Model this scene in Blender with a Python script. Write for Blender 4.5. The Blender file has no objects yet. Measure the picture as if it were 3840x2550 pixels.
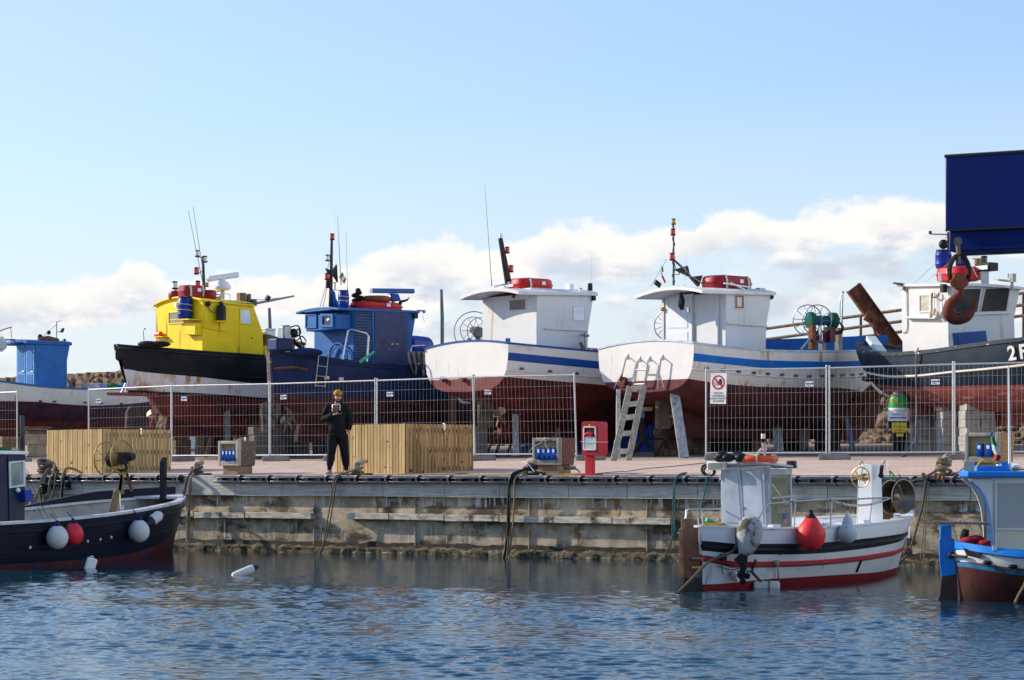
import bpy, bmesh, math, random
import numpy as np
from math import sin, cos, pi, radians, atan, atan2, sqrt
from mathutils import Vector as V, Matrix, noise
random.seed(11)
SC = bpy.context.scene
COL = SC.collection
# camera constants of the photograph: focal length and horizon in photo pixels; z = 0 is eye level
FO, HZ, CX = 8950.0, 1762.0, 1920.0
ZW = -1.79                                   # water level
MQ = 0.63; TH = atan(MQ)
TQ = V((cos(TH), -sin(TH), 0)); NQ = V((sin(TH), cos(TH), 0))   # along / inland of the quay
def P(px, py, d): return V(((px-CX)/FO*d, d, (HZ-py)/FO*d))
def dq(px, off=0.0): return (48.8+off/cos(TH))/(1+MQ*(px-CX)/FO)      # depth of the quay line, off metres inland
def dfence(px): return dq(px, 8.9)
def inland(x, y): return x*NQ.x+(y-48.8)*NQ.y
def zg(x, y):
    n = inland(x, y)
    return -0.125+0.04*min(max(n, 0), 22)+0.005*max(n-22, 0)

# ---------------------------------------------------------------- materials
MATS = {}
def _n(nt, t, **kw):
    n = nt.nodes.new(t)
    for k, v in kw.items(): setattr(n, k, v)
    return n
def M(name, rgb=(.5,.5,.5), rough=.5, metal=0.0, var=.15, vs=4.0, stretch=(1,1,1), bump=0.0, bs=40.0,
      wear=None, streak=None, planks=None, spec=.22, island=0.0, grime=None, coat=0.0, emit=None, speck=None):
    if name in MATS: return MATS[name]
    m = bpy.data.materials.new(name); m.use_nodes = True
    nt = m.node_tree; L = nt.links; b = nt.nodes['Principled BSDF']
    b.inputs['Roughness'].default_value = rough; b.inputs['Metallic'].default_value = metal
    b.inputs['Specular IOR Level'].default_value = .5 if rough < .31 or metal > .3 else spec
    if coat: b.inputs['Coat Weight'].default_value = coat; b.inputs['Coat Roughness'].default_value = .15
    tc = _n(nt, 'ShaderNodeTexCoord'); mp = _n(nt, 'ShaderNodeMapping'); mp.inputs['Scale'].default_value = stretch
    L.new(tc.outputs['Object'], mp.inputs[0])
    def noise_(scale, detail=6, rough_=.6, src=None):
        n = _n(nt, 'ShaderNodeTexNoise'); n.inputs['Scale'].default_value = scale; n.inputs['Detail'].default_value = detail
        n.inputs['Roughness'].default_value = rough_; L.new((src or mp).outputs[0], n.inputs['Vector']); return n
    def ramp(src, a, c):
        r = _n(nt, 'ShaderNodeMapRange'); r.inputs[1].default_value = a; r.inputs[2].default_value = c
        r.interpolation_type = 'SMOOTHSTEP'; L.new(src, r.inputs[0]); return r.outputs[0]
    def mix(fac, A, B, mode='MIX'):
        x = _n(nt, 'ShaderNodeMix', data_type='RGBA', blend_type=mode)
        for i, val in ((0, fac), (6, A), (7, B)):
            if hasattr(val, 'links'): L.new(val, x.inputs[i])
            else: x.inputs[i].default_value = (val if i == 0 else (*val, 1) if len(val) == 3 else val)
        return x.outputs[2]
    n1 = noise_(vs)
    lo = tuple(max(0, c*(1-var)) for c in rgb); hi = tuple(min(1, c*(1+var)) for c in rgb)
    col = mix(ramp(n1.outputs[0], .3, .7), lo, hi)
    if island:
        g = _n(nt, 'ShaderNodeNewGeometry'); r = _n(nt, 'ShaderNodeMapRange')
        r.inputs[3].default_value = 1-island; r.inputs[4].default_value = 1+island
        L.new(g.outputs['Random Per Island'], r.inputs[0])
        cb = _n(nt, 'ShaderNodeCombineXYZ')
        for i in range(3): L.new(r.outputs[0], cb.inputs[i])
        x = _n(nt, 'ShaderNodeMix', data_type='RGBA', blend_type='MULTIPLY'); x.inputs[0].default_value = 1
        L.new(col, x.inputs[6]); L.new(cb.outputs[0], x.inputs[7]); col = x.outputs[2]
    if speck:
        for (c, sc, a, w) in speck:
            vn = noise_(sc, 2, .5, tc); col = mix(ramp(vn.outputs[0], a, a+w), col, c)
    if grime:                                   # broad stains with a shape of their own
        c, sc, a, w = grime[:4]
        st = _n(nt, 'ShaderNodeMapping'); st.inputs['Scale'].default_value = grime[4] if len(grime) > 4 else (1,1,1)
        L.new(tc.outputs['Object'], st.inputs[0])
        gn = noise_(sc, 8, .65, st); col = mix(ramp(gn.outputs[0], a, a+w), col, c)
    if streak:                                  # thin run-down streaks
        for (c, sc, a, w) in (streak if isinstance(streak, list) else [streak]):
            st = _n(nt, 'ShaderNodeMapping'); st.inputs['Scale'].default_value = (1, 1, .09)
            L.new(tc.outputs['Object'], st.inputs[0])
            gn = noise_(sc, 5, .6, st); g2 = noise_(1.3, 3, .5, tc)
            mu = _n(nt, 'ShaderNodeMath', operation='MULTIPLY')
            L.new(ramp(gn.outputs[0], a, a+w), mu.inputs[0]); L.new(ramp(g2.outputs[0], .45, .6), mu.inputs[1])
            col = mix(mu.outputs[0], col, c)
    if wear:
        c, sc, a = wear[:3]
        st = _n(nt, 'ShaderNodeMapping'); st.inputs['Scale'].default_value = wear[3] if len(wear) > 3 else (1,1,1)
        L.new(tc.outputs['Object'], st.inputs[0])
        wn = noise_(sc, 10, .7, st); col = mix(ramp(wn.outputs[0], a, a+.03), col, c)
    L.new(col, b.inputs['Base Color'])
    if emit: b.inputs['Emission Color'].default_value = (*rgb, 1); b.inputs['Emission Strength'].default_value = emit
    h = None
    if planks:                                  # horizontal plank seams: (spacing m, strength)
        sx = _n(nt, 'ShaderNodeSeparateXYZ'); L.new(tc.outputs['Object'], sx.inputs[0])
        wb = noise_(1.2, 2, .5, tc)
        a1 = _n(nt, 'ShaderNodeMath', operation='MULTIPLY_ADD'); a1.inputs[1].default_value = .05
        L.new(wb.outputs[0], a1.inputs[0]); L.new(sx.outputs[planks[2] if len(planks) > 2 else 2], a1.inputs[2])
        d1 = _n(nt, 'ShaderNodeMath', operation='DIVIDE'); d1.inputs[1].default_value = planks[0]; L.new(a1.outputs[0], d1.inputs[0])
        f1 = _n(nt, 'ShaderNodeMath', operation='FRACT'); L.new(d1.outputs[0], f1.inputs[0])
        h = ramp(f1.outputs[0], 0, .14)
    if bump or planks:
        bn = noise_(bs, 5, .6, tc); hh = bn.outputs[0]
        bp = _n(nt, 'ShaderNodeBump'); bp.inputs['Strength'].default_value = max(bump, .25); bp.inputs['Distance'].default_value = .02
        if h is not None:
            ad = _n(nt, 'ShaderNodeMath', operation='MULTIPLY_ADD'); ad.inputs[1].default_value = planks[1]*2
            L.new(h, ad.inputs[0])
            sm = _n(nt, 'ShaderNodeMath', operation='MULTIPLY'); sm.inputs[1].default_value = bump; L.new(hh, sm.inputs[0])
            L.new(sm.outputs[0], ad.inputs[2]); hh = ad.outputs[0]
        L.new(hh, bp.inputs['Height']); L.new(bp.outputs[0], b.inputs['Normal'])
    MATS[name] = m
    return m
def glass(name, tint=(.8,.9,.9), alpha=.25, rough=.03):
    if name in MATS: return MATS[name]
    m = bpy.data.materials.new(name); m.use_nodes = True; nt = m.node_tree; L = nt.links
    b = nt.nodes['Principled BSDF']; b.inputs['Base Color'].default_value = (*tint, 1); b.inputs['Roughness'].default_value = rough
    tr = _n(nt, 'ShaderNodeBsdfTransparent'); tr.inputs[0].default_value = (*tint, 1)
    mx = _n(nt, 'ShaderNodeMixShader'); mx.inputs[0].default_value = alpha
    L.new(tr.outputs[0], mx.inputs[1]); L.new(b.outputs[0], mx.inputs[2])
    L.new(mx.outputs[0], nt.nodes['Material Output'].inputs[0]); MATS[name] = m; return m

# ---------------------------------------------------------------- frames and objects
class Fr:
    def __init__(s, X, Y, rz=0.0, zb=None):
        s.o = V((X, Y, 0)); s.rz = rz; s.c = cos(rz); s.s = sin(rz); s.zb = zg(X, Y) if zb is None else zb
    def loc(s, w):
        x, y = w.x-s.o.x, w.y-s.o.y
        return V((x*s.c+y*s.s, -x*s.s+y*s.c, w.z))
    def world(s, p): return V((s.o.x+p[0]*s.c-p[1]*s.s, s.o.y+p[0]*s.s+p[1]*s.c, p[2]))
    def d(s, px, py, d): return s.loc(P(px, py, d))
    def _ray(s, px, py):
        a = s.loc(V((0,0,0))); b = s.loc(P(px, py, 1.0)); return a, b-a
    def ry(s, px, py, y): a, r = s._ray(px, py); return a+r*((y-a.y)/r.y)
    def rx(s, px, py, x): a, r = s._ray(px, py); return a+r*((x-a.x)/r.x)
def frp(px, d, rz=0.0, zb=None): p = P(px, 0, d); return Fr(p.x, p.y, rz, zb)
ZB = {}
def thing(name, label, cat, fr, group=None):
    o = bpy.data.objects.new(name, None); COL.objects.link(o); o.empty_display_size = .3
    o.location = (fr.o.x, fr.o.y, fr.zb); o.rotation_euler = (0, 0, fr.rz); ZB[o] = fr.zb
    return tag(o, label, cat, group)
def tag(o, label=None, cat=None, group=None, kind=None):
    if label: o['label'] = label
    if cat: o['category'] = cat
    if group: o['group'] = group
    if kind: o['kind'] = kind
    return o
def kids(o): return [c for c in bpy.data.objects if c.parent == o]
def dup(root, fr, label, group=None):
    r = root.copy(); COL.objects.link(r); r.location = (fr.o.x, fr.o.y, fr.zb); r.rotation_euler = (0, 0, fr.rz); r['label'] = label
    if group: r['group'] = group
    for ch in kids(root):
        c = ch.copy(); COL.objects.link(c); c.parent = r
        for g in kids(ch):
            d = g.copy(); COL.objects.link(d); d.parent = c
    return r
class MB:
    def __init__(s): s.v = []; s.f = []; s.m = []
    def add(s, vs, fs, mi=0):
        o = len(s.v); s.v += [V(v) for v in vs]
        for f in fs: s.f.append([i+o for i in f]); s.m.append(mi)
        return s
    def box(s, c, size, R=None, mi=0, top=1.0):
        x, y, z = size[0]/2, size[1]/2, size[2]/2; vs = []
        for sz in (-1, 1):
            k = top if sz > 0 else 1.0
            for (sx, sy) in ((-1,-1), (1,-1), (1,1), (-1,1)):
                p = V((sx*x*k, sy*y*k, sz*z)); vs.append((R @ p if R else p)+V(c))
        return s.hexa(vs, mi)
    def hexa(s, vs, mi=0):
        return s.add(vs, [(3,2,1,0), (4,5,6,7), (0,1,5,4), (1,2,6,5), (2,3,7,6), (3,0,4,7)], mi)
    def bb(s, a, b, mi=0):
        a, b = V(a), V(b); return s.box((a+b)/2, [abs(b[i]-a[i]) for i in range(3)], None, mi)
    def beam(s, a, b, w, h, mi=0, up=V((0,0,1))):
        a, b = V(a), V(b); x = (b-a).normalized()
        if abs(x.dot(up)) > .98: up = V((0,1,0))
        y = up.cross(x).normalized(); z = x.cross(y)
        R = Matrix((x, y, z)).transposed()
        return s.box((a+b)/2, ((b-a).length, w, h), R, mi)
    def loft(s, rings, closed=True, cap=True, mi=0):
        n = len(rings[0]); o = len(s.v); fs = []
        for i in range(len(rings)-1):
            for j in range(n if closed else n-1):
                k = (j+1) % n; fs.append((i*n+j, i*n+k, (i+1)*n+k, (i+1)*n+j))
        if cap and closed:
            fs.append(tuple(reversed(range(n)))); fs.append(tuple(range((len(rings)-1)*n, len(rings)*n)))
        return s.add([p for r in rings for p in r], fs, mi)
    def tube(s, pts, r, n=6, mi=0, closed=False):
        pts = [V(p) for p in pts]; K = len(pts); rs = r if isinstance(r, (list, tuple)) else [r]*K
        rings = []; prev = None
        for i in range(K):
            if closed: t = (pts[(i+1) % K]-pts[i-1])
            else: t = pts[min(i+1, K-1)]-pts[max(i-1, 0)]
            if t.length < 1e-9: t = V((0,0,1))
            t.normalize()
            if prev is None:
                a = V((0,0,1)) if abs(t.z) < .9 else V((1,0,0)); u = t.cross(a).normalized()
            else:
                u = prev-t*prev.dot(t)
                u = u.normalized() if u.length > 1e-6 else t.orthogonal().normalized()
            w = t.cross(u); prev = u
            rings.append([pts[i]+(u*cos(2*pi*j/n)+w*sin(2*pi*j/n))*rs[i] for j in range(n)])
        if closed: rings.append(rings[0]); return s.loft(rings, True, False, mi)
        return s.loft(rings, True, True, mi)
    def lathe(s, prof, c=(0,0,0), axis=V((0,0,1)), n=16, mi=0):
        c = V(c); ax = V(axis).normalized(); a = V((1,0,0)) if abs(ax.x) < .9 else V((0,1,0))
        u = ax.cross(a).normalized(); w = ax.cross(u)
        return s.loft([[c+ax*z+(u*cos(2*pi*j/n)+w*sin(2*pi*j/n))*max(r, 1e-4) for j in range(n)] for (r, z) in prof], True, True, mi)
    def ball(s, c, r, n=12, mi=0, axis=V((0,0,1))):
        r = r if isinstance(r, (tuple, list)) else (r, r)
        return s.lathe([(r[0]*sin(pi*i/8), -r[1]*cos(pi*i/8)) for i in range(9)], c, axis, n, mi)
    def ring(s, c, R, r, axis, n=24, m=6, mi=0):
        c = V(c); ax = V(axis).normalized(); u = ax.orthogonal().normalized(); w = ax.cross(u)
        return s.tube([c+(u*cos(2*pi*i/n)+w*sin(2*pi*i/n))*R for i in range(n)], r, m, mi, True)
    def prism(s, pts, off, mi=0):             # polygon of points extruded by vector off
        pts = [V(p) for p in pts]; off = V(off); n = len(pts)
        return s.add(pts+[p+off for p in pts], [tuple(reversed(range(n))), tuple(range(n, 2*n))]+[(i, (i+1) % n, n+(i+1) % n, n+i) for i in range(n)], mi)
    def mesh(s, name, fix=True, ang=35):
        me = bpy.data.meshes.new(name); me.from_pydata([tuple(v) for v in s.v], [], s.f)
        me.polygons.foreach_set('material_index', s.m)
        if fix:
            bm = bmesh.new(); bm.from_mesh(me); bmesh.ops.recalc_face_normals(bm, faces=bm.faces[:]); bm.to_mesh(me); bm.free()
        me.polygons.foreach_set('use_smooth', [True]*len(me.polygons)); me.set_sharp_from_angle(angle=radians(ang))
        return me
    def build(s, name, mats, parent=None, fr=None, bev=0.0, fix=True, ang=35):
        zb = ZB[parent] if parent is not None else fr.zb
        for v in s.v: v.z -= zb
        me = s.mesh(name, fix, ang)
        for m in (mats if isinstance(mats, (list, tuple)) else [mats]): me.materials.append(m)
        o = bpy.data.objects.new(name, me); COL.objects.link(o)
        if parent is not None: o.parent = parent
        else: o.location = (fr.o.x, fr.o.y, fr.zb); o.rotation_euler = (0, 0, fr.rz)
        ZB[o] = zb
        if bev:
            md = o.modifiers.new('Bevel', 'BEVEL'); md.width = bev; md.segments = 2; md.limit_method = 'ANGLE'; md.angle_limit = radians(40)
        return o
def text(body, size, M4, mat, name, parent, ext=.002, align='CENTER', bold=0.0):
    cu = bpy.data.curves.new('t', 'FONT'); cu.body = body; cu.size = size; cu.extrude = ext; cu.align_x = align; cu.align_y = 'CENTER'; cu.offset = bold
    ob = bpy.data.objects.new('t', cu); COL.objects.link(ob)
    dg = bpy.context.evaluated_depsgraph_get(); me = bpy.data.meshes.new_from_object(ob.evaluated_get(dg)); bpy.data.objects.remove(ob); bpy.data.curves.remove(cu)
    Z = Matrix.Translation((0, 0, -ZB[parent])); me.transform(Z @ M4); me.materials.clear(); me.materials.append(mat); me.name = name
    o = bpy.data.objects.new(name, me); COL.objects.link(o); o.parent = parent; ZB[o] = ZB[parent]
    return o
def basis(o, x, y):                           # matrix with local x, y axes at origin o
    x = V(x).normalized(); z = x.cross(V(y)).normalized(); y = z.cross(x)
    m = Matrix((x, y, z)).transposed().to_4x4(); m.translation = V(o); return m
def curve(lst):                               # smooth interpolation through (t, value) pairs
    xs = np.array([a for a, _ in lst], float); ys = np.array([b for _, b in lst], float)
    n = len(xs); sl = np.diff(ys)/np.diff(xs); t = np.zeros(n); t[0] = sl[0]; t[-1] = sl[-1]
    for i in range(1, n-1): t[i] = 0 if sl[i-1]*sl[i] <= 0 else 2*sl[i-1]*sl[i]/(sl[i-1]+sl[i])
    def f(x):
        x = min(max(x, xs[0]), xs[-1]); i = min(max(int(np.searchsorted(xs, x)-1), 0), n-2); h = xs[i+1]-xs[i]; q = (x-xs[i])/h
        return float((2*q**3-3*q*q+1)*ys[i]+(q**3-2*q*q+q)*h*t[i]+(-2*q**3+3*q*q)*ys[i+1]+(q**3-q*q)*h*t[i+1])
    return f
def sag(a, b, drop, n=10):
    a, b = V(a), V(b); return [a.lerp(b, i/n)-V((0,0,drop*4*(i/n)*(1-i/n))) for i in range(n+1)]
def spline(pts, k=6):                         # Catmull-Rom through points
    pts = [V(p) for p in pts]; q = [pts[0]*2-pts[1]]+pts+[pts[-1]*2-pts[-2]]; out = []
    for i in range(1, len(q)-2):
        for j in range(k):
            t = j/k; a, b, c, d = q[i-1:i+3]
            out.append(.5*((2*b)+(c-a)*t+(2*a-5*b+4*c-d)*t*t+(3*b-a-3*c+d)*t**3))
    return out+[pts[-1]]
def pxs(fr, lst, d): return [fr.d(a, b, d if not callable(d) else d(a)) for a, b in lst]
# ================================================================ camera, light, sky
cam = bpy.data.cameras.new('camera'); cam_o = bpy.data.objects.new('camera', cam); COL.objects.link(cam_o)
cam_o.rotation_euler = (pi/2, 0, 0); cam.sensor_width = 36; cam.lens = FO/3840*36; cam.shift_y = (HZ-1275)/3840
cam.clip_start = .5; cam.clip_end = 4000
cam.dof.use_dof = True; cam.dof.focus_distance = 56; cam.dof.aperture_fstop = 9
SC.camera = cam_o
SC.render.resolution_x = 1024; SC.render.resolution_y = 680
SC.view_settings.view_transform = 'Standard'; SC.view_settings.look = 'None'; SC.view_settings.exposure = .68; SC.view_settings.gamma = 1
SC.cycles.max_bounces = 6; SC.cycles.transparent_max_bounces = 12
SUN_EL = radians(25); LD = V((1, -.33, 0)).normalized()*cos(SUN_EL)+V((0, 0, -sin(SUN_EL)))
sl = bpy.data.lights.new('sun', 'SUN'); sl.energy = 3.4; sl.angle = radians(.5); sl.color = (1, .90, .76)
so = bpy.data.objects.new('sun', sl); COL.objects.link(so); so.rotation_euler = LD.to_track_quat('-Z', 'Y').to_euler()
W = bpy.data.worlds.new('World'); SC.world = W; W.use_nodes = True
nt = W.node_tree; L = nt.links; bg = nt.nodes['Background']; bg.inputs['Strength'].default_value = .13
sky = _n(nt, 'ShaderNodeTexSky', sky_type='NISHITA'); sky.sun_disc = False; sky.sun_elevation = SUN_EL
sky.sun_rotation = atan2(-LD.x, -LD.y); sky.air_density = 1.0; sky.dust_density = .7; sky.ozone_density = 1.6
tc = _n(nt, 'ShaderNodeTexCoord'); sx = _n(nt, 'ShaderNodeSeparateXYZ'); L.new(tc.outputs['Generated'], sx.inputs[0])
def mth(op, a, b=None, c=None, clamp=False):
    n = _n(nt, 'ShaderNodeMath', operation=op); n.use_clamp = clamp
    for i, v in enumerate((a, b, c)):
        if v is None: continue
        if hasattr(v, 'links'): L.new(v, n.inputs[i])
        else: n.inputs[i].default_value = v
    return n.outputs[0]
def sstep(v, a, b):
    r = _n(nt, 'ShaderNodeMapRange', interpolation_type='SMOOTHSTEP'); r.inputs[1].default_value = a; r.inputs[2].default_value = b
    L.new(v, r.inputs[0]); return r.outputs[0]
az = mth('ARCTAN2', sx.outputs[0], sx.outputs[1]); el = mth('ARCSINE', sx.outputs[2])
u = mth('MULTIPLY_ADD', az, 1/.429, .5, True)
# height of the cloud bank's top edge along the horizon (elevation in radians)
fc = _n(nt, 'ShaderNodeFloatCurve'); L.new(u, fc.inputs[1]); cm = fc.mapping; cp = cm.curves[0]
top = [(0,1060),(200,1050),(420,1030),(500,985),(580,985),(640,1035),(1000,1030),(1150,1040),(1320,985),(1480,915),(1650,895),(1900,915),(1990,900),(2060,845),(2180,830),(2360,850),(2560,830),(2700,790),(2800,785),(2960,815),(3040,775),(3250,750),(3420,745),(3550,765),(3840,770)]
pts = [((px)/3840, (HZ-py)/FO*5) for px, py in top]
cp.points[0].location = pts[0]; cp.points[1].location = pts[-1]
for a, b in pts[1:-1]: cp.points.new(a, b)
cm.update()
vb = mth('ADD', mth('DIVIDE', fc.outputs[0], 5), mth('MULTIPLY', mth('MULTIPLY', sstep(az, .45, 1.0), sstep(az, 2.7, 2.2)), .6))   # taller unseen clouds added right of the view to light the shaded sides
cv = _n(nt, 'ShaderNodeCombineXYZ'); L.new(az, cv.inputs[0]); L.new(mth('MULTIPLY', el, 1.5), cv.inputs[1])
def cn(scale, detail, rough, off=(0,0,0), st=(1,1,1)):
    mp = _n(nt, 'ShaderNodeMapping'); mp.inputs[1].default_value = off; mp.inputs[3].default_value = st; L.new(cv.outputs[0], mp.inputs[0])
    n = _n(nt, 'ShaderNodeTexNoise'); n.inputs['Scale'].default_value = scale; n.inputs['Detail'].default_value = detail; n.inputs['Roughness'].default_value = rough
    L.new(mp.outputs[0], n.inputs[0]); return n.outputs[0]
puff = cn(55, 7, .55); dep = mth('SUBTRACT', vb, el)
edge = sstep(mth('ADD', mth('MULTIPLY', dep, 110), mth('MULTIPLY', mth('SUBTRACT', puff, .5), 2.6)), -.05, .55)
hole = cn(20, 6, .5, (3.1,.4,0), (1,1.7,1))
body = sstep(mth('ADD', hole, mth('MULTIPLY', sstep(dep, .026, .0), .42)), .44, .62)
mask = mth('MULTIPLY', edge, body)
sh1 = cn(30, 7, .6, (.006,.010,0), (1,1.4,1))
sh = mth('MULTIPLY', sstep(sh1, .40, .60), sstep(dep, .003, .022))
cc = _n(nt, 'ShaderNodeMix', data_type='RGBA'); L.new(sh, cc.inputs[0]); cc.inputs[6].default_value = (4.95, 4.82, 4.65, 1); cc.inputs[7].default_value = (3.1, 3.4, 3.85, 1)
hz = _n(nt, 'ShaderNodeMix', data_type='RGBA'); L.new(mth('MAXIMUM', mth('MULTIPLY', sstep(el, .24, .0), .80), mth('MULTIPLY', sstep(el, .46, .2), mth('MULTIPLY_ADD', u, -.18, .34))), hz.inputs[0]); hz.inputs[7].default_value = (4.0, 4.1, 4.35, 1)
sb = _n(nt, 'ShaderNodeMix', data_type='RGBA', blend_type='MULTIPLY'); sb.inputs[0].default_value = 1; sb.inputs[7].default_value = (.68, .84, 1.03, 1)
L.new(sky.outputs[0], sb.inputs[6]); L.new(sb.outputs[2], hz.inputs[6])
fm = _n(nt, 'ShaderNodeMix', data_type='RGBA'); L.new(mask, fm.inputs[0]); L.new(hz.outputs[2], fm.inputs[6]); L.new(cc.outputs[2], fm.inputs[7])
fr_ = _n(nt, 'ShaderNodeVectorMath', operation='MULTIPLY')    # unseen sky on the right brightened and warmed, added fill for the shaded sides
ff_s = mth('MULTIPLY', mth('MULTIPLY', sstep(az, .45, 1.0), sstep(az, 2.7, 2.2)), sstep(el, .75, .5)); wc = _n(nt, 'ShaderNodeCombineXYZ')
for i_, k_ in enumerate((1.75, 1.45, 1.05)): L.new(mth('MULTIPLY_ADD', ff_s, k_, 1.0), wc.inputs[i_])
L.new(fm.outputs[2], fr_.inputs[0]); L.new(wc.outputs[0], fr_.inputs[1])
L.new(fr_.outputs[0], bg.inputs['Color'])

# ================================================================ water
rng = np.random.default_rng(4)
us = np.concatenate([-np.array([12, 4, 1.5, .8, .5, .38, .3]), np.linspace(-.26, .26, 400), np.array([.3, .38, .5, .8, 1.5, 4, 12])])
ys = np.concatenate([[1, 3, 5.5, 9, 13, 16], 18*np.exp(np.arange(0, 760)*.00154), [64, 75]])
U, Y = np.meshgrid(us, ys); X = U*Y; Z = np.zeros_like(X)
for i in range(70):
    lam = .10*math.exp(rng.random()*1.35); th = rng.normal(-.05, .45); k = 2*pi/lam
    kx, ky = k*cos(th+pi/2), k*sin(th+pi/2)
    Z += .0019*lam**.5*np.sin(kx*X+ky*Y+rng.random()*6.28+.6*np.sin(.7*X+.4*Y+i))
Q = X*NQ.x+(Y-48.8)*NQ.y                                    # calmer towards the quay
gust = .75+.35*np.sin(.55*X+.9*Y)*np.sin(.31*X-.23*Y+1)
Z *= (np.clip((-Q-6.5)/9, 0, 1)*1.08+.12)*gust
nr, nc = X.shape
vv = np.stack([X, Y, Z], -1).reshape(-1, 3); ii = np.arange(nr*nc).reshape(nr, nc)
ff = np.stack([ii[:-1,:-1], ii[:-1,1:], ii[1:,1:], ii[1:,:-1]], -1).reshape(-1, 4)
me = bpy.data.meshes.new('water'); me.from_pydata(vv.tolist(), [], ff.tolist()); me.polygons.foreach_set('use_smooth', [True]*len(me.polygons))
wo = bpy.data.objects.new('water', me); COL.objects.link(wo); wo.location = (0, 0, ZW); tag(wo, kind='structure')
wm = bpy.data.materials.new('sea_water'); wm.use_nodes = True; wnt = wm.node_tree; b = wnt.nodes['Principled BSDF']
b.inputs['Base Color'].default_value = (.004, .038, .062, 1); b.inputs['Roughness'].default_value = .06; b.inputs['IOR'].default_value = 1.33
tcw = _n(wnt, 'ShaderNodeTexCoord'); mpw = _n(wnt, 'ShaderNodeMapping'); mpw.inputs[3].default_value = (1, 1.6, 1)
wn = _n(wnt, 'ShaderNodeTexNoise'); wn.inputs['Scale'].default_value = 14; wn.inputs['Detail'].default_value = 4
wb = _n(wnt, 'ShaderNodeBump'); wb.inputs['Strength'].default_value = .07; wb.inputs['Distance'].default_value = .03
wnt.links.new(tcw.outputs['Object'], mpw.inputs[0]); wnt.links.new(mpw.outputs[0], wn.inputs[0]); wnt.links.new(wn.outputs[0], wb.inputs['Height']); wnt.links.new(wb.outputs[0], b.inputs['Normal'])
me.materials.append(wm)

# ================================================================ quay
FQ = Fr(0, 48.8, -TH, 0.0)
def qx(px, y=0.0): return FQ.ry(px, HZ, y).x            # along-quay position seen at photo column px
CONC = M('stained_concrete', (.43,.345,.235), .9, var=.35, vs=2.5, bump=.7, bs=14, grime=((.085,.066,.045), 1.7, .475, .14, (.55,1,1.1)),
         streak=[((.11,.085,.06), 9, .55, .12), ((.56,.53,.48), 9, .54, .08)], wear=((.24,.135,.06), 2.2, .60, (1,1,.4)))
GRAN = M('granite_coping', (.60,.55,.48), .85, var=.1, vs=5, bump=.25, bs=70, speck=[((.20,.19,.18), 90, .52, .12)], grime=((.20,.165,.12), 1.1, .56, .2, (1,1,.7)),
         streak=((.2,.14,.09), 5, .62, .1))
GTOP = M('granite_edge_strip', (.68,.57,.45), .85, var=.12, vs=5, bump=.2, bs=60)
TIM = M('weathered_timber', (.46,.41,.33), .85, var=.35, vs=3, stretch=(1,6,6), bump=.5, bs=30, island=.25, grime=((.06,.05,.04), 1.8, .52, .12))
RUB = M('black_rubber', (.03,.034,.05), .34, var=.3, vs=6, bump=.2, bs=20, coat=.3, spec=.5)
qw = thing('quay_wall', 'stained concrete quay wall with granite coping and barnacled foot above the harbour water', 'quay wall', FQ)
m = MB(); x = -40.0
while x < 34:
    w = 1.25+.5*random.random(); m.box((x+w/2, .25+.004*random.random(), -.345+.006*random.random()), (w-.012, .5, .44)); x += w
m.build('coping', [GRAN], qw, bev=.008)
m = MB(); x0 = -40.0
nx, nz = 420, 12
m.add([V((-40+74*i/nx, .12+.012*noise.fractal(V((i*.9, 0, j*.5)), 1, 2, 3)+(.03 if j > 9 else 0), -.565-1.05*(1-j/nz))) for j in range(nz+1) for i in range(nx+1)],
      [(j*(nx+1)+i, j*(nx+1)+i+1, (j+1)*(nx+1)+i+1, (j+1)*(nx+1)+i) for j in range(nz) for i in range(nx)])
for px in (690, 1168, 1548, 1975, 2418, 2880, 3290): m.box((qx(px), .10, -1.09), (.02, .05, 1.04))
m.build('concrete_face', CONC, qw, fix=False)
BARN = M('barnacle_crust', (.13,.105,.065), .95, var=.5, vs=9, bump=1.0, bs=26, grime=((.03,.028,.02), 7, .50, .1, (1,1,.6)), speck=[((.42,.37,.24), 9, .62, .06)])
m = MB(); nx, nz = 900, 10
def bz(i, j):
    x = -30+58*i/nx; z = -1.62-.30*j/nz
    q = noise.fractal(V((x*4, 0, z*5)), .8, 2, 4)
    return V((x, .10-.10*min(j, 2)/2-.03*j/nz-.055*q, z+.025*noise.noise(V((x*7, 3, j)))))
m.add([bz(i, j) for j in range(nz+1) for i in range(nx+1)], [(j*(nx+1)+i, (j+1)*(nx+1)+i, (j+1)*(nx+1)+i+1, j*(nx+1)+i+1) for j in range(nz) for i in range(nx)])
m.build('barnacle_ledge', BARN, qw, fix=False)
m = MB(); n_ = 600
m.loft([[V((-30+58*i/n_, .082, -1.66)), V((-30+58*i/n_, .082, -1.545+.05*noise.fractal(V((i*.21, 3, 0)), 1, 2, 4)))] for i in range(n_+1)], False, False)
m.build('tide_band', M('wet_dark_algae', (.035,.030,.020), .6, var=.5, vs=8, bump=.5), qw, fix=False)
m = MB(); m.bb((-40, .09, -3.2), (34, .6, -1.86)); m.build('wall_footing', CONC, qw)
for (a, c, dz) in [(560,730,0),(731,922,-.02),(924,1172,-.01),(1306,1463,0),(1464,1670,-.005),(1671,1876,-.015),(1877,2079,-.02),(2080,2300,-.025),(2301,2520,-.03),(2690,3000,-.03),(3010,3300,-.035)]:
    m = MB(); m.box(((qx(a)+qx(c))/2, .035, -.985+dz), (qx(c)-qx(a)-.01, .17, .135), Matrix.Rotation(random.uniform(-.006, .006), 3, 'Y')); m.build('timber_rail', TIM, qw, bev=.012)
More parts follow.
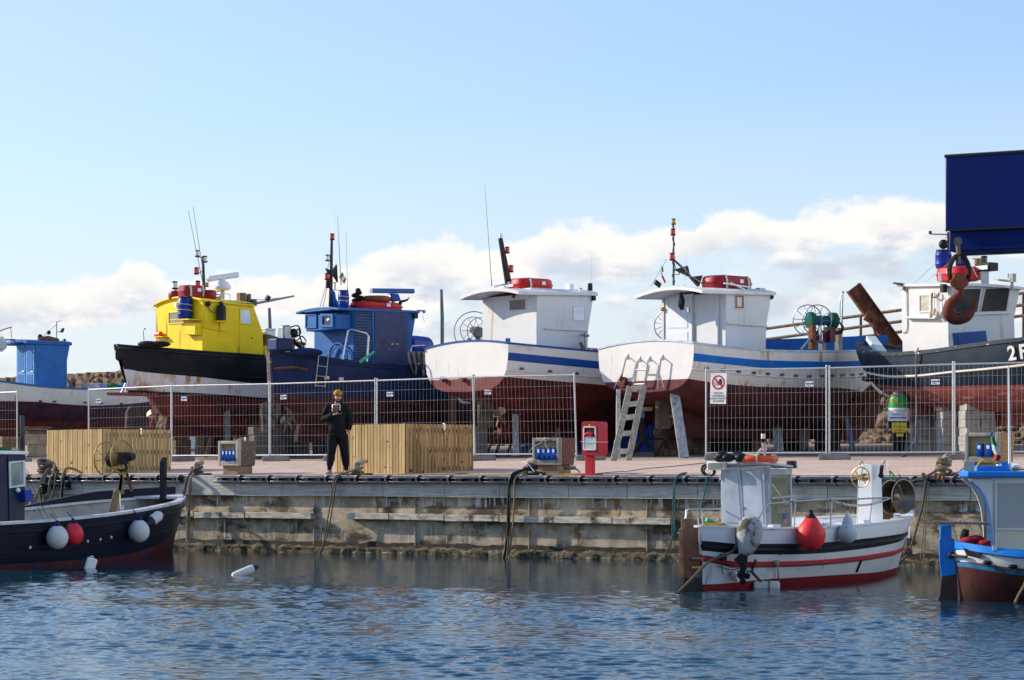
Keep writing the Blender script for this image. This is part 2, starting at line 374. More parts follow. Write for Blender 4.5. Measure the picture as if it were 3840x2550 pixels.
def fender_seg(x, L_, zt=-.128):
    m = MB(); d = .15
    for (z0, z1, f) in ((zt-.05, zt, .75), (zt-.155, zt-.11, 1.0)):
        m.hexa([V(p) for p in ((x, -d, z0), (x+L_, -d, z0), (x+L_, 0, z0), (x, 0, z0), (x, -d*f, z1), (x+L_, -d*f, z1), (x+L_, 0, z1), (x, 0, z1))])
    for k in (.28, .70): m.prism([(x+L_*k-.03, -d*.95, zt-.05), (x+L_*k-.012, -d*.95, zt-.08), (x+L_*k-.03, -d*.95, zt-.112), (x+L_*k+.03, -d*.95, zt-.112), (x+L_*k+.012, -d*.95, zt-.08), (x+L_*k+.03, -d*.95, zt-.05)], (0, .13, 0))
    m.prism([(x+L_, -d*1.05, zt+.012), (x+L_-.07, -d, zt-.07), (x+L_+.005, -d*1.05, zt-.17), (x+L_-.10, -d*.9, zt-.155), (x+L_-.12, -d*.9, zt-.01)], (0, .15, 0))
    m.bb((x, -.02, zt-.12), (x+L_, -.004, zt-.04))
    return m
sp = .79
x = qx(-60)
while x < qx(3660):
    if not (qx(692) < x+sp and x < qx(815)): fender_seg(x, sp-.015).build('dock_fender', RUB, qw, bev=.008)
    elif x < qx(692)-.3: fender_seg(x, qx(690)-x).build('dock_fender', RUB, qw, bev=.008)
    elif x < qx(815) and x+sp > qx(815)+.2: fender_seg(qx(815), x+sp-qx(815)-.015).build('dock_fender', RUB, qw, bev=.008)
    x += sp
fender_seg(qx(165), .85, -.29).build('dock_fender', RUB, qw, bev=.008)
m = MB(); m.bb((-40, 0.02, -.1245), (34, .5, -.118)); m.build('edge_strip', GTOP, qw)
# paved quay and boatyard ground
pm = bpy.data.materials.new('brick_paving'); pm.use_nodes = True; pn = pm.node_tree; b = pn.nodes['Principled BSDF']; b.inputs['Roughness'].default_value = .9
tcp = _n(pn, 'ShaderNodeTexCoord'); bk = _n(pn, 'ShaderNodeTexBrick'); bk.inputs['Scale'].default_value = 1; bk.inputs['Brick Width'].default_value = .9; bk.inputs['Row Height'].default_value = .22; bk.inputs['Mortar Size'].default_value = .012
bk.inputs['Color1'].default_value = (.62,.44,.335,1); bk.inputs['Color2'].default_value = (.70,.51,.39,1); bk.inputs['Mortar'].default_value = (.20,.15,.13,1)
nz_ = _n(pn, 'ShaderNodeTexNoise'); nz_.inputs['Scale'].default_value = 1.3; nz_.inputs['Detail'].default_value = 8
mx = _n(pn, 'ShaderNodeMix', data_type='RGBA', blend_type='MULTIPLY'); rp = _n(pn, 'ShaderNodeMapRange'); rp.inputs[1].default_value = .35; rp.inputs[2].default_value = .6
pn.links.new(tcp.outputs['Object'], bk.inputs[0]); pn.links.new(tcp.outputs['Object'], nz_.inputs[0]); pn.links.new(nz_.outputs[0], rp.inputs[0])
mx.inputs[7].default_value = (.82,.80,.80,1); iv = _n(pn, 'ShaderNodeMath', operation='SUBTRACT'); iv.inputs[0].default_value = 1; pn.links.new(rp.outputs[0], iv.inputs[1]); pn.links.new(iv.outputs[0], mx.inputs[0])
pn.links.new(bk.outputs[0], mx.inputs[6]); pn.links.new(mx.outputs[2], b.inputs['Base Color'])
YG = M('yard_dirt', (.30,.24,.19), .95, var=.25, vs=.8, bump=.4, bs=12, grime=((.17,.135,.105), .5, .5, .2))
def sheet(name, n0, n1, mat, steps):
    m = MB(); rows = [n0+(n1-n0)*i/steps for i in range(steps+1)]; xs_ = [-160, -60, -30, 0, 30, 60, 160]
    vs = []
    for n in rows:
        z = -.125+.04*min(max(n, 0), 22)+.005*max(n-22, 0)
        vs += [V((x, n, z)) for x in xs_]
    k = len(xs_); m.add(vs, [(r*k+i, r*k+i+1, (r+1)*k+i+1, (r+1)*k+i) for r in range(steps) for i in range(k-1)])
    return tag(m.build(name, mat, None, FQ, fix=False), kind='structure')
sheet('quay_pavement', .5, 10.2, pm, 4); sheet('yard_ground', 10.2, 22, YG, 4); sheet('far_ground', 22, 500, YG, 4)

# ================================================================ rubble breakwater wall behind the yard
TW = atan(1.12); FW = Fr(0, 80, -TW)
TOPF = curve([(-60,1.0),(3.5,.97),(5.5,.84),(15,.80),(20.5,.80),(22.5,.95),(60,.95)])
def stone_geo(x0, x1, z0, z1, st, y0, seed=0.0, sc=2.9):
    nx = int((x1-x0)/st); nz = int((z1-z0)/st); vs = []; cols = []
    for j in range(nz+1):
        for i in range(nx+1):
            p = V((x0+(x1-x0)*i/nx, seed, z0+(z1-z0)*j/nz)); w = p+V((noise.noise(p*1.7), 0, noise.noise(p*1.7+V((9,0,0)))))*.12
            dd, pp = noise.voronoi(V((w.x*sc, seed, w.z*sc*1.25)), distance_metric='MINKOVSKY', exponent=3.2)
            e = min((dd[1]-dd[0])/.15, 1); e = e*e*(3-2*e)
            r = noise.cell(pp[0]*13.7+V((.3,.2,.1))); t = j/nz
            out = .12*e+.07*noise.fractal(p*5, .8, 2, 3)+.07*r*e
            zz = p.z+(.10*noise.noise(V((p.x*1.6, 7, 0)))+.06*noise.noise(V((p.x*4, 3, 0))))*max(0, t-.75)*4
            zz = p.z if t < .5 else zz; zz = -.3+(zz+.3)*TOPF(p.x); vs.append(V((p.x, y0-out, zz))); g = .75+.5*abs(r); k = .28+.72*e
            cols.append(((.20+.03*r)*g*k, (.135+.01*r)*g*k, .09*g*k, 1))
    fs = [(j*(nx+1)+i, j*(nx+1)+i+1, (j+1)*(nx+1)+i+1, (j+1)*(nx+1)+i) for j in range(nz) for i in range(nx)]
    n0 = len(vs)
    vs += [V((v.x, y0+1.0, v.z)) for v in vs[nz*(nx+1):]]; cols += cols[nz*(nx+1):nz*(nx+1)+nx+1]
    fs += [(nz*(nx+1)+i, nz*(nx+1)+i+1, n0+i+1, n0+i) for i in range(nx)]
    return vs, fs, cols
SM = bpy.data.materials.new('rubble_stone'); SM.use_nodes = True; sn = SM.node_tree; b = sn.nodes['Principled BSDF']; b.inputs['Roughness'].default_value = .95
at = _n(sn, 'ShaderNodeVertexColor'); at.layer_name = 'stone'; sn.links.new(at.outputs[0], b.inputs['Base Color'])
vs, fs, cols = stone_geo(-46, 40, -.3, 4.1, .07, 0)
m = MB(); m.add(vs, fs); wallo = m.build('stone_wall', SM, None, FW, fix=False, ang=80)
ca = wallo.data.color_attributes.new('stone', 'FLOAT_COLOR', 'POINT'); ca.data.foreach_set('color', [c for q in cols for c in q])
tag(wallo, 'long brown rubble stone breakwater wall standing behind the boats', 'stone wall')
m = MB(); hp = [(x, 190+10*sin(x*.1), 8+7*noise.fractal(V((x*.05, 0, 0)), .7, 2, 4)) for x in range(24, 130, 2)]
m.loft([[V((x, y, -1)), V((x, y+4, h*.6)), V((x, y+16, h)), V((x, y+40, h*.7)), V((x, y+70, -1))] for x, y, h in hp])
tag(m.build('hill', M('dark_scrub', (.045,.04,.035), .95, var=.5, vs=.6, bump=1, bs=2), None, Fr(0, 0, 0, 0)), kind='structure')
# ================================================================ boat building helpers
def onplane(fr, px, py, p0, n):
    a, r = fr._ray(px, py); p0, n = V(p0), V(n); return a+r*((p0-a).dot(n)/r.dot(n))
class Face:                                   # a flat face of a cabin; details are laid out on it and stand proud along n
    def __init__(s, fr, p0, n): s.fr, s.p0, s.n = fr, V(p0), V(n).normalized()
    def pt(s, px, py, off=0.0): return onplane(s.fr, px, py, s.p0, s.n)+s.n*off
    def panel(s, lst, t0, t1, mb=None, mi=0):
        mb = mb or MB(); mb.prism([s.pt(a, b, t0) for a, b in lst], s.n*(t1-t0), mi); return mb
    def rect(s, x0, y0, x1, y1, t0, t1, mb=None, k=0.0):  # k: pixel slope of horizontals
        return s.panel([(x0, y0), (x1, y0+k*(x1-x0)), (x1, y1+k*(x1-x0)), (x0, y1)], t0, t1, mb)
    def window(s, parent, q, fm, gm, brd=4, deep=.02, name='window'):
        cx = sum(a for a, _ in q)/4; cy = sum(b for _, b in q)/4
        ex = lambda g: [(a+(g if a > cx else -g), b+(g if b > cy else -g)) for a, b in q]
        mb = MB(); o_, i_ = ex(brd), q
        for i in range(4):
            j = (i+1) % 4; mb.prism([s.pt(*o_[i]), s.pt(*o_[j]), s.pt(*i_[j]), s.pt(*i_[i])], s.n*deep)
        w = mb.build(name, fm, parent, bev=.003)
        s.panel(q, .001, deep*.35).build('pane', gm, w); return w
    def board(s, parent, name, q, mat, t0=0.0, t1=.02, bev=.004): return s.panel(q, t0, t1).build(name, mat, parent, bev=bev)
def solve_w(fr, pn, pf):                      # half width of a box whose near / far corners of one end sit at photo columns pn / pf
    lo, hi = .2, 4.0
    def f(w): x = fr.ry(pn, HZ, -w).x; return fr.rx(pf, HZ, x).y-w
    for _ in range(60):
        mid = (lo+hi)/2
        if f(lo)*f(mid) <= 0: hi = mid
        else: lo = mid
    return (lo+hi)/2
def side(fr, L_, lst): 
    out = []
    for px, py, y in lst:
        p = fr.ry(px, py, y); out.append((p.x/L_, p.z))
    return sorted(out)
class Hull:
    def __init__(s, fr, L_, beam, sheer, bot, levels, p, rb=0.0, rs=0.0, crown=0.0):
        s.fr, s.L = fr, L_; s.beam, s.sheer, s.bot = curve(beam), curve(sheer), curve(bot); s.lv = [curve(l) if isinstance(l, list) else l for l in levels]
        s.p = curve(p); s.rb, s.rs, s.crown = rb, rs, crown
    def pt(s, t, z, sg=-1):
        zk, zs = s.bot(t), s.sheer(t); q = min(max((z-zk)/(zs-zk), 0), 1.0); pp = s.p(t); g = (1-(1-q)**pp)**(1/pp)*(.97+.03*q)
        x = s.L*t+s.rb*q*max(0, (t-.55)/.45)**2-s.rs*q*max(0, (.3-t)/.3)**2
        return V((x, sg*s.beam(t)*g, z))
    def zs(s, t):
        a = [s.bot(t)]+[f(t) for f in s.lv]+[s.sheer(t)]
        for i in range(1, len(a)): a[i] = min(max(a[i], a[0]+.004*i), a[-1]) if i < len(a)-1 else a[-1]
        return a
    def build(s, T, mats, nst=40, ns=5, transom=None, deck=None, dd=.35, gun=None, gw=.10, gh=.06, inner=None):
        ts = [.5-.5*cos(pi*i/nst) for i in range(nst+1)]
        for sg_ in (0,):
            mb = MB(); rows = []
            for t in ts:
                zz = s.zs(t); r = []
                for k in range(len(zz)-1):
                    n_ = ns*2 if k == 0 else ns
                    for j in range(n_): r.append((zz[k]+(zz[k+1]-zz[k])*j/n_, k))
                r.append((zz[-1], len(zz)-2)); rows.append(r)
            nr = len(rows[0])
            for sg in (-1, 1):
                vs = [s.pt(t, z, sg) for t, r in zip(ts, rows) for z, k in r]
                fs = []; ms = []
                for i in range(nst):
                    for j in range(nr-1):
                        f = (i*nr+j, (i+1)*nr+j, (i+1)*nr+j+1, i*nr+j+1); fs.append(f if sg < 0 else f[::-1]); ms.append(rows[0][j][1])
                o = len(mb.v); mb.v += vs
                for f, k in zip(fs, ms): mb.f.append([q+o for q in f]); mb.m.append(k)
            h = mb.build('hull', mats, T, fix=False, ang=50)
        if transom:
            mb = MB(); r = rows[0]
            for j in range(nr-1):
                a, b_ = s.pt(0, r[j][0]), s.pt(0, r[j+1][0]); k = r[j][1]
                mb.add([a, b_, V((b_.x, -b_.y, b_.z)), V((a.x, -a.y, a.z))], [(0, 1, 2, 3)], k)
            bt = s.pt(0, s.sheer(0)); n_ = 12
            arc = [V((bt.x, bt.y*(1-2*i/n_), bt.z+s.crown*(1-(1-2*i/n_)**2))) for i in range(n_+1)]
            mb.prism(arc, (.09, 0, 0), len(mats)-1)
            for v in mb.v: v.x -= .006
            mb.build('transom', transom, T, fix=True)
            if gun:
                mb = MB(); mb.loft([[a+V((-.03,0,.002)), a+V((.14,0,.002)), a+V((.14,0,.045)), a+V((-.03,0,.045))] for a in arc]); mb.build('transom_cap', gun, T)
        if gun:
            mb = MB()
            for sg in (-1, 1):
                rings = []
                for t in ts:
                    a = s.pt(t, s.sheer(t), sg); o = V((0, sg, 0))
                    i_ = a-o*min(gw, abs(a.y)*1.0); e = a+o*.025
                    rings.append([e+V((0,0,-.0)), i_+V((0,0,-.0)), i_+V((0,0,gh)), e+V((0,0,gh))])
                mb.loft(rings)
            mb.build('gunwale', gun, T, ang=40)
        if deck or inner:
            mb = MB(); vs = []
            for t in ts:
                zt = s.sheer(t)-.01; a = s.pt(t, zt); b_ = s.pt(t, zt-dd); th = .07
                ya, yb = min(0, a.y+th), min(0, b_.y+th)
                vs += [V((a.x, ya, zt)), V((a.x, yb, zt-dd)), V((a.x, -yb, zt-dd)), V((a.x, -ya, zt))]
            fs = []; ms = []
            for i in range(nst):
                for j, k in ((0, 0), (1, 1), (2, 0)): mb.f.append([i*4+j, i*4+j+1, i*4+j+5, i*4+j+4]); mb.m.append(k)
            mb.v = vs; mb.build('deck', [inner or deck, deck or inner], T, ang=30)
        return h
    def tz(s, x, zf):
        t = x/s.L; return t
    def strake(s, T, zf, mat, r=.03, t0=0.0, t1=1.0, name='rubbing_strake', n=40, sides=(-1, 1)):
        mb = MB()
        for sg in sides:
            rings = []
            for i in range(n+1):
                t = t0+(t1-t0)*i/n; z = zf(t); a = s.pt(t, z, sg); o = V((0, sg, 0)); e = a-o*.02
                rings.append([e+V((0,0,-r)), a+o*r*.9+V((0,0,-r*.5)), a+o*r*.9+V((0,0,r*.5)), e+V((0,0,r))])
            mb.loft(rings)
        return mb.build(name, mat, T)
    def at(s, px, py, sg=-1):                 # point of the near hull side seen at a photo pixel
        best = None
        for i in range(401):
            t = i/400; zz = None
            y = s.pt(t, s.sheer(t)-.2, sg).y
            for _ in range(3): p = s.fr.ry(px, py, y); y = s.pt(t, p.z, sg).y
            q = s.pt(t, p.z, sg); e = abs(p.x-q.x)
            if best is None or e < best[0]: best = (e, q, t)
        return best[1]
def roof(fr, T, xa, xf, za, zf, w, camber, th, mat, name='roof', flare=0.0):
    mb = MB(); rings = []
    for i in range(9):
        x = xa+(xf-xa)*i/8; z = za+(zf-za)*i/8; n = 10; r = []
        for j in range(n+1): y = -w+2*w*j/n; r.append(V((x, y, z+camber*(1-(y/w)**2))))
        rings.append(r+[v+V((0,0,-th)) for v in reversed(r)])
    mb.loft(rings); return mb.build(name, mat, T, bev=.012)
def cabin(fr, T, w, prof, mat, name='wheelhouse', y0=None, y1=None):
    pts = [fr.ry(a, b, -w) for a, b in prof]
    mb = MB(); mb.prism(pts, (0, 2*w, 0)); o = mb.build(name, mat, T, bev=.015, ang=30); return pts, o
def ladder_mb(mb, a0, a1, b0, b1, n, rw, rh, sr):
    mb.beam(a0, a1, rw, rh); mb.beam(b0, b1, rw, rh)
    for i in range(n): t = (i+.6)/n; mb.beam(V(a0).lerp(V(a1), t), V(b0).lerp(V(b1), t), sr[0], sr[1])
def wheel(mb, c, R, axis, r=.015, sp=8, hub=.06, mi=0):
    c = V(c); ax = V(axis).normalized(); mb.ring(c, R, r, ax, 28, 6, mi); u = ax.orthogonal().normalized(); w = ax.cross(u)
    for i in range(sp): d = u*cos(2*pi*i/sp)+w*sin(2*pi*i/sp); mb.tube([c+d*hub*.5, c+d*R], r*.6, 5, mi)
    mb.lathe([(hub, -hub*.6), (hub, hub*.6)], c, ax, 12, mi)
def whip(T, a, b, r=.012, mat=None, name='antenna'):
    mb = MB(); a, b = V(a), V(b); mb.tube([a, a.lerp(b, .08), b], [r*1.6, r, r*.5], 6); return mb.build(name, mat or GREYM, T)
def lamp(T, c, r, mat, base=None, name='navigation_lamp'):
    c = V(c); mb = MB(); mb.lathe([(r*.7, -r*1.3), (r, -r*1.2), (r, -r*.8)], c, n=10); mb.lathe([(r*.85, r*.8), (r*.9, r*1.2), (r*.4, r*1.35)], c, n=10)
    mb.lathe([(r*.2, -r*1.25), (r*.2, r*1.3)], c, n=6); o = mb.build(name, base or BLK, T); m2 = MB(); m2.lathe([(r*.85, -r*.8), (r*.9, 0), (r*.85, r*.8)], c, n=12); m2.build('lens', mat, o); return o
def loose(name, label, cat, fr, mb, mat, group=None, bev=0.0, ang=35):
    o = mb.build(name, mat, None, fr, bev=bev, ang=ang); return tag(o, label, cat, group)
def sub(fr, p, rz=None):                      # frame at a frame-local point (base of a loose thing)
    w = fr.world(p); return Fr(w.x, w.y, fr.rz if rz is None else rz, w.z)

# ---------------------------------------------------------------- palette
WHT = M('white_hull_paint', (.68,.66,.62), .42, var=.03, vs=3, bump=.12, bs=18, planks=(.16, .14), streak=[((.45,.24,.07), 4, .60, .10)], grime=((.54,.50,.43), 1.6, .58, .15, (.6,.6,1.5)))
WHTC = M('white_cabin_paint', (.66,.65,.63), .45, var=.03, vs=2, bump=.22, bs=9, streak=[((.50,.42,.32), 5, .58, .1)], grime=((.56,.54,.50), 1.5, .57, .15))
WHTA = M('chipped_white_hull', (.66,.63,.58), .55, var=.08, vs=3, bump=.25, bs=18, planks=(.15, .18), streak=[((.32,.17,.05), 4, .60, .1)], wear=((.25,.20,.17), 3.5, .66, (1,1,2.5)))
RED = M('red_antifouling', (.125,.018,.016), .75, var=.25, vs=2.5, bump=.2, bs=14, planks=(.17, .12), grime=((.050,.012,.014), 1.3, .48, .14, (.7,.7,2)), wear=((.24,.10,.085), 6, .70, (.5,.5,3)))
REDF = M('pink_worn_antifouling', (.30,.075,.065), .8, var=.25, vs=2.5, bump=.3, bs=14, planks=(.16, .12), wear=((.42,.22,.19), 3, .56, (.5,.5,3)), grime=((.20,.035,.03), 1.1, .5, .2, (.6,.6,2)))
REDA = M('patchy_red_antifouling', (.15,.028,.022), .85, var=.35, vs=2, bump=.35, bs=12, planks=(.17,.15), grime=((.045,.02,.022), 1.4, .5, .2, (.7,.7,1.8)), wear=((.36,.27,.25), 4, .70, (.6,.6,3)))
REDC = M('dark_fouled_bottom', (.06,.018,.016), .9, var=.5, vs=2.2, bump=.6, bs=9, grime=((.14,.025,.02), 1.0, .56, .2, (.6,.6,1.8)), wear=((.13,.11,.09), 5, .68))
PURP = M('purple_boot_band', (.055,.020,.034), .7, var=.3, vs=3, wear=((.34,.27,.27), 4, .66, (.5,.5,4)))
BLKH = M('black_hull_paint', (.010,.011,.016), .35, var=.3, vs=3, bump=.15, bs=16, planks=(.16,.12), wear=((.04,.04,.045), 4, .68, (1,1,3)))
NAVY = M('navy_hull_paint', (.007,.021,.082), .45, var=.25, vs=3, bump=.2, bs=16, planks=(.16,.18), wear=((.03,.06,.15), 4, .68, (1,1,3)))
NAVG = M('worn_navy_hull', (.004,.006,.017), .38, var=.3, vs=3, bump=.2, bs=16, planks=(.19,.2), wear=((.05,.055,.08), 5, .73, (.6,.6,3)))
BLUF = M('faded_blue_black_hull', (.011,.022,.040), .5, var=.35, vs=2, bump=.25, bs=14, planks=(.14,.2), wear=((.28,.31,.32), 5, .67, (.35,.35,5)), grime=((.010,.014,.024), .9, .5, .2))
BLUE = M('royal_blue_stripe', (.004,.06,.28), .4, var=.08)
BLUE2 = M('sky_blue_stripe', (.006,.15,.50), .4, var=.1, streak=((.12,.10,.05), 5, .63, .1))
BCAB = M('blue_cabin_paint', (.014,.115,.35), .45, var=.15, vs=4, bump=.15, bs=12, wear=((.03,.16,.42), 6, .70))
BCABA = M('mid_blue_cabin', (.018,.12,.36), .5, var=.12, vs=4, bump=.2, bs=14)
BLTR = M('light_blue_weathered_wood', (.09,.28,.50), .65, var=.15, vs=6, bump=.3, bs=20, wear=((.42,.46,.46), 9, .66))
SLATE = M('slate_blue_boards', (.060,.070,.145), .6, var=.15, vs=5, bump=.2, bs=20, planks=(.085, .5, 0))
SLAT2 = M('slate_blue_louvres', (.055,.085,.17), .55, var=.12, vs=5, bump=.2, bs=20)
YEL = M('yellow_paint', (.88,.62,.006), .42, var=.07, vs=3, bump=.15, bs=8, streak=[((.42,.18,.02), 5, .56, .12)], wear=((.30,.20,.05), 9, .715))
BLK = M('black_plastic', (.012,.012,.014), .5, var=.3)
GREYM = M('grey_metal', (.30,.31,.32), .4, .6, var=.15)
STEEL = M('stainless_steel', (.55,.55,.54), .28, 1.0, var=.08)
GALV = M('galvanised_steel', (.48,.49,.50), .38, .8, var=.14, vs=9)
RUST = M('rusty_steel', (.17,.062,.032), .85, .1, var=.4, vs=5, bump=.4, bs=25, grime=((.30,.15,.09), 2.5, .52, .15))
WOOD = M('brown_timber', (.22,.12,.06), .75, var=.3, vs=4, stretch=(6,6,1), bump=.4, bs=25)
WOODG = M('grey_timber', (.24,.21,.175), .85, var=.3, vs=4, stretch=(6,6,1), bump=.4, bs=25, grime=((.08,.07,.06), 3, .55, .1))
REDP = M('red_plastic', (.50,.018,.022), .38, var=.1, vs=5)
REDD = M('dark_red_plastic', (.30,.014,.02), .4, var=.12, vs=5)
REDL = M('red_lens', (.65,.02,.02), .2)
WLENS = M('white_lens', (.75,.75,.72), .2)
BLUP = M('blue_plastic', (.010,.035,.26), .38, var=.1)
WPL = M('white_plastic', (.78,.78,.77), .35, var=.04)
ROPW = M('white_rope', (.58,.54,.46), .9, var=.2, vs=30, bump=.5, bs=120)
ROPB = M('tan_rope', (.24,.185,.12), .95, var=.3, vs=30, bump=.6, bs=120)
ROPG = M('grey_brown_rope', (.125,.10,.075), .95, var=.4, vs=30, bump=.6, bs=120)
GRN = M('green_net', (.02,.14,.05), .9, var=.4, vs=20, bump=.8, bs=60)
GLD = M('dark_window', (.035,.042,.045), .06, var=.3, vs=1)
GLG = M('grey_window', (.24,.26,.25), .08, var=.1, vs=1)
GLW = M('bright_window', (.75,.80,.82), .06, var=.08, vs=1.5)  # pane colour painted pale to stand for the bright sky seen through
CANV = M('grey_canvas', (.30,.29,.25), .9, var=.2, vs=3, bump=.6, bs=14, grime=((.12,.11,.09), 2.5, .52, .15))
CBLK = M('concrete_block', (.40,.375,.34), .95, var=.2, vs=5, bump=.5, bs=40, island=.15)
HEAD = radians(38)
# ================================================================ boats on land, from left to right
SHEERG = 'fishing boats propped up in the yard'
def keel(T, pts, th, mat, name='keel'):
    mb = MB(); mb.prism([V((x, -th/2, z)) for x, z in pts], (0, th, 0)); return mb.build(name, mat, T, bev=.015)
def prop(T, c, R, mat, n=4, name='propeller'):
    c = V(c); mb = MB(); mb.lathe([(.02, -.16), (.07, -.06), (.08, .08)], c, V((1,0,0)), 10)
    for i in range(n):
        a = 2*pi*i/n+.5; d = V((0, cos(a), sin(a))); e = V((0, -sin(a), cos(a))); x = V((1,0,0))
        pl = [c+d*R*r+(e*wd+x*wd*.6)*R*s_ for r, wd, s_ in ((.12,.15,1), (.6,.38,1), (.92,.25,1), (1,.0,1), (.92,.25,-1), (.6,.34,-1), (.12,.15,-1))]
        mb.prism(pl, x*.02)
    return mb.build(name, mat, T)
# ---- boat A: white hull, blue cabin
fr = Fr(-18.7, 75.5, HEAD, zg(-18.7, 75.5)); L_ = 8.4
T = thing('fishing_boat', 'white and red wooden fishing boat with a plain blue cabin, at the far left', 'fishing boat', fr, SHEERG); BA = T
hA = Hull(fr, L_, [(0,1.1),(.15,1.45),(.5,1.5),(.75,1.25),(.9,.7),(1,.02)], side(fr, L_, [(-150,1425,-1.3),(0,1434,-1.4),(100,1446,-1.45),(200,1456,-1.45),(330,1462,-1.3),(450,1461,-.9),(565,1452,0)]),
  [(0,1.9),(.15,1.3),(.5,1.1),(.9,1.1),(1,1.3)],
  [side(fr, L_, [(-150,1575,-1.3),(0,1572,-1.3),(250,1582,-1.3),(565,1560,0)]), side(fr, L_, [(-150,1508,-1.3),(0,1503,-1.4),(120,1506,-1.45),(250,1516,-1.45),(340,1521,-1.3),(450,1516,-.9),(565,1500,0)])], [(0,2.4),(.5,2.2),(.85,1.4),(1,1.1)], .5)
hA.build(T, [REDA, PURP, WHTA], transom=[REDA, PURP, WHTA], deck=BLTR, gun=M('blue_rail_paint', (.02,.12,.34), .5))
keel(T, [(.6,1.5),(8.3,1.3),(8.2,.95),(.8,.95)], .16, REDA)
for px in (150, 205, 318, 380, 455): 
    p = hA.at(px, 1500+px*.03); mb = MB(); mb.box(p, (.10, .06, .05)); mb.build('scupper', BLK, T)
w = solve_w(fr, 133, 62)
pr, _ = cabin(fr, T, w, [(133,1458),(133,1283),(264,1288),(252,1352),(252,1470)], BCABA)
fa = Face(fr, pr[0], (-1,0,0)); fs = Face(fr, pr[0], (0,-1,0)); ov = M('blue_roof', (.016,.10,.32), .5)
roof(fr, T, pr[1].x-.35, pr[2].x+.04, pr[1].z+.03, pr[2].z+.03, w+.05, .08, .10, ov)
for a, b in ((64, 95), (98, 130)):
    d_ = fa.board(T, 'door', [(a,1293),(b,1293),(b,1452),(a,1452)], BLTR, 0, .02)
    for (y0, y1) in ((1305,1392),(1404,1448)): fa.board(d_, 'door_panel', [(a+5,y0),(b-5,y0),(b-5,y1),(a+5,y1)], BCABA, .021, .03)
    fa.board(d_, 'handle', [((a+b)/2+4,1392),(b-2,1392),(b-2,1395),((a+b)/2+4,1395)], STEEL, .03, .05)
za = pr[1].z+.1
mb = MB(); c = fr.ry(212, 1268, -.2); mb.tube([c, fr.ry(212, 1207, -.2)], .02); mb.tube([fr.ry(212,1207,-.2), fr.ry(230,1203,-.2)], .012); mb.tube([fr.ry(212,1217,-.2), fr.ry(160,1262,-.2)], .008)
mb.tube([fr.ry(212,1244,-.2), fr.ry(230,1246,-.2)], .012); mb.build('mast', GREYM, T)
mb = MB(); mb.ball(fr.ry(183,1247,-.2), .07); mb.ball(fr.ry(150,1262,-.2), .08); mb.build('float_ball', BLK, T)
for px, py in ((233,1238), (239,1278)): mb = MB(); mb.box(fr.ry(px, py, -.3), (.08,.12,.13), Matrix.Rotation(.4, 3, 'Y')); mb.build('floodlight', BLK, T)
mb = MB(); mb.tube([fr.ry(144,1273,-.3), fr.ry(180,1274,-.3), fr.ry(219,1277,-.3)], .09, 8); c = fr.ry(180,1274,-.3)
loose('rolled_net', 'rolled brown net bundle on the blue cabin roof at the far left', 'net', sub(fr, c), MB().tube([p-V((c.x,c.y,0)) for p in (fr.ry(144,1273,-.3), fr.ry(180,1270,-.3), fr.ry(219,1277,-.3))], [.07,.10,.07], 8), M('brown_net', (.16,.07,.05), .9, bump=.6))
p = fr.ry(40,1275,.2); mb = MB(); mb.tube([fr.ry(60,1274,.2), fr.ry(-10,1274,.2)], .03); mb.tube([fr.ry(45,1272,.2), fr.ry(40,1228,.2)], .012); mb.tube([fr.ry(44,1226,.2), fr.ry(15,1235,.2), fr.ry(-5,1244,.2)], .02); mb.build('light_bracket', GREYM, T)
mb = MB(); mb.lathe([(.02,0),(.16,.12),(.2,.3),(.1,.45),(.03,.5)], fr.ry(5,1290,.2)-V((0,0,.25)), n=12); mb.build('work_lamp', M('lamp_glass', (.6,.6,.58), .15), T)
cols = [M('pale_pink_net', (.55,.45,.45), .9, bump=.8, bs=50), M('violet_blue_net', (.22,.25,.45), .9, bump=.8, bs=50), GRN, M('bright_blue_net', (.03,.22,.5), .9, bump=.8, bs=50)]
for k, (px, r, nm) in enumerate(((345,.32,'pale pink'),(375,.28,'violet blue'),(420,.32,'green'),(462,.26,'bright blue'))):
    q = fr.ry(px, 1452, -.55); f2 = sub(fr, q); mb = MB(); rings = []
    for i in range(9):
        a = pi*i/8; rings.append([V((r*1.2*sin(a)*cos(b*pi/6)*(1+.25*noise.noise(V((k*5,i,b)))), .5*r*2*sin(a)*sin(b*pi/6), q.z-.15-.30*cos(a)*(1+.3*noise.noise(V((b,k,i)))))) for b in range(12)])
    mb.loft(rings); loose('net_heap', nm+' fishing net heaped on the rail of the leftmost boat', 'net', f2, mb, cols[k], 'net heaps on the leftmost boat', ang=60)
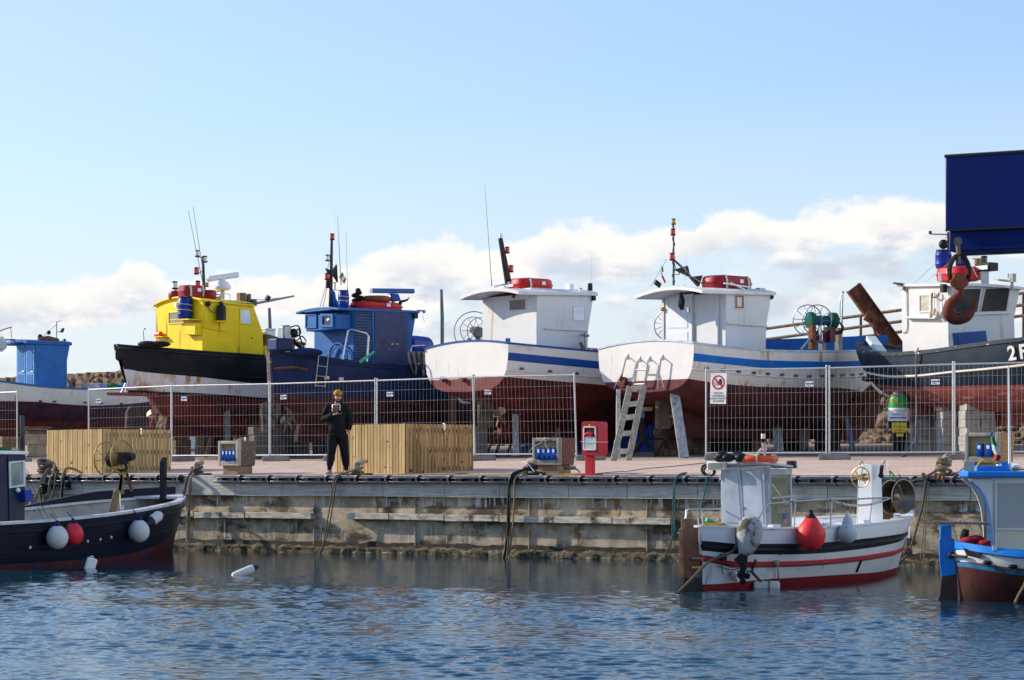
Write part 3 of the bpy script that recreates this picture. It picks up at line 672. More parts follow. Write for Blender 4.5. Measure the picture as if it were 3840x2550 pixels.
# ---- boat B: yellow cabin, black and white hull
p0 = P(484, HZ, 67); fr = Fr(p0.x, p0.y, HEAD); L_ = 8.6; BB = T = thing('fishing_boat', 'fishing boat with a bright yellow cabin on a black, white and red hull', 'fishing boat', fr, SHEERG)
hB = Hull(fr, L_, [(0,.10),(.02,.45),(.06,.8),(.15,1.2),(.35,1.5),(.6,1.5),(.8,1.15),(.93,.5),(1,.02)],
  side(fr, L_, [(450,1290,0),(480,1291,-.6),(590,1298,-1.2),(760,1317,-1.5),(900,1329,-1.5),(1015,1337,-1.4)])+[(.8,3.35),(1,3.7)],
  [(0,2.12),(.09,2.02),(.13,1.5),(.3,1.15),(.6,1.05),(1,1.5)],
  [side(fr, L_, [(478,1480,0),(640,1481,-1),(850,1488,-1.3),(1010,1499,-1.4)])+[(1,2.4)], side(fr, L_, [(478,1463,0),(505,1462,-.5),(650,1467,-1.1),(850,1479,-1.4),(1010,1491,-1.4)])+[(1,2.5)],
   side(fr, L_, [(470,1380,0),(492,1383,-.5),(600,1392,-1.2),(760,1411,-1.5),(1015,1441,-1.5)])+[(1,3.0)]], [(0,1.6),(.1,2.0),(.5,2.2),(.85,1.4),(1,1.1)], .6, .42)
WHB = M('rust_streaked_white_hull', (.72,.72,.71), .5, var=.05, vs=3, bump=.2, bs=16, planks=(.3,.05), streak=[((.42,.17,.02), 3.6, .50, .10)], wear=((.05,.035,.03), 8, .68))
hB.build(T, [RED, BLKH, WHB, BLKH], deck=BLK, gun=BLKH, gh=.04)
hB.strake(T, lambda t: hB.sheer(t)-.62, BLKH, .035, .0, .9); hB.strake(T, lambda t: hB.sheer(t)-.06, BLKH, .05, 0, 1)
keel(T, [(1.25,2.0),(8.4,1.45),(8.2,.95),(1.1,.95)], .16, RED)
mb = MB(); mb.prism([fr.ry(a, b, -.06) for a, b in ((474,1605),(478,1545),(488,1525),(503,1520),(520,1528),(532,1540),(550,1540),(553,1606))], (0, .12, 0)); mb.build('rudder', M('rudder_plate', (.06,.045,.04), .8, var=.4, bump=.4), T, bev=.01)
prop(T, fr.ry(572, 1562, 0), .30, M('bronze', (.50,.30,.20), .35, .8, var=.2))
mb = MB(); q = [fr.ry(a, 1483, y) for a, y in ((400,0),(470,-.42),(590,-.5))]; q = [q[0], q[1], q[2], V((q[2].x, .5, q[2].z)), V((q[1].x, .42, q[1].z))]
for v in q: v.z = 2.09
mb.prism(q, (0,0,.07)); mb.build('stern_platform', M('worn_red_wood', (.22,.05,.035), .8, var=.3, wear=((.45,.33,.25), 6, .62)), T)
for a in (.15, -.15): mb = MB(); mb.tube([fr.ry(460-a*60,1478,a), fr.ry(485,1408,a*.3)], .015); mb.build('platform_stay', GREYM, T)
w = solve_w(fr, 760, 584); pr, _ = cabin(fr, T, w, [(760,1318),(760,1126),(951,1147),(985,1245),(989,1338)], YEL)
fa = Face(fr, pr[0], (-1,0,0)); fs = Face(fr, pr[0], (0,-1,0))
roof(fr, T, pr[1].x-.08, pr[2].x+.03, pr[1].z+.02, pr[2].z+.02, w+.06, .16, .05, YEL)
mb = MB(); n_ = 10; arc = [V((pr[1].x+.01, -w+2*w*i/n_, pr[1].z-.02+.155*(1-(1-2*i/n_)**2))) for i in range(n_+1)]; mb.prism(arc, (pr[2].x-pr[1].x-.02, 0, 0)); mb.build('roof_camber', YEL, T)
fa.window(T, [(636,1174),(690,1170),(690,1209),(636,1212)], YEL, GLG, 4, .03)
mb = MB(); sh_ = [fa.pt(686,1203), fa.pt(756,1201)]; mb.prism([sh_[0], sh_[1], sh_[1]+V((-.42,0,0)), sh_[0]+V((-.42,0,0))], (0,0,.03)); mb.build('shelf', YEL, T)
mb = MB(); fa.rect(707,1212,757,1256,0,.22,mb); mb.build('locker', YEL, T, bev=.01)
fs.window(T, [(902,1160),(939,1164),(939,1215),(902,1211)], YEL, GLW, 4, .02)
d_ = fs.board(T, 'door', [(898,1222),(941,1226),(941,1327),(898,1322)], YEL, 0, .008); fs.board(d_, 'handle', [(942,1265),(946,1265),(946,1269),(942,1269)], BLK, 0, .03)
mb = MB(); mb.ball(fs.pt(778,1139,.03), (.09,.06), 12, 0, V((0,1,0))); mb.build('cabin_lamp', BLK, T)
mb = MB(); fa.rect(664,1136,673,1154,0,.1,mb); mb.build('wall_lamp', WPL, T, bev=.01)
mb = MB(); fa.rect(586,1262,632,1265,0,.2,mb); mb.build('bracket', YEL, T)
q = fa.pt(605,1262,.1); loose('signal_light', 'small orange signal light on the bracket of the yellow cabin', 'light', sub(fr, q), MB().tube([V((0,-.14,q.z+.07)), V((0,.14,q.z+.07))], .07, 10), M('orange_plastic', (.75,.06,.015), .3))
def barrel(name, label, fr2, R, h, mat, ribs=True, cat='barrel', rope=False):
    z = fr2.zb; t_ = thing(name, label, cat, fr2); mb = MB(); pf = [(R*.86,0),(R*.93,.03*h),(R,.22*h),(R*1.03,.25*h),(R,.28*h),(R*1.02,.5*h),(R,.72*h),(R*1.03,.75*h),(R,.78*h),(R*.93,.96*h),(R*.86,h)]
    mb.lathe([(r, z+zz) for r, zz in pf], (0,0,0), n=20); mb.build('drum', mat, t_)
    mb = MB(); mb.lathe([(R*.9, z+h+.002), (R*.9, z+h+.035)], (0,0,0), n=20); mb.build('lid', BLK, t_)
    if rope:
        for zz in (.4, .66): mb = MB(); mb.ring((0,0,z+h*zz), R*1.05, .012, V((.1,.05,1)), 20); mb.build('lashing', ROPW, t_)
    return t_
q = (sh_[0]+sh_[1])/2+V((-.2,.06,.03)); barrel('plastic_barrel', 'blue plastic barrel lashed to the shelf on the yellow cabin', sub(fr, q), .205, .60, BLUP, rope=True)
q = fs.pt(820,1206,.14); z = q.z; mb = MB(); mb.lathe([(.10,z),(.135,z+.02),(.14,z+.36),(.12,z+.44),(.05,z+.48),(.05,z+.54),(.08,z+.55)], (0,0,0), n=16)
loose('gas_bottle', 'dark green gas bottle strapped to the side of the yellow cabin', 'gas bottle', sub(fr, q), mb, M('dark_green_paint', (.012,.025,.024), .5, var=.3))
mb = MB(); fs.rect(797,1204,840,1208,0,.3,mb); mb.build('bottle_shelf', YEL, T)
mb = MB(); mb.tube(spline([fs.pt(778,1150,.03), fs.pt(790,1168,.05), fs.pt(812,1172,.1), fs.pt(826,1160,.15), fs.pt(824,1140,.15)]), .015); mb.build('gas_hose', M('teal_hose', (.04,.16,.18), .5), T)
mb = MB(); mb.tube([fs.pt(763,1150,.02), fs.pt(764,1228,.02), fs.pt(800,1236,.02), fs.pt(848,1240,.02)], .015); mb.build('pipe', YEL, T)
zr = pr[1].z+.16
def raft(label, fr2, lx, ly, h, mat, cat='life raft', group=None, straps=2):   # oval canister with a rim and white straps
    z = fr2.zb; t_ = thing('life_raft_canister', label, cat, fr2, group); mb = MB(); n = 28
    def el(k, zz): return [V((lx/2*k*(abs(cos(a))**.6)*(1 if cos(a) > 0 else -1), ly/2*k*(abs(sin(a))**.6)*(1 if sin(a) > 0 else -1), z+zz)) for a in (2*pi*i/n for i in range(n))]
    mb.loft([el(.88,0), el(.97,.06*h), el(1,.45*h), el(1.035,.46*h), el(1.035,.54*h), el(1,.55*h), el(.96,.9*h), el(.86,h)]); mb.build('shell', mat, t_)
    for i in range(straps):
        x = lx*(-.28+.56*i/max(straps-1, 1)); mb = MB(); yy = ly/2*1.03
        mb.loft([[V((x-.03,a,b)), V((x+.03,a,b)), V((x+.03,a*1.03,b+.008)), V((x-.03,a*1.03,b+.008))] for a, b in ((-yy,z+.02),(-yy*1.02,z+h*.5),(-yy*.9,z+h*1.005),(yy*.9,z+h*1.005),(yy*1.02,z+h*.5),(yy,z+.02))]); mb.build('strap', ROPW, t_)
    mb = MB(); mb.box((lx*.1, -ly/2-.012, z+h*.62), (.12,.012,.09)); mb.build('label_plate', WPL, t_)
    return t_
def onroof(px, py, y): return fr.ry(px, py, y)
q = onroof(718,1122,-.25); raft('red life raft canister on the yellow cabin roof', sub(fr, V((q.x, q.y, zr-.02))), .72, .62, .34, REDD)
for px, y in ((660,.35),(783,-.5)):
    q = onroof(px,1122,y); mb = MB(); z0_ = zr-.04; mb.lathe([(.20,z0_),(.22,z0_+.05),(.22,z0_+.16),(.19,z0_+.24)], (0,0,0), n=14)
    loose('fish_tub', 'dark red plastic tub '+('left' if px < 700 else 'right')+' of the raft canister on the yellow cabin roof', 'tub', sub(fr, V((q.x,q.y,z0_))), mb, REDD)
m0 = fr.ry(766,1122,-.15); mt = fr.ry(761,960,-.15); mb = MB(); mb.tube([m0, mt], [.055,.035], 8)
mb.tube([fr.ry(764,1017,-.15), fr.ry(735,1025,-.15)], .012); mb.tube([fr.ry(761,965,-.15), fr.ry(737,964,-.15)], .012); mb.build('mast', M('dark_mast', (.05,.05,.05), .5, var=.5, wear=((.4,.4,.38), 8, .6)), T)
lamp(T, fr.ry(740,951,-.15), .075, WLENS); lamp(T, fr.ry(769,972,-.17), .075, WLENS); lamp(T, fr.ry(737,1016,-.15), .08, REDL); lamp(T, fr.ry(742,1066,-.1), .08, REDL); lamp(T, fr.ry(777,1068,-.2), .05, M('amber_lens', (.6,.3,.05), .3))
mb = MB(); a = fr.ry(658,1122,.4); mb.tube([a, fr.ry(660,1062,.4)], .045); mb.build('lamp_post', WPL, T); lamp(T, fr.ry(656,1070,.4), .09, WLENS)
mb = MB(); mb.tube([fr.ry(743,1068,-.1), fr.ry(743,1122,-.1)], .012); mb.build('lamp_stem', GREYM, T)
whip(T, fr.ry(765,1085,-.2), fr.ry(706,790,-.2), .014); whip(T, fr.ry(768,1060,-.1), fr.ry(724,775,-.1), .014)
rd = fr.ry(835,1122,-.3); mb = MB(); mb.tube([rd, fr.ry(835,1088,-.3)], .06, 8); rp_ = mb.build('radar', GREYM, T)
c = fr.ry(834,1075,-.3); mb = MB(); mb.lathe([(.17,c.z-.10),(.24,c.z-.06),(.25,c.z),(.18,c.z+.13),(.10,c.z+.16),(.10,c.z+.22)], V((c.x,c.y,0)), n=18); mb.build('radar_housing', WPL, rp_)
c = fr.ry(835,1040,-.3); mb = MB(); a, b = fr.ry(778,1047,-.3), fr.ry(893,1030,-.3); mb.tube([a, a.lerp(b,.02), b.lerp(a,.02), b], [.05,.085,.085,.05], 10); mb.build('scanner_bar', WPL, rp_)
mb = MB(); mb.tube([fr.ry(835,1100,-.3), fr.ry(862,1104,-.3), fr.ry(862,1135,-.3)], .012); mb.build('bracket_arm', GREYM, rp_)
mb = MB(); mb.ring(fr.ry(815,1112,-.45), .15, .02, V((.2,.3,1))); mb.ring(fr.ry(818,1115,-.45), .12, .02, V((-.3,.2,1))); mb.ring(fr.ry(820,1108,-.45), .13, .02, V((.3,.9,.4)))
c = fr.ry(815,1118,-.45); mb.v = [v-V((c.x,c.y,0)) for v in mb.v]; loose('rope_coil', 'coil of white rope beside the radar on the yellow cabin roof', 'rope', sub(fr, V((c.x,c.y,zr-.02))), mb, ROPW)
mb = MB(); a = fr.ry(905,1140,-.2); mb.box((a.x,a.y,a.z+.14), (.2,.2,.36)); mb.build('wooden_bitt', WOOD, T, bev=.01); mb = MB(); mb.box((a.x+.22,a.y,a.z+.13), (.10,.2,.34)); mb.box((a.x+.35,a.y-.1,a.z+.05),(.16,.12,.2)); mb.build('cleat_box', M('dark_grey_paint', (.08,.08,.09), .5), T, bev=.01)
mb = MB(); mb.tube([fr.ry(945,1140,-.2), fr.ry(1030,1124,-.2), fr.ry(1103,1110,-.2)], [.04,.035,.025], 8); mb.tube([fr.ry(850,1128,-.2), fr.ry(1000,1122,-.2), fr.ry(1100,1112,-.2)], .008); mb.build('boom', GREYM, T); mb = MB(); mb.box(fr.ry(1004,1118,-.2), (.12,.1,.14), Matrix.Rotation(.5,3,'Y')); mb.build('floodlight', BLK, T)
mb = MB(); mb.tube(spline([fr.ry(541,1290,-.6), fr.ry(538,1250,-.6), fr.ry(538,1238,-.6), fr.ry(543,1231,-.6), fr.ry(545,1238,-.6)]), .012); mb.build('hook_rod', GREYM, T)
for px in (556, 600): q = fr.ry(px,1290,-1.0); mb = MB(); mb.ball((0,0,q.z), (.3,.09), 12); loose('black_fender', 'flat black fender lying on the stern rail of the yellow-cabin boat, '+('nearer the stern' if px < 580 else 'nearer the cabin'), 'fender', sub(fr, q), mb, BLK)
mb = MB(); q = fr.ry(1003,1318,-.9); mb.box((q.x+.2,q.y,q.z), (.9,.5,.3)); mb.build('deck_locker', YEL, T, bev=.02)
mb = MB(); q = fr.ry(1002,1258,-.3); mb.box((q.x,q.y,q.z), (.32,.4,.28)); mb.box((q.x,q.y,q.z+.17),(.36,.44,.06)); mb.tube([q, q-V((0,0,.5))], .05); mb.build('deck_unit', WPL, T, bev=.02)
mb = MB(); q = fr.ry(1010,1295,-.9); mb.box((q.x+.35,q.y+.2,q.z+.05), (1.0,.5,.35), Matrix.Rotation(.2,3,'Y')); mb.build('hatch_board', M('brown_board', (.14,.10,.07), .8), T)
# hull letters on the port and starboard quarters
for sg in (1,):
    for i, ch in enumerate('159'):
        p = hB.pt(.012+.018*i, 3.30-.03*i, 1); d = hB.pt(.018+.018*i, 3.30, 1)-p; text(ch, .42, basis(p+V((-.02,.03,0)), -d, V((-.12,0,1))), WPL, 'hull_number', T)
# ---- boat C: all blue
p0 = P(1018, HZ, 64); fr = Fr(p0.x, p0.y, HEAD); L_ = 8.8; BC = T = thing('fishing_boat', 'navy blue fishing boat with a long blue radar bar on its cabin', 'fishing boat', fr, SHEERG)
hC = Hull(fr, L_, [(0,.10),(.02,.45),(.06,.8),(.15,1.2),(.35,1.55),(.6,1.5),(.8,1.15),(.93,.5),(1,.02)],
  side(fr, L_, [(1012,1296,0),(1035,1301,-.7),(1100,1317,-1.1),(1200,1335,-1.4),(1300,1353,-1.5),(1400,1367,-1.55),(1570,1376,-1.5)])+[(.8,3.0),(1,3.3)],
  [(0,1.75),(.06,1.7),(.10,1.2),(.3,1.0),(.6,.95),(1,1.3)],
  [side(fr, L_, [(1020,1488,0),(1200,1502,-1.3),(1400,1512,-1.5),(1700,1522,-1.5)])+[(1,2.1)], side(fr, L_, [(1020,1474,0),(1200,1486,-1.3),(1400,1493,-1.5),(1700,1506,-1.5)])+[(1,2.3)]], [(0,1.5),(.1,1.9),(.5,2.2),(.85,1.4),(1,1.1)], .6, .05)
hC.build(T, [REDC, M('dull_red_band', (.085,.016,.014), .85, var=.4, vs=2, grime=((.03,.015,.02), 1.5, .5, .12, (.5,.5,2))), NAVY], deck=BCAB, gun=NAVY, gh=.07)
hC.strake(T, lambda t: hC.sheer(t)-.55, NAVY, .03, .0, .9); hC.strake(T, lambda t: hC.sheer(t)-.05, NAVY, .04, 0, 1)
FOUL = M('fouled_grey_metal', (.09,.08,.07), .9, var=.5, vs=4, bump=.6, bs=18, grime=((.04,.02,.02), 3, .5, .1), speck=[((.35,.32,.28), 10, .66, .05)])
keel(T, [(.95,1.7),(8.6,1.25),(8.4,.75),(.75,.75)], .2, REDC)
mb = MB(); mb.prism([fr.ry(a, b, -.06) for a, b in ((988,1622),(982,1515),(1004,1508),(1052,1512),(1050,1560),(1036,1590),(1040,1622))], (0,.12,0)); mb.build('rudder', FOUL, T, bev=.012)
mb = MB(); q0 = fr.ry(1018,1300,0); mb.prism([fr.ry(a,b,-.09) for a,b in ((1010,1296),(1024,1296),(1032,1510),(1018,1510))], (0,.18,0)); mb.build('sternpost', M('worn_sternpost', (.10,.09,.10), .7, var=.5, wear=((.35,.25,.18), 6, .6)), T, bev=.01)
prop(T, fr.ry(1075,1585,0), .30, FOUL)
for i, (px, py) in enumerate(((1226,1416),(1278,1421))): q = hC.at(px, py); mb = MB(); mb.box(q+V((0,-.01,0)), (.13,.05,.08)); mb.build('scupper', M('scupper_rim', (.6,.6,.5), .5), T)
mb = MB(); 
for (a, b) in ((1030,1395),(1115,1385),(1160,1392)): pass
mb.tube([hC.at(1025,1383)+V((0,-.05,0)), hC.at(1100,1376)+V((0,-.07,0)), hC.at(1150,1386)+V((0,-.07,0))], .035, 8); mb.build('boarding_pole', RUST, T)
for sg in (-1,):
    for i, ch in enumerate('71'): q = hC.pt(.006+.012*i, 3.12-.02*i, 1); d = hC.pt(.02+.012*i, 3.1, 1)-hC.pt(.006+.012*i, 3.1, 1); text(ch, .26, basis(q+V((-.03,.03,0)), -d, V((0,0,1))), YEL, 'hull_number', T)
w = solve_w(fr, 1326, 1178); pr, _ = cabin(fr, T, w, [(1326,1372),(1326,1160),(1562,1168),(1545,1272),(1543,1390)], BCAB)
fa = Face(fr, pr[0], (-1,0,0)); fs = Face(fr, pr[0], (0,-1,0))
roof(fr, T, pr[1].x-.55, pr[2].x+.06, pr[1].z+.01, pr[2].z+.01, w+.08, .07, .06, BCAB)
mb = MB(); n_ = 19
for i in range(n_):
    y0_, y1_ = 1163+i*10.6, 1163+(i+1)*10.6-1
    q = [(1329,y0_),(1395,y0_+3),(1395,y1_+3),(1329,y1_)]; a = [fs.pt(x,y,.01) for x,y in q]; mb.hexa([a[0],a[1],a[2]+V((0,-.035,0)),a[3]+V((0,-.035,0)),a[0]+V((0,.02,0)),a[1]+V((0,.02,0)),a[2]+V((0,.02,0)),a[3]+V((0,.02,0))])
mb.build('louvred_panel', SLAT2, T)
fs.board(T, 'wheelhouse_edge_trim', [(1392,1162),(1400,1162),(1400,1372),(1394,1372)], BCAB, .0, .05)
d_ = fs.board(T, 'door', [(1402,1168),(1526,1172),(1522,1374),(1400,1368)], SLATE, .0, .06)
for px in (1466,1484): fs.board(d_, 'door_latch', [(px-5,1288),(px+5,1288),(px+5,1294),(px-5,1294)], M('brass', (.45,.30,.10), .4, .8), .06, .08)
# window box overhanging the after side
xb = pr[1].x-.5; c0 = fr.rx(1259,1176,xb); c1 = fr.rx(1147,1176,xb); zb_ = fr.rx(1259,1234,xb).z
mb = MB(); mb.bb((xb, c0.y, zb_), (pr[0].x+.3, c1.y, c0.z)); mb.build('window_box', BCAB, T, bev=.02)
fb = Face(fr, (xb, 0, 0), (-1,0,0))
fb.window(T, [(1152,1184),(1186,1183),(1186,1226),(1152,1228)], BCAB, BCAB, 4, .04, 'shutter'); fb.window(T, [(1214,1186),(1244,1186),(1244,1218),(1214,1218)], BCAB, GLD, 9, .05)
fb.board(T, 'white_bag', [(1228,1196),(1238,1192),(1240,1200),(1230,1206)], WPL, .02, .04, .008)
mb = MB(); mb.bb((xb-.05, c0.y+.15, c0.z+.10), (pr[0].x, c1.y, c0.z+.19)); mb.build('visor', BCAB, T, bev=.015)
mb = MB(); c = fr.rx(1266,1350,pr[0].x-.12); R_ = .46; mb.tube([c+V((0, R_*cos(pi*i/12), R_*sin(pi*i/12))) for i in range(13)], .03, 6); mb.tube([c+V((0, R_*.8*cos(pi*i/12), R_*.8*sin(pi*i/12))) for i in range(13)], .02, 6); mb.build('hoop', BCAB, T)
zr = pr[1].z+.08
def rp(px, py, y): return fr.ry(px, py, y)
mb = MB(); mb.tube([rp(1240,1150,.3), rp(1241,1085,.3), rp(1244,900,.3), rp(1246,884,.3)], [.06,.05,.035,.03], 8)
mb.tube([rp(1243,975,.3), rp(1228,978,.3)], .012); mb.tube([rp(1242,1048,.3), rp(1227,1050,.3)], .012); mb.tube([rp(1241,1072,.3), rp(1228,1072,.3)], .015)
mb.tube([rp(1235,1030,.35), rp(1200,1150,.5)], .008); mb.tube([rp(1235,1030,.35), rp(1212,1150,.2)], .008); mb.tube([rp(1244,920,.3), rp(1222,1050,.35)], .007); mb.build('mast', M('black_mast', (.02,.022,.022), .5, var=.4), T)
lamp(T, rp(1246,888,.3), .07, REDL); lamp(T, rp(1228,967,.3), .07, WLENS); lamp(T, rp(1227,1037,.3), .075, REDL); lamp(T, rp(1231,1066,.3), .08, BLK)
whip(T, rp(1247,884,.3), rp(1256,800,.3), .010); whip(T, rp(1279,1068,.1), rp(1266,808,.1), .012); whip(T, rp(1303,1090,.0), rp(1298,868,.0), .008)
mb = MB(); q = [rp(1224,1006,.3), rp(1246,1016,.3), rp(1264,991,.3), rp(1268,1058,.3), rp(1250,1030,.3), rp(1236,1030,.3)]; mb.prism(q, (.02,.10,0)); mb.build('black_day_shape', BLK, T)
mb = MB(); mb.tube(spline([rp(1238,1100,.3), rp(1246,1098,.3), rp(1252,1130,.3), rp(1262,1152,.3)]), [.06]*6+[.08]*6+[.1]*7, 10); mb.build('vent_cowl', BCAB, T)
mb = MB(); mb.lathe([(.1,0),(.03,.03),(.03,.2),(.08,.22)], rp(1256,1088,.3), n=10); mb.build('searchlight', WPL, T)
q = rp(1288,1158,-.15); barrel('plastic_barrel', 'blue plastic barrel standing on the roof of the navy boat by its mast', sub(fr, V((q.x,q.y,zr))), .15, .46, BLUP, rope=True)
mb = MB(); a, b, c_ = rp(1277,1030,.1), rp(1297,1056,.1), rp(1290,1058,.1)
fl = thing('flag', 'tattered green, white and red flag on the whip aerial of the navy boat', 'flag', sub(fr, a)); 
for i, mt_ in enumerate((M('flag_green', (.02,.22,.07), .8), M('flag_white', (.7,.7,.66), .8), M('flag_red', (.55,.03,.03), .8))):
    k0, k1 = i/3, (i+1)/3; lw = lambda k: a.lerp(b, k)-a+V((0,0,a.z)); up_ = V((.05,0,.07)); mb = MB()
    mb.prism([v-V((0,0,0)) for v in (lw(k0)-up_, lw(k1)-up_, lw(k1)+up_+V((0,.03*i,0)), lw(k0)+up_)], (0,.006,0)); mb.build('flag_band', mt_, fl)
q = rp(1410,1153,-.2); zf = zr-.02
raft('bright red life raft canister on the navy boat roof under the blue radar bar', sub(fr, V((q.x,q.y,zf))), 1.55, .75, .22, REDP, straps=0)
mb = MB(); q = rp(1410,1114,-.2); mb.ring((0,0,zf+.31), .33, .085, V((0,0,1)), 28, 8); loose('lifebuoy', 'faded brown lifebuoy lying on the bright red raft canister of the navy boat', 'lifebuoy', sub(fr, V((q.x,q.y,zf+.22))), mb, M('faded_orange', (.26,.075,.035), .7, var=.25))
mb = MB(); q = rp(1341,1120,-.1)
for i in range(5): mb.ball((.05*sin(i*2.1), .05*cos(i*3.3), zf+.26+.07*i), (.15-.018*i, .07), 9)
tag(mb.build('net_bundle', M('black_net', (.018,.018,.016), .95, bump=.8, bs=40), None, sub(fr, V((q.x,q.y,zf+.2))), ang=70), 'black net bundle at the end of the red raft canister of the navy boat', 'net')
rd = rp(1474,1130,-.4); mb = MB(); mb.tube([rp(1474,1170,-.4), rp(1474,1110,-.4)], .05, 8); R_ = mb.build('radar', GREYM, T)
mb = MB(); c = rp(1474,1115,-.4); mb.box((c.x,c.y,c.z), (.36,.3,.2), None, 0, .7); mb.build('radar_housing', BLUP, R_, bev=.03)
a, b = rp(1388,1090,-.4), rp(1552,1092,-.4); mb = MB(); mb.beam(a, b, .12, .13); mb.build('scanner_bar', M('blue_radar_bar', (.02,.10,.32), .4), R_, bev=.03); mb = MB(); mb.beam(a-V((.02,0,0)), a+V((.04,0,0)), .121, .132); mb.build('end_cap', WPL, R_)
mb = MB(); mb.tube(spline([rp(1500,1140,-.5), rp(1504,1131,-.5), rp(1518,1128,-.5), rp(1530,1122,-.5), rp(1534,1115,-.5)]), [.05]*6+[.035]*6+[.03]*6+[.015]*7, 8); mb.build('horn', BLK, T)
mb = MB(); mb.tube([rp(1563,1164,-.6), rp(1590,1166,-.6)], .025); mb.ball(rp(1590,1168,-.6), .05); mb.tube([rp(1588,1170,-.6), rp(1585,1185,-.6), rp(1592,1208,-.6)], .006); mb.build('side_arm', GREYM, T)
mb = MB(); mb.box(rp(1557,1182,-w-.03), (.14,.1,.18)); mb.build('side_light', BLK, T, bev=.01)
mb = MB(); mb.tube(spline([rp(1240,1158,.1), rp(1256,1170,-.2), rp(1300,1165,-.6), rp(1310,1150,-.7)], 5), .02, 5); mb.tube(spline([rp(1275,1172,-.4), rp(1285,1195,-.5), rp(1300,1200,-.6), rp(1307,1180,-.7)], 5), .01, 5); mb.build('cable', ROPG, T)
mb = MB(); yy = -1.35; mb.tube([rp(1285,1348,yy), rp(1306,1240,yy), rp(1316,1236,yy), rp(1372,1250,yy), rp(1382,1262,yy), rp(1376,1356,yy)], .028, 8); mb.build('handrail', STEEL, T)
mb = MB(); a0, a1, b0, b1 = (hC.at(1188,1328)+V((0,-.1,.1)), hC.at(1173,1450)+V((0,-.12,0)), hC.at(1225,1335)+V((0,-.1,.1)), hC.at(1209,1452)+V((0,-.12,0)))
mb.tube([a0, a1], .018); mb.tube([b0, b1], .018)
for k in (.42,.70,.97): mb.tube([a0.lerp(a1,k), b0.lerp(b1,k)], .015)
mb.build('boarding_ladder', STEEL, T)
mb = MB(); a, b = rp(1350,1358,-1.45), rp(1402,1319,-1.3); c = (a+b)/2; mb.tube([a, b], .045, 8); mb.v = [v-V((c.x,c.y,0)) for v in mb.v]; loose('green_pole', 'short light green pole leaning against the slate cabin door of the navy boat', 'pole', sub(fr, V((c.x,c.y,a.z))), mb, M('mint_paint', (.06,.40,.24), .5))
q = rp(1560,1300,-.2); mb = MB(); mb.lathe([(.24,-.5),(.30,-.45),(.31,0),(.30,.45),(.24,.5)], (0,0,q.z), V((.9,.3,0)), 16); loose('plastic_barrel', 'blue plastic barrel lying on its side in front of the navy boat cabin', 'barrel', sub(fr, V((q.x,q.y,q.z-.3))), mb, BLUP)
mb = MB(); mb.tube([rp(1541,1374,-1.35), rp(1541,1308,-1.35), rp(1546,1298,-1.35), rp(1592,1297,-1.35)], .03, 8); mb.build('bow_rail', STEEL, T)
mb = MB(); rings = []
for i in range(9):
    k = i/8; cx_ = 1552+36*k-10*sin(k*3); r = []
    for j in range(11):
        a = pi*j/10; px = 1524+70*(j/10)*(1-.35*k)+26*k; r.append(rp(px, 1318+82*k*(.8+.35*sin(j*.9+.4)), -1.50-.10*sin(j*2.2+i*.3)-.05*k))
    rings.append(r)
mb.loft(rings, False, False); mb2 = MB(); c = rp(1560,1350,-1.5); mb.v = [v-V((c.x,c.y,0)) for v in mb.v]; tp = loose('tarpaulin', 'crumpled grey tarpaulin hanging over the rail at the bow of the navy boat', 'tarpaulin', sub(fr, V((c.x,c.y,rp(1560,1400,-1.5).z))), mb, CANV); sd_ = tp.modifiers.new('Solidify', 'SOLIDIFY'); sd_.thickness = .02
# engine and gear on the stern
q = rp(1082,1292,-.4); ob = thing('outboard_engine', 'old grey outboard engine with tangled black cables on the stern of the navy boat', 'outboard engine', sub(fr, q)); z = q.z
mb = MB(); mb.box((-.12,0,z+.30), (.30,.34,.42), Matrix.Rotation(-.1,3,'Y'), 0, .85); mb.build('cowl', GREYM, ob, bev=.05)
mb = MB(); mb.tube([(.0,0,z+.2),(.35,0,z-.05),(.5,0,z-.12)], .05); mb.tube(spline([(.1,-.1,z+.3),(.25,-.12,z+.42),(.3,-.1,z+.2),(.45,-.1,z-.1)]), .02); mb.tube(spline([(-.05,-.12,z+.45),(.2,-.15,z+.5),(.28,-.15,z+.3),(.15,-.12,z+.2)]), .02); mb.tube(spline([(0,-.18,z+.3),(.1,-.2,z+.1),(.3,-.2,z+.22),(.5,-.1,z+.1)]), .018); mb.ball((.08,-.12,z+.3), .13, 10); mb.build('engine_block', BLK, ob)
mb = MB(); mb.lathe([(.12,0),(.14,.1),(.1,.16)], (0,0,z), n=12); mb.build('base_mount', REDP, ob)
mb = MB(); a = rp(1050,1290,-.5); mb.box((a.x,a.y,a.z-.02), (.5,.5,.34)); mb.build('stern_locker', NAVY, T, bev=.05); mb = MB(); a = rp(1148,1322,-.9); mb.ball((a.x,a.y,a.z), (.45,.13), 12); mb.build('canvas_hood', NAVY, T)
mb = MB(); mb.tube([rp(1110,1285,-.3), rp(1145,1290,-.3)], .05); mb.tube([rp(1130,1282,-.3), rp(1128,1298,-.3)], .04); mb.build('deck_winch', M('worn_bronze', (.22,.20,.17), .6, .5, var=.3), T)
for px, y0_, y1_, dd_, nm in ((1010,1155,1330,71.5,'leaning slightly beside the stern of the navy boat'), (1655,1085,1300,70,'between the navy boat and the white boat')):
    b_ = P(px+3,y1_,dd_); t_ = P(px,y0_,dd_); g = zg(b_.x,b_.y); f2 = Fr(b_.x,b_.y,0,g); m = MB(); m.tube([V((0,0,g)), V((0,0,(b_.z+t_.z)/2)), V((t_.x-b_.x,0,t_.z))], [.065,.06,.045], 10); loose('steel_pole', 'thin grey steel pole '+nm, 'pole', f2, m, M('pole_grey', (.14,.15,.16), .5, .4), 'thin poles among the boats')

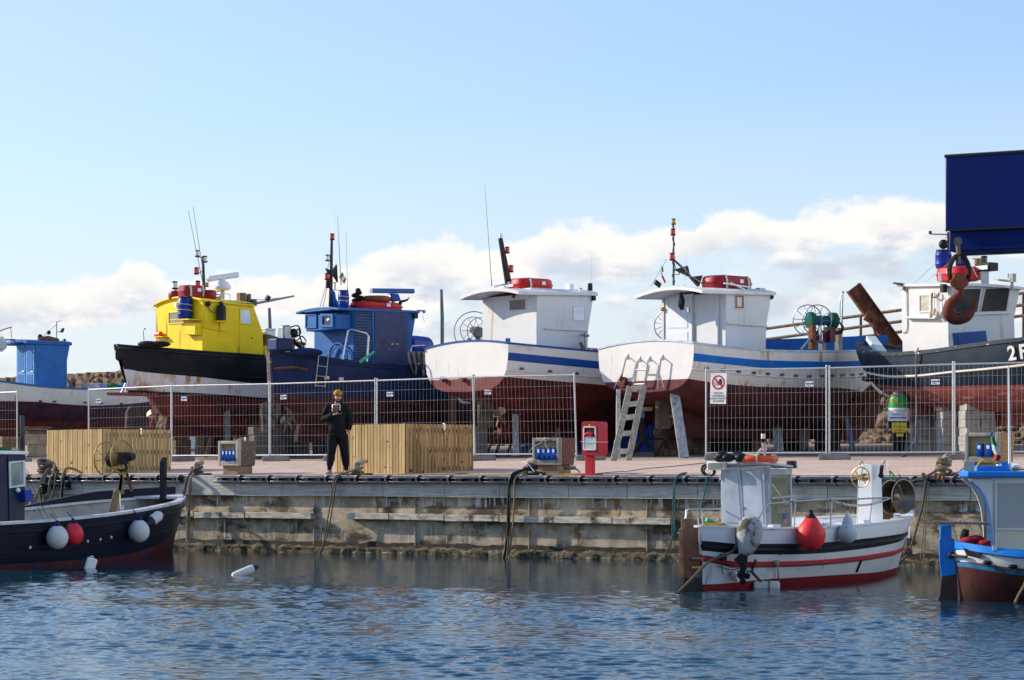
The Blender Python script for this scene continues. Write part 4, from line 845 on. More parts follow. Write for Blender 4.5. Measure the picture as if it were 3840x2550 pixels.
# ---- boats D and E: white with blue stripe
def white_boat(T, fr, L_, sheer, st_t, st_b, wl, zbt, stripe, hullm, redm, cabm, transom_m, rail, nsc, zstr):
    h = Hull(fr, L_, [(0,1.80),(.25,1.95),(.5,1.92),(.7,1.55),(.85,.95),(.95,.35),(1,.02)], sheer, [(0,zbt),(.1,zbt-.3),(.25,1.25),(.5,1.05),(.8,1.05),(1,1.1)], [wl, st_b, st_t], [(0,3.6),(.25,2.6),(.5,2.2),(.8,1.5),(1,1.1)], .65, 0, .13)
    h.build(T, [redm, hullm, stripe, hullm], transom=[transom_m, WHTC, WHTC, WHTC], deck=BCAB, gun=rail, gh=.05)
    zf = curve(zstr); h.strake(T, zf, hullm, .035, .0, .97)
    for i in range(nsc):
        t = .05+.9*i/nsc; q = h.pt(t, zf(t)+.05); mb = MB(); mb.box(q+V((0,-.02,0)), (.10,.07,.06)); mb.build('scupper', M('scupper_metal', (.10,.10,.10), .4, .6), T)
    keel(T, [(1.3,1.6),(L_-.35,1.2),(L_-.75,.80),(1.0,.80)], .2, redm); return h
fr = Fr(-1.195, 61.94, HEAD); L_ = 8.6; BD = T = thing('fishing_boat', 'white fishing boat with a dark blue stripe and a black raked mast', 'fishing boat', fr, SHEERG)
hD = white_boat(T, fr, L_, side(fr, L_, [(1912,1290,-1.83),(2050,1304,-1.9),(2240,1321,-1.95)])+[(.7,3.0),(1,3.3)], side(fr, L_, [(1912,1321,-1.83),(2060,1336,-1.9),(2240,1354,-1.95)])+[(.7,2.75),(1,3.0)],
  side(fr, L_, [(1912,1351,-1.83),(2060,1366,-1.9),(2240,1382,-1.95)])+[(.7,2.55),(1,2.8)], side(fr, L_, [(1906,1412,-1.75),(2050,1426,-1.8),(2240,1441,-1.85)])+[(.7,2.1),(1,2.2)], 2.02, BLUE, WHT, RED, WHTC, M('red_transom_paint', (.13,.020,.022), .6, var=.12, vs=3, bump=.2), BLUE, 9, side(fr, L_, [(1910,1385,-1.8),(2080,1401,-1.9),(2250,1413,-1.95)])+[(.7,2.38),(1,2.6)])
w = solve_w(fr, 2013, 1809); pr, _ = cabin(fr, T, w, [(2013,1320),(2013,1098),(2228,1102),(2206,1235),(2204,1335)], WHTC); fa = Face(fr, pr[0], (-1,0,0)); fs = Face(fr, pr[0], (0,-1,0))
xa = fr.ry(1945, 1086, -w-.1).x; roof(fr, T, xa, pr[2].x+.06, pr[1].z+.0, pr[2].z+.03, w+.10, .15, .085, WHTC)
fa.window(T, [(1912,1126),(1971,1123),(1971,1160),(1912,1163)], WHTC, GLD, 2, .012); fs.window(T, [(2151,1150),(2191,1150),(2191,1200),(2151,1200)], WHTC, GLW, 3, .015)
mb = MB(); a = [fs.pt(2040,1232,.0), fs.pt(2203,1240,.0)]; mb.beam(a[0], a[1], .08, .05); mb.build('rubbing_rail', WHTC, T, bev=.01)
mb = MB(); mb.ball(fa.pt(1930,1103,.05), .05, 8); mb.tube([fa.pt(1930,1108,.03), fa.pt(1928,1118,.05)], .03); mb.build('hook_bracket', RUST, T)
mb = MB(); q = [fr.ry(a, b, .15) for a, b in ((1901,1063),(1921,1062),(1886,892),(1875,892))]; mb.prism(q, (0,.10,0)); mb.build('raked_mast', M('dark_brown_mast', (.016,.013,.011), .5, var=.3), T, bev=.02)
mb = MB(); mb.lathe([(.05,-.02),(.05,.1)], fr.ry(1879,890,.2), n=10); mb.build('masthead_light', WLENS, T); lamp(T, fr.ry(1902,938,.2), .07, REDL); lamp(T, fr.ry(1916,1008,.2), .075, REDL)
whip(T, fr.ry(1844,1073,.5), fr.ry(1818,693,.5), .012); whip(T, fr.ry(2215,1066,-w+.1), fr.ry(2220,940,-w+.1), .006); lamp(T, fr.ry(2213,1076,-w+.1), .075, BLK); lamp(T, fr.ry(2178,1088,-w+.2), .045, WLENS)
zr = pr[1].z+.12; q = fr.ry(1990,1078,-.1); raft('red life raft canister strapped on the white cabin beside the black raked mast', sub(fr, V((q.x,q.y,zr))), 1.15, .8, .33, REDP, straps=1)
mb = MB(); q = fr.ry(2020,1085,-.5); mb.box((q.x,q.y,zr-.0), (.9,.5,.10)); mb.build('roof_hatch', WHTC, T, bev=.02); mb = MB(); q = fr.ry(1925,1074,.2); mb.box((q.x,q.y,q.z), (.5,.6,.06)); mb.tube([fr.ry(1850,1076,.3), fr.ry(1905,1064,.3)], .03); mb.tube([fr.ry(1905,1060,.1), fr.ry(1950,1066,0)], .03); mb.build('mast_step', WPL, T)
mb = MB(); q = fr.ry(2136,1088,-.5); mb.box((q.x,q.y,q.z+.05), (.14,.2,.22)); mb.build('roof_box', WPL, T, bev=.01); mb = MB(); mb.box(fs.pt(2222,1115,.05), (.1,.08,.18)); mb.build('side_light', BLK, T, bev=.01); mb = MB(); mb.box(fr.ry(2146,1082,-.5), (.05,.06,.16)); mb.build('horn', BLK, T)
mb = MB(); yy = -w-.15; mb.tube([fr.ry(2196,1335,yy), fr.ry(2193,1255,yy)], .03); mb.tube([fr.ry(2178,1255,yy), fr.ry(2208,1259,yy)], .035); mb.ball(fr.ry(2194,1255,yy), .06); mb.tube([fr.ry(2177,1284,yy), fr.ry(2188,1315,yy)], .025); mb.build('mooring_post', GREYM, T)
mb = MB(); mb.beam(fr.ry(2177,1284,yy-.04), fr.ry(2190,1318,yy-.04), .05, .08); mb.build('wooden_stick', WOOD, T)
for px in (1667, 1742): mb = MB(); q = fr.rx(px, 1423, -.02); mb.lathe([(.05,-.12),(.07,-.12),(.07,.05)], q, V((1,0,0)), 10); mb.build('exhaust_stub', M('red_transom_paint'), T)
for px in (1757,1763,1900,1909): mb = MB(); q = fr.rx(px, 1280, .05); mb.box((q.x,q.y,q.z), (.05,.04,.16)); mb.build('bitt', BLUE, T)
hw = thing('net_hauler', 'bronze net hauler behind the transom of the dark-striped white boat', 'net hauler', sub(fr, fr.rx(1783,1285,pr[0].x+.9))); f2 = sub(fr, fr.rx(1783,1285,pr[0].x+.9)); z = f2.zb
mb = MB(); wheel(mb, (0,.1,z+.35), .36, V((.5,.9,.1)), .012, 10, .1); mb.build('spoked_flange', GREYM, hw); mb = MB(); wheel(mb, (.35,.25,z+.35), .36, V((.5,.9,.1)), .012, 10, .1); mb.build('spoked_flange', GREYM, hw)
mb = MB(); mb.lathe([(.12,-.25),(.16,-.1),(.16,.1),(.12,.25)], (.2,.15,z+.3), V((.5,.9,.1)), 12); mb.tube([(.2,.15,z+.3),(.2,.15,z-.3)], .08, 8); mb.build('drum', M('worn_bronze'), hw)
mb = MB(); mb.ring((-.05,0,z+.30), .55, .015, V((.5,.9,.1)), 32, 6); mb.build('guard_hoop', GREYM, hw)
RUDM = M('fouled_rudder', (.13,.10,.075), .9, var=.4, vs=4, bump=.5, bs=16, speck=[((.42,.38,.32), 8, .68, .04)], grime=((.05,.035,.03), 2, .5, .2))
mb = MB(); mb.prism([fr.ry(a,b,-.06) for a,b in ((1798,1604),(1800,1505),(1815,1492),(1840,1496),(1852,1512),(1852,1604))], (0,.12,0)); mb.build('rudder', RUDM, T, bev=.02); prop(T, fr.ry(1872,1562,0), .30, M('bronze'), 4)

fr = Fr(3.31, 59.3, HEAD); L_ = 8.2; BE = T = thing('fishing_boat', 'white fishing boat with a lighter blue stripe and a ladder frame on its transom', 'fishing boat', fr, SHEERG)
hE = white_boat(T, fr, L_, side(fr, L_, [(2600,1290,-1.76),(2720,1304,-1.85),(2870,1318,-1.88),(3050,1322,-1.7),(3180,1320,-1.0),(3268,1316,0)]), side(fr, L_, [(2600,1324,-1.76),(2720,1338,-1.85),(2870,1351,-1.88),(3050,1357,-1.7),(3180,1354,-1.0),(3268,1347,0)]),
  side(fr, L_, [(2600,1354,-1.76),(2720,1366,-1.85),(2870,1380,-1.88),(3050,1386,-1.7),(3180,1378,-1.0),(3268,1365,0)]), side(fr, L_, [(2596,1420,-1.7),(2700,1436,-1.8),(2860,1450,-1.82),(3000,1453,-1.7),(3130,1455,-1.3),(3225,1478,0)]), 1.92, BLUE2, M('rust_marked_white_hull', (.74,.71,.66), .45, var=.05, vs=3, bump=.15, bs=18, planks=(.16,.10), streak=[((.48,.27,.10), 3.8, .535, .10)], grime=((.60,.56,.49), 1.5, .58, .15, (.6,.6,1.5))), M('plum_antifouling', (.105,.032,.034), .8, var=.25, vs=2.5, bump=.2, planks=(.17,.12), grime=((.06,.018,.022), 1.2, .5, .2)), WHTC, M('plum_transom', (.115,.030,.036), .75, var=.25, vs=6, bump=.5, bs=12), M('white_blue_rail', (.45,.55,.62), .5, var=.2), 15, side(fr, L_, [(2600,1382,-1.76),(2650,1389,-1.8),(2850,1408,-1.85),(3000,1418,-1.75),(3150,1414,-1.1),(3262,1394,0)]))
mb = MB(); rings = []
for i in range(25):
    t = .42+.57*i/24; a = hE.pt(t, hE.sheer(t), 1); hgt = .05+.40*min(1, i/10); rings.append([a+V((0,-.02,0)), a+V((0,-.07,0)), a+V((0,-.07,hgt)), a+V((0,-.02,hgt))])
mb.loft(rings); mb.build('bulwark_board', M('inner_blue_paint', (.012,.11,.36), .5, var=.2), T)
w = solve_w(fr, 2722, 2487); pr, _ = cabin(fr, T, w, [(2722,1325),(2722,1095),(2895,1100),(2874,1222),(2872,1335)], WHTC); fa = Face(fr, pr[0], (-1,0,0)); fs = Face(fr, pr[0], (0,-1,0))
xa = fr.ry(2634, 1080, -w-.1).x; roof(fr, T, xa, pr[2].x+.06, pr[1].z+.0, pr[2].z+.03, w+.10, .15, .085, M('weathered_white_roof', (.70,.68,.62), .6, var=.08, grime=((.28,.20,.13), 2.2, .60, .1)))
dw = M('pale_door_paint', (.72,.75,.78), .5, var=.04, bump=.1)
d_ = fa.board(T, 'door', [(2497,1106),(2594,1102),(2596,1285),(2497,1276)], dw, 0, .03)
for q in ([(2508,1111),(2583,1108),(2583,1230),(2508,1230)], [(2508,1246),(2583,1244),(2583,1282),(2508,1276)]): fa.board(d_, 'door_panel', q, dw, .03, .045)
fa.window(d_, [(2512,1117),(2561,1114),(2561,1149),(2512,1152)], dw, M('blue_film_window', (.04,.09,.20), .35, var=.5, vs=6), 3, .06)
fa.board(d_, 'handle', [(2584,1152),(2590,1152),(2590,1172),(2584,1172)], STEEL, .03, .07); fa.board(T, 'door_post', [(2488,1100),(2496,1100),(2496,1282),(2488,1280)], WHTC, 0, .06)
mb = MB(); mb.ball(fa.pt(2494,1160,.08), .055, 8); mb.build('brass_lamp', M('brass'), T)
for a, b in ((2690,2698), (2598,2602)): fa.board(T, 'wall_post', [(a,1100),(b,1099),(b+1,1300),(a+1,1296)], WHTC, 0, .07)
wfm = M('varnished_wood', (.30,.15,.04), .4, var=.2); W1 = fs.window(T, [(2762,1113),(2782,1115),(2782,1151),(2762,1150)], wfm, GLW, 5, .03); fs.board(T, 'window_surround', [(2755,1105),(2794,1108),(2794,1163),(2755,1160)], WHTC, 0, .012)
mb = MB(); mb.beam(fs.pt(2725,1212,.0), fs.pt(2874,1223,.0), .09, .05); mb.build('rubbing_rail', WHTC, T, bev=.01)
mb = MB(); mb.beam(fs.pt(2896,1110,.02), fs.pt(2890,1120,.02), .06, .06); mb.build('side_light', BLK, T)
a = fr.ry(2526,1070,.5); b = fr.ry(2526,828,.5); mb = MB(); mb.tube([a, b], [.03,.018], 6)
pts = [a.lerp(b, i/14)+V((.05*sin(i*2.3),0,0)) for i in range(15)]; mb.tube(spline(pts,3), .012, 5); mb.tube([fr.ry(2527,975,.5), fr.ry(2556,1000,.5)], .03); mb.tube(spline([fr.ry(2526,975,.5), fr.ry(2536,1010,.5), fr.ry(2549,1028,.5), fr.ry(2526,1030,.5)]), .01); mb.build('mast', M('cabled_mast', (.10,.10,.11), .6, var=.4), T)
lamp(T, fr.ry(2524,870,.5), .07, REDL); lamp(T, fr.ry(2521,963,.5), .075, REDL); lamp(T, fr.ry(2526,831,.5), .06, M('amber_lens'))
for q in ([(2534,1010),(2580,996),(2590,1037)], [(2590,1038),(2636,1032),(2622,1074)]): mb = MB(); mb.prism([fr.ry(*v, .35) for v in q], (.03,.12,.0)); mb.build('black_day_shape', BLK, T)
mb = MB(); mb.tube([fr.ry(2548,990,.35), fr.ry(2592,1036,.35), fr.ry(2645,1070,.35)], .015); mb.build('rigging_wire', GREYM, T); mb = MB(); mb.tube([fr.ry(2440,1075,.8), fr.ry(2500,972,.6)], .006); mb.build('rigging_wire', GREYM, T)
whip(T, fr.ry(2567,1072,.3), fr.ry(2575,932,.3), .008); mb = MB(); mb.box(fr.ry(2466,1064,.8), (.2,.05,.12), Matrix.Rotation(.5,3,'Y')); mb.build('floodlight', BLK, T)
a = fr.ry(2480,1000,.7); fl = thing('flag', 'faded torn three-colour pennant on the roof stay of the lighter-striped white boat', 'flag', sub(fr, a))
for i, (mt_, q) in enumerate(((MATS['flag_green'], [(0,0),(.05,.02),(.08,-.12),(.03,-.14)]), (MATS['flag_white'], [(-.05,-.06),(.03,-.14),(.06,-.22),(0,-.24)]), (MATS['flag_red'], [(0,-.24),(.06,-.22),(.16,-.38),(.12,-.42)]))):
    mb = MB(); mb.prism([V((x,0,a.z+y_)) for x, y_ in q], (0,.006,0)); mb.build('flag_strip', mt_, fl)
zr = pr[1].z+.12; q = fr.ry(2725,1078,-.3); raft('dark red raft canister with white straps on the lighter-striped white boat', sub(fr, V((q.x,q.y,zr))), 1.35, .8, .36, REDD)
mb = MB(); a, b = fr.ry(2715,1062,-.85), fr.ry(2812,1077,-.85); mb.tube([a, b], .02); mb.tube([fr.ry(2740,1060,-.85), fr.ry(2800,1090,-.85)], .02); mb.build('roof_rail', WPL, T); mb = MB(); q = fr.ry(2852,1085,-.7); mb.tube([fr.ry(2840,1088,-.7), fr.ry(2842,1082,-.7), fr.ry(2858,1082,-.7), fr.ry(2862,1094,-.7)], .02); mb.box((q.x,q.y,q.z-.03), (.2,.15,.12)); mb.build('roof_fitting', GREYM, T)
mb = MB(); q = fa.pt(2622,1098,.6); z = q.z; mb.tube([(0,0,z), (0,0,z-.1), (.01,0,z-.2), (-.01,0,z-.33), (.02,0,z-.45)], [.01,.05,.08,.09,.05], 8, 0); loose('hanging_buoy_marker', 'dark bundled marker buoy hanging under the roof edge by the boarded door', 'marker', sub(fr, q+V((0,0,-.45))), mb, M('dark_bundle', (.02,.022,.02), .8, grime=((.35,.03,.02), 5, .58, .08)))
hw = thing('net_hauler_ring', 'thin spoked hauler ring at the left edge of the cabin with the boarded door', 'net hauler', sub(fr, fr.rx(2497,1280,pr[0].x+.7))); f2 = sub(fr, fr.rx(2497,1280,pr[0].x+.7)); z = f2.zb; mb = MB(); wheel(mb, (0,0,z+.42), .36, V((.93,.25,0)), .014, 12, .08); mb.build('spoked_flange', GREYM, hw); mb = MB(); mb.tube([(.05,0,z+.42),(.05,0,z-.3)], .035); mb.build('stand', GREYM, hw)
# stainless ladder frame on the transom
lf = MB(); X0 = -.14
def rx_(px, py, x=X0): return fr.rx(px, py, x)
for q in (((2350,1335,-.02),(2348,1342,-.16),(2334,1400,-.16)), ((2396,1345,-.02),(2394,1352,-.16),(2375,1460,-.14)), ((2433,1343,-.02),(2431,1352,-.16),(2417,1445,-.14)), ((2481,1337,-.02),(2479,1345,-.16),(2472,1400,-.16),(2466,1460,-.14)), ((2472,1400,-.16),(2490,1455,-.05)), ((2334,1400,-.16),(2304,1454,-.10)), ((2334,1400,-.16),(2330,1425,-.02)), ((2386,1387,-.16),(2425,1387,-.16)), ((2377,1442,-.14),(2418,1440,-.14))): lf.tube([fr.rx(*v) for v in q], .022, 6)
lf.build('ladder_frame', STEEL, T)
for px, py in ((2350,1337),(2396,1346),(2433,1345),(2481,1339)): mb = MB(); mb.box(fr.rx(px,py,-.02), (.03,.10,.13)); mb.build('bracket_plate', WPL, T, bev=.01)
mb = MB(); q = fr.rx(2340,1428,-.05); mb.lathe([(.05,.05),(.07,-.15),(.09,-.15),(.10,.06)], q, V((-1,0,0)), 12); mb.build('exhaust_pipe', M('plum_transom'), T)
mb = MB(); q = [fr.rx(2290,1456,-.1), fr.rx(2405,1474,-.1)]; mb.prism([q[0], q[1], q[1]+V((.5,0,0)), q[0]+V((.5,0,0))], (0,0,.03)); mb.build('swim_platform', M('plum_transom'), T)
mb = MB(); mb.prism([fr.ry(a,b,-.07) for a,b in ((2468,1608),(2470,1503),(2485,1498),(2516,1500),(2516,1608))], (0,.14,0)); mb.build('rudder', RUDM, T, bev=.02); prop(T, fr.ry(2528,1560,0), .28, M('bronze'))
# net hauler on the fore deck
q = fr.ry(3110,1325,.0); nh = thing('net_hauler', 'net hauler with two spoked rings and a drum of green and blue net', 'net hauler', sub(fr, q)); f2 = sub(fr, q); o = V((q.x,q.y,0))
def nl(px, py, y=0.0): return fr.ry(px, py, y)-o
mb = MB(); wheel(mb, nl(3028,1200,.25), .40, V((.85,.45,0)), .016, 10, .06); mb.build('spoked_flange', GREYM, nh); mb = MB(); wheel(mb, nl(3064,1200,.0), .40, V((.85,.45,0)), .016, 10, .06); mb.build('spoked_flange', GREYM, nh)
mb = MB(); mb.lathe([(.12,-.45),(.22,-.42),(.22,-.3),(.13,-.2),(.13,.15),(.22,.22),(.22,.38),(.12,.45)], nl(3085,1202,.0), V((.95,-.3,0)), 16); mb.build('drum', M('green_blue_net', (.015,.09,.05), .9, var=.5, vs=9, bump=.8, bs=40, grime=((.02,.12,.40), 4, .55, .08)), nh)
for a, b in (((3046,1215),(3046,1310)), ((3082,1255),(3084,1330)), ((3142,1230),(3146,1330))): mb = MB(); mb.beam(nl(*a), nl(*b), .14, .16); mb.build('post', WOODG if a[0] > 3060 else RUST, nh, bev=.01)
mb = MB(); wheel(mb, nl(3077,1252,-.3), .22, V((.6,-.8,.1)), .022, 6, .05); mb.build('hand_wheel', STEEL, nh); mb = MB(); mb.box(nl(3110,1255,-.1), (.2,.25,.4)); mb.box(nl(3080,1262,0), (.22,.2,.28)); mb.build('gearbox', M('red_brown_motor', (.10,.02,.02), .6, var=.5), nh)
mb = MB()
for k in range(5): mb.tube(spline([nl(3120,1190,-.1), nl(3150+k*3,1210+k*4,-.2), nl(3158-k*4,1245,-.2), nl(3130-k*4,1250-k*6,-.2), nl(3125,1215,-.15)]), .025, 5)
mb.build('hydraulic_hoses', BLK, nh); mb = MB(); mb.tube([nl(3004,1312), nl(3030,1280), nl(3050,1258)], .03); mb.build('strut', GREYM, nh)
mb = MB(); mb.tube([fr.ry(3152,1300,0), fr.ry(3160,1105,0)], [.05,.02], 6); mb.tube(spline([fr.ry(3150,1200,0), fr.ry(3151,1130,0), fr.ry(3158,1098,0), fr.ry(3163,1094,0), fr.ry(3165,1102,0)]), .015); mb.build('stub_mast', GREYM, T)

# ---- boat F: blue-black hull, white wheelhouse, bow out of the frame to the right
p0 = P(3258, HZ, 61); fr = Fr(p0.x, p0.y, radians(-57)); L_ = 10.4; BF = T = thing('fishing_boat', 'faded blue-black fishing boat with a white wheelhouse and pink bottom, far right', 'fishing boat', fr, SHEERG)
hF = Hull(fr, L_, [(0,.08),(.015,.4),(.05,.8),(.12,1.2),(.3,1.55),(.55,1.6),(.78,1.2),(.93,.5),(1,.02)],
  side(fr, L_, [(3252,1292,0),(3270,1312,-.5),(3302,1330,-1.0),(3382,1335,-1.35),(3480,1326,-1.5),(3614,1307,-1.58),(3748,1288,-1.6),(3840,1275,-1.6)])+[(.75,3.75),(1,4.4)],
  [(0,2.45),(.05,2.3),(.12,1.85),(.25,1.5),(.5,1.35),(1,1.6)],
  [side(fr, L_, [(3270,1425,0),(3300,1440,-.8),(3355,1447,-1.2),(3458,1450,-1.45),(3614,1446,-1.55),(3840,1440,-1.6)])+[(1,2.6)]], [(0,1.6),(.1,2.4),(.3,3.0),(.6,2.4),(.85,1.4),(1,1.1)], .7, .15)
hF.build(T, [REDF, BLUF], deck=M('grey_blue_deck', (.12,.16,.18), .7), gun=M('dark_rail', (.03,.04,.05), .5, wear=((.5,.5,.48), 6, .6, (.4,.4,2))), gh=.09)
zst = curve(side(fr, L_, [(3261,1378,0),(3302,1402,-.9),(3369,1412,-1.3),(3436,1409,-1.5),(3569,1395,-1.55),(3703,1382,-1.6),(3840,1362,-1.6)])+[(.75,3.15),(1,3.8)]); hF.strake(T, zst, M('white_rope_strake', (.72,.68,.58), .8, var=.1, vs=8, bump=.3), .035, .0, .95)
keel(T, [(1.5,1.8),(9.3,1.6),(9.0,1.05),(1.2,1.05)], .2, REDF)
mb = MB(); mb.prism([V((-.1,0,2.25)), V((.35,-.55,2.27)), V((1.2,-.8,2.22)), V((1.2,.8,2.22)), V((.35,.55,2.27))], (0,0,.09)); mb.build('stern_platform', REDC, T)
tx = hF.at(3785, 1308); ty = hF.at(3840,1300)
for i, ch in enumerate('2FP'):
    px = 3797+43*i; c = hF.at(px, 1327-6*i); e = hF.at(px+15, 1325-6*i); d = e-c; text(ch, .46, basis(c+V((0,-.035,0)), d, V((0,-.12,1))), M('white_lettering', (.75,.75,.70), .6, wear=((.05,.06,.07), 8, .66)), 'hull_number', T, bold=.012)
# wheelhouse: starboard side faces the camera's left, windscreens face right
pn, pf = 3557, 3805
lo, hi = .3, 3.0
def f_(w): x = fr.ry(pn, HZ, -w).x; return fr.rx(pf, HZ, x).y-w
for _ in range(60):
    mid = (lo+hi)/2
    if f_(lo)*f_(mid) <= 0: hi = mid
    else: lo = mid
w = lo; pr, _ = cabin(fr, T, w, [(3385,1345),(3378,1068),(3578,1068),(3556,1178),(3560,1340)], WHTC)
fs = Face(fr, pr[0], (0,-1,0)); n1 = (V(pr[2])-V(pr[3])).cross(V((0,1,0))); n1 = n1 if n1.x > 0 else -n1; ff_ = Face(fr, pr[3], n1); fl_ = Face(fr, pr[3], (1,0,0))
roof(fr, T, pr[1].x-.10, pr[2].x+.10, pr[1].z+.02, pr[2].z+.03, w+.08, .03, .07, WHTC)
for q in ([(3584,1084),(3677,1082),(3662,1169),(3574,1171)], [(3694,1082),(3785,1079),(3770,1166),(3676,1168)]): ff_.window(T, q, M('grey_window_frame', (.55,.57,.58), .5), GLD, 4, .025, 'windscreen')
mb = MB(); mb.beam(ff_.pt(3560,1180,.0), ff_.pt(3788,1172,.0), .10, .05); mb.build('sill', WHTC, T)
ht = fl_.board(T, 'hatch_cover', [(3571,1249),(3690,1240),(3700,1330),(3580,1340)], BLUE, .0, .07); fl_.board(ht, 'hatch_panel', [(3582,1258),(3680,1250),(3688,1330),(3592,1338)], M('dark_blue_panel', (.012,.07,.24), .5), .07, .085)
fs.window(T, [(3452,1109),(3488,1109),(3488,1165),(3452,1167)], WHTC, M('cream_curtain_window', (.50,.45,.36), .15, var=.3), 6, .03)
mb = MB(); mb.beam(fs.pt(3406,1191,.06), fs.pt(3520,1193,.06), .14, .05); mb.build('side_shelf', WHTC, T, bev=.01)
mb = MB(); mb.tube([fs.pt(3403,1075,.02), fs.pt(3405,1230,.02), fs.pt(3400,1246,.02), fs.pt(3390,1248,.02)], .012); mb.build('cable_pipe', GREYM, T); mb = MB(); mb.box(fs.pt(3392,1081,.05), (.08,.08,.1)); mb.build('junction_box', GREYM, T, bev=.01)
mb = MB(); mb.tube(spline([fs.pt(3503,1098,.05), fs.pt(3505,1112,.08), fs.pt(3515,1116,.1), fs.pt(3526,1112,.08), fs.pt(3528,1098,.05)]), .02); mb.build('hanging_hook', RUST, T)
for px, py, in ((3505,1180),(3518,1170),(3528,1182)): mb = MB(); q = fs.pt(px,py,.12); mb.ball((0,0,q.z), (.05,.09), 8); mb.tube([(0,0,q.z+.08),(0,0,q.z+.5)], .008); tag(mb.build('hand_bell_float', M('cream_float', (.6,.5,.36), .6, var=.3), None, sub(fr, q+V((0,0,-.09)))), 'small cream float hanging on a cord on the white wheelhouse wall, '+{3505:'leftmost of three',3518:'highest of three',3528:'rightmost of three'}[px], 'float', 'floats on the wheelhouse wall')
mb = MB(); q = fs.pt(3553,1082,.12); mb.box(q, (.12,.14,.2)); mb.build('side_light', BLK, T, bev=.01)
zr = pr[1].z+.06
def rr(px, py, y): return fr.ry(px, py, y)
q = rr(3592,1045,-.1); raft('bright red life raft canister on the white wheelhouse behind the crane hook', sub(fr, V((q.x,q.y,zr))), 1.0, .8, .34, REDP, straps=0)
for px, py, yy, lab, h_ in ((3538,1012,-.2,'left of the crane hook',.42), (3604,1015,.1,'mostly hidden behind the crane hook',.40)):
    q = rr(px,py,yy); barrel('plastic_barrel', 'blue plastic tub on the bright red raft canister, '+lab, sub(fr, V((q.x,q.y,zr+.34))), .20 if px < 3600 else .13, h_, BLUP)
mb = MB(); q = rr(3612,962,.1); mb.ball((0,0,q.z), (.1,.07), 10); tag(mb.build('green_float', M('green_float', (.02,.3,.12), .5), None, sub(fr, q)), 'green net float on top of the hidden blue tub behind the crane hook', 'float')
mb = MB(); mb.tube([rr(3668,1050,.5), rr(3666,972,.5)], .085, 10); mb.tube([rr(3648,970,.5), rr(3690,969,.5)], .02); mb.build('exhaust_stack', M('tan_pipe', (.35,.24,.10), .6, var=.2), T)
mb = MB(); a = rr(3694,1055,.3); b = rr(3694,1010,.3); mb.tube([a-V((0,0,.1)), b], .13, 4); mb.build('light_pedestal', WHTC, T); mb = MB(); c = rr(3700,1002,.3); mb.box(c, (.5,.3,.2)); mb.build('floodlight', BLK, T, bev=.02); mb = MB(); mb.box(c+V((0,-.16,-.02)), (.40,.03,.1)); mb.build('light_panel', WLENS, T); lamp(T, rr(3691,978,.3), .09, M('dark_lens', (.05,.06,.05), .2))
mb = MB(); mb.tube([rr(3488,878,-.5), rr(3558,879,-.2)], .015); mb.tube([rr(3488,878,-.5), rr(3489,866,-.5)], .04); mb.tube([rr(3556,1065,-.2), rr(3556,870,-.2)], .03); mb.build('mast', M('dark_mast'), T)
mb = MB(); mb.tube([rr(3550,880,-.2), rr(3528,960,-.4)], .005); mb.ball(rr(3538,916,-.3), .12, 12); mb.build('black_ball_shape', BLK, T)
mb = MB()
for a, b in (((3510,985),(3440,1055)), ((3510,985),(3425,1062)), ((3560,985),(3470,1058)), ((3640,990),(3665,1040))): mb = MB(); mb.tube([rr(*a,-.4), rr(*b,-.5)], .006, 4); mb.build('rigging_wire', ROPW, T)
mb = MB(); q = rr(3525,1055,-w+.05); mb.tube([q+V((0,0,-.3)), q+V((0,0,.22))], .035); mb.build('rail_post', WHTC, T)
mb = MB(); q = rr(3795,1042,.5); mb.box(q, (.16,.12,.2)); mb.tube([q-V((0,0,.3)), q], .04); mb.build('stern_light', M('grey_lamp', (.35,.36,.33), .5), T); mb = MB(); mb.beam(rr(3360,1062,-w-.05), rr(3388,1067,-w-.05), .2, .04); mb.build('roof_lip', BLK, T)
mb = MB(); mb.tube(spline([rr(3730,1045,0), rr(3750,1050,0), rr(3775,1052,.2), rr(3790,1048,.2)], 5), .03); mb.build('cable_run', ROPW, T)
a = hF.at(3275,1320); mb = MB(); mb.beam(rr(3265,1268,-.2), rr(3306,1322,-.6), .25, .12); mb.v = [v-V((a.x,a.y,0)) for v in mb.v]; loose('white_plank', 'short white board propped on the stern rail of the blue-black boat', 'plank', sub(fr, V((a.x,a.y,rr(3306,1325,-.6).z))), mb, M('pale_board', (.6,.66,.7), .6), bev=.01)
mb = MB(); pts = spline([hF.at(3450,1322)+V((0,-.05,.12)), hF.at(3445,1345)+V((0,-.08,0)), hF.at(3442,1440)+V((0,-.06,0)), rr(3437,1540,-1.45), rr(3434,1600,-1.5), rr(3433,1640,-1.55), rr(3400,1695,-1.9), rr(3380,1712,-3)], 8)
c = pts[0]; mb.tube([p-V((c.x,c.y,0)) for p in pts], .02, 6); loose('grey_hose', 'thin grey hose hanging down the side of the blue-black boat to the ground', 'hose', sub(fr, V((c.x,c.y,zg(*fr.world(c).xy)))), mb, GREYM)
# ================================================================ site fence
SIGNB = M('sign_white', (.78,.78,.76), .5); SBLUE = M('sign_blue', (.02,.05,.30), .5); INK = M('black_print', (.02,.02,.02), .6); SRED = M('sign_red', (.50,.02,.025), .45)
FB = M('grey_concrete', (.24,.235,.225), .95, var=.2, vs=6, bump=.5, bs=30)
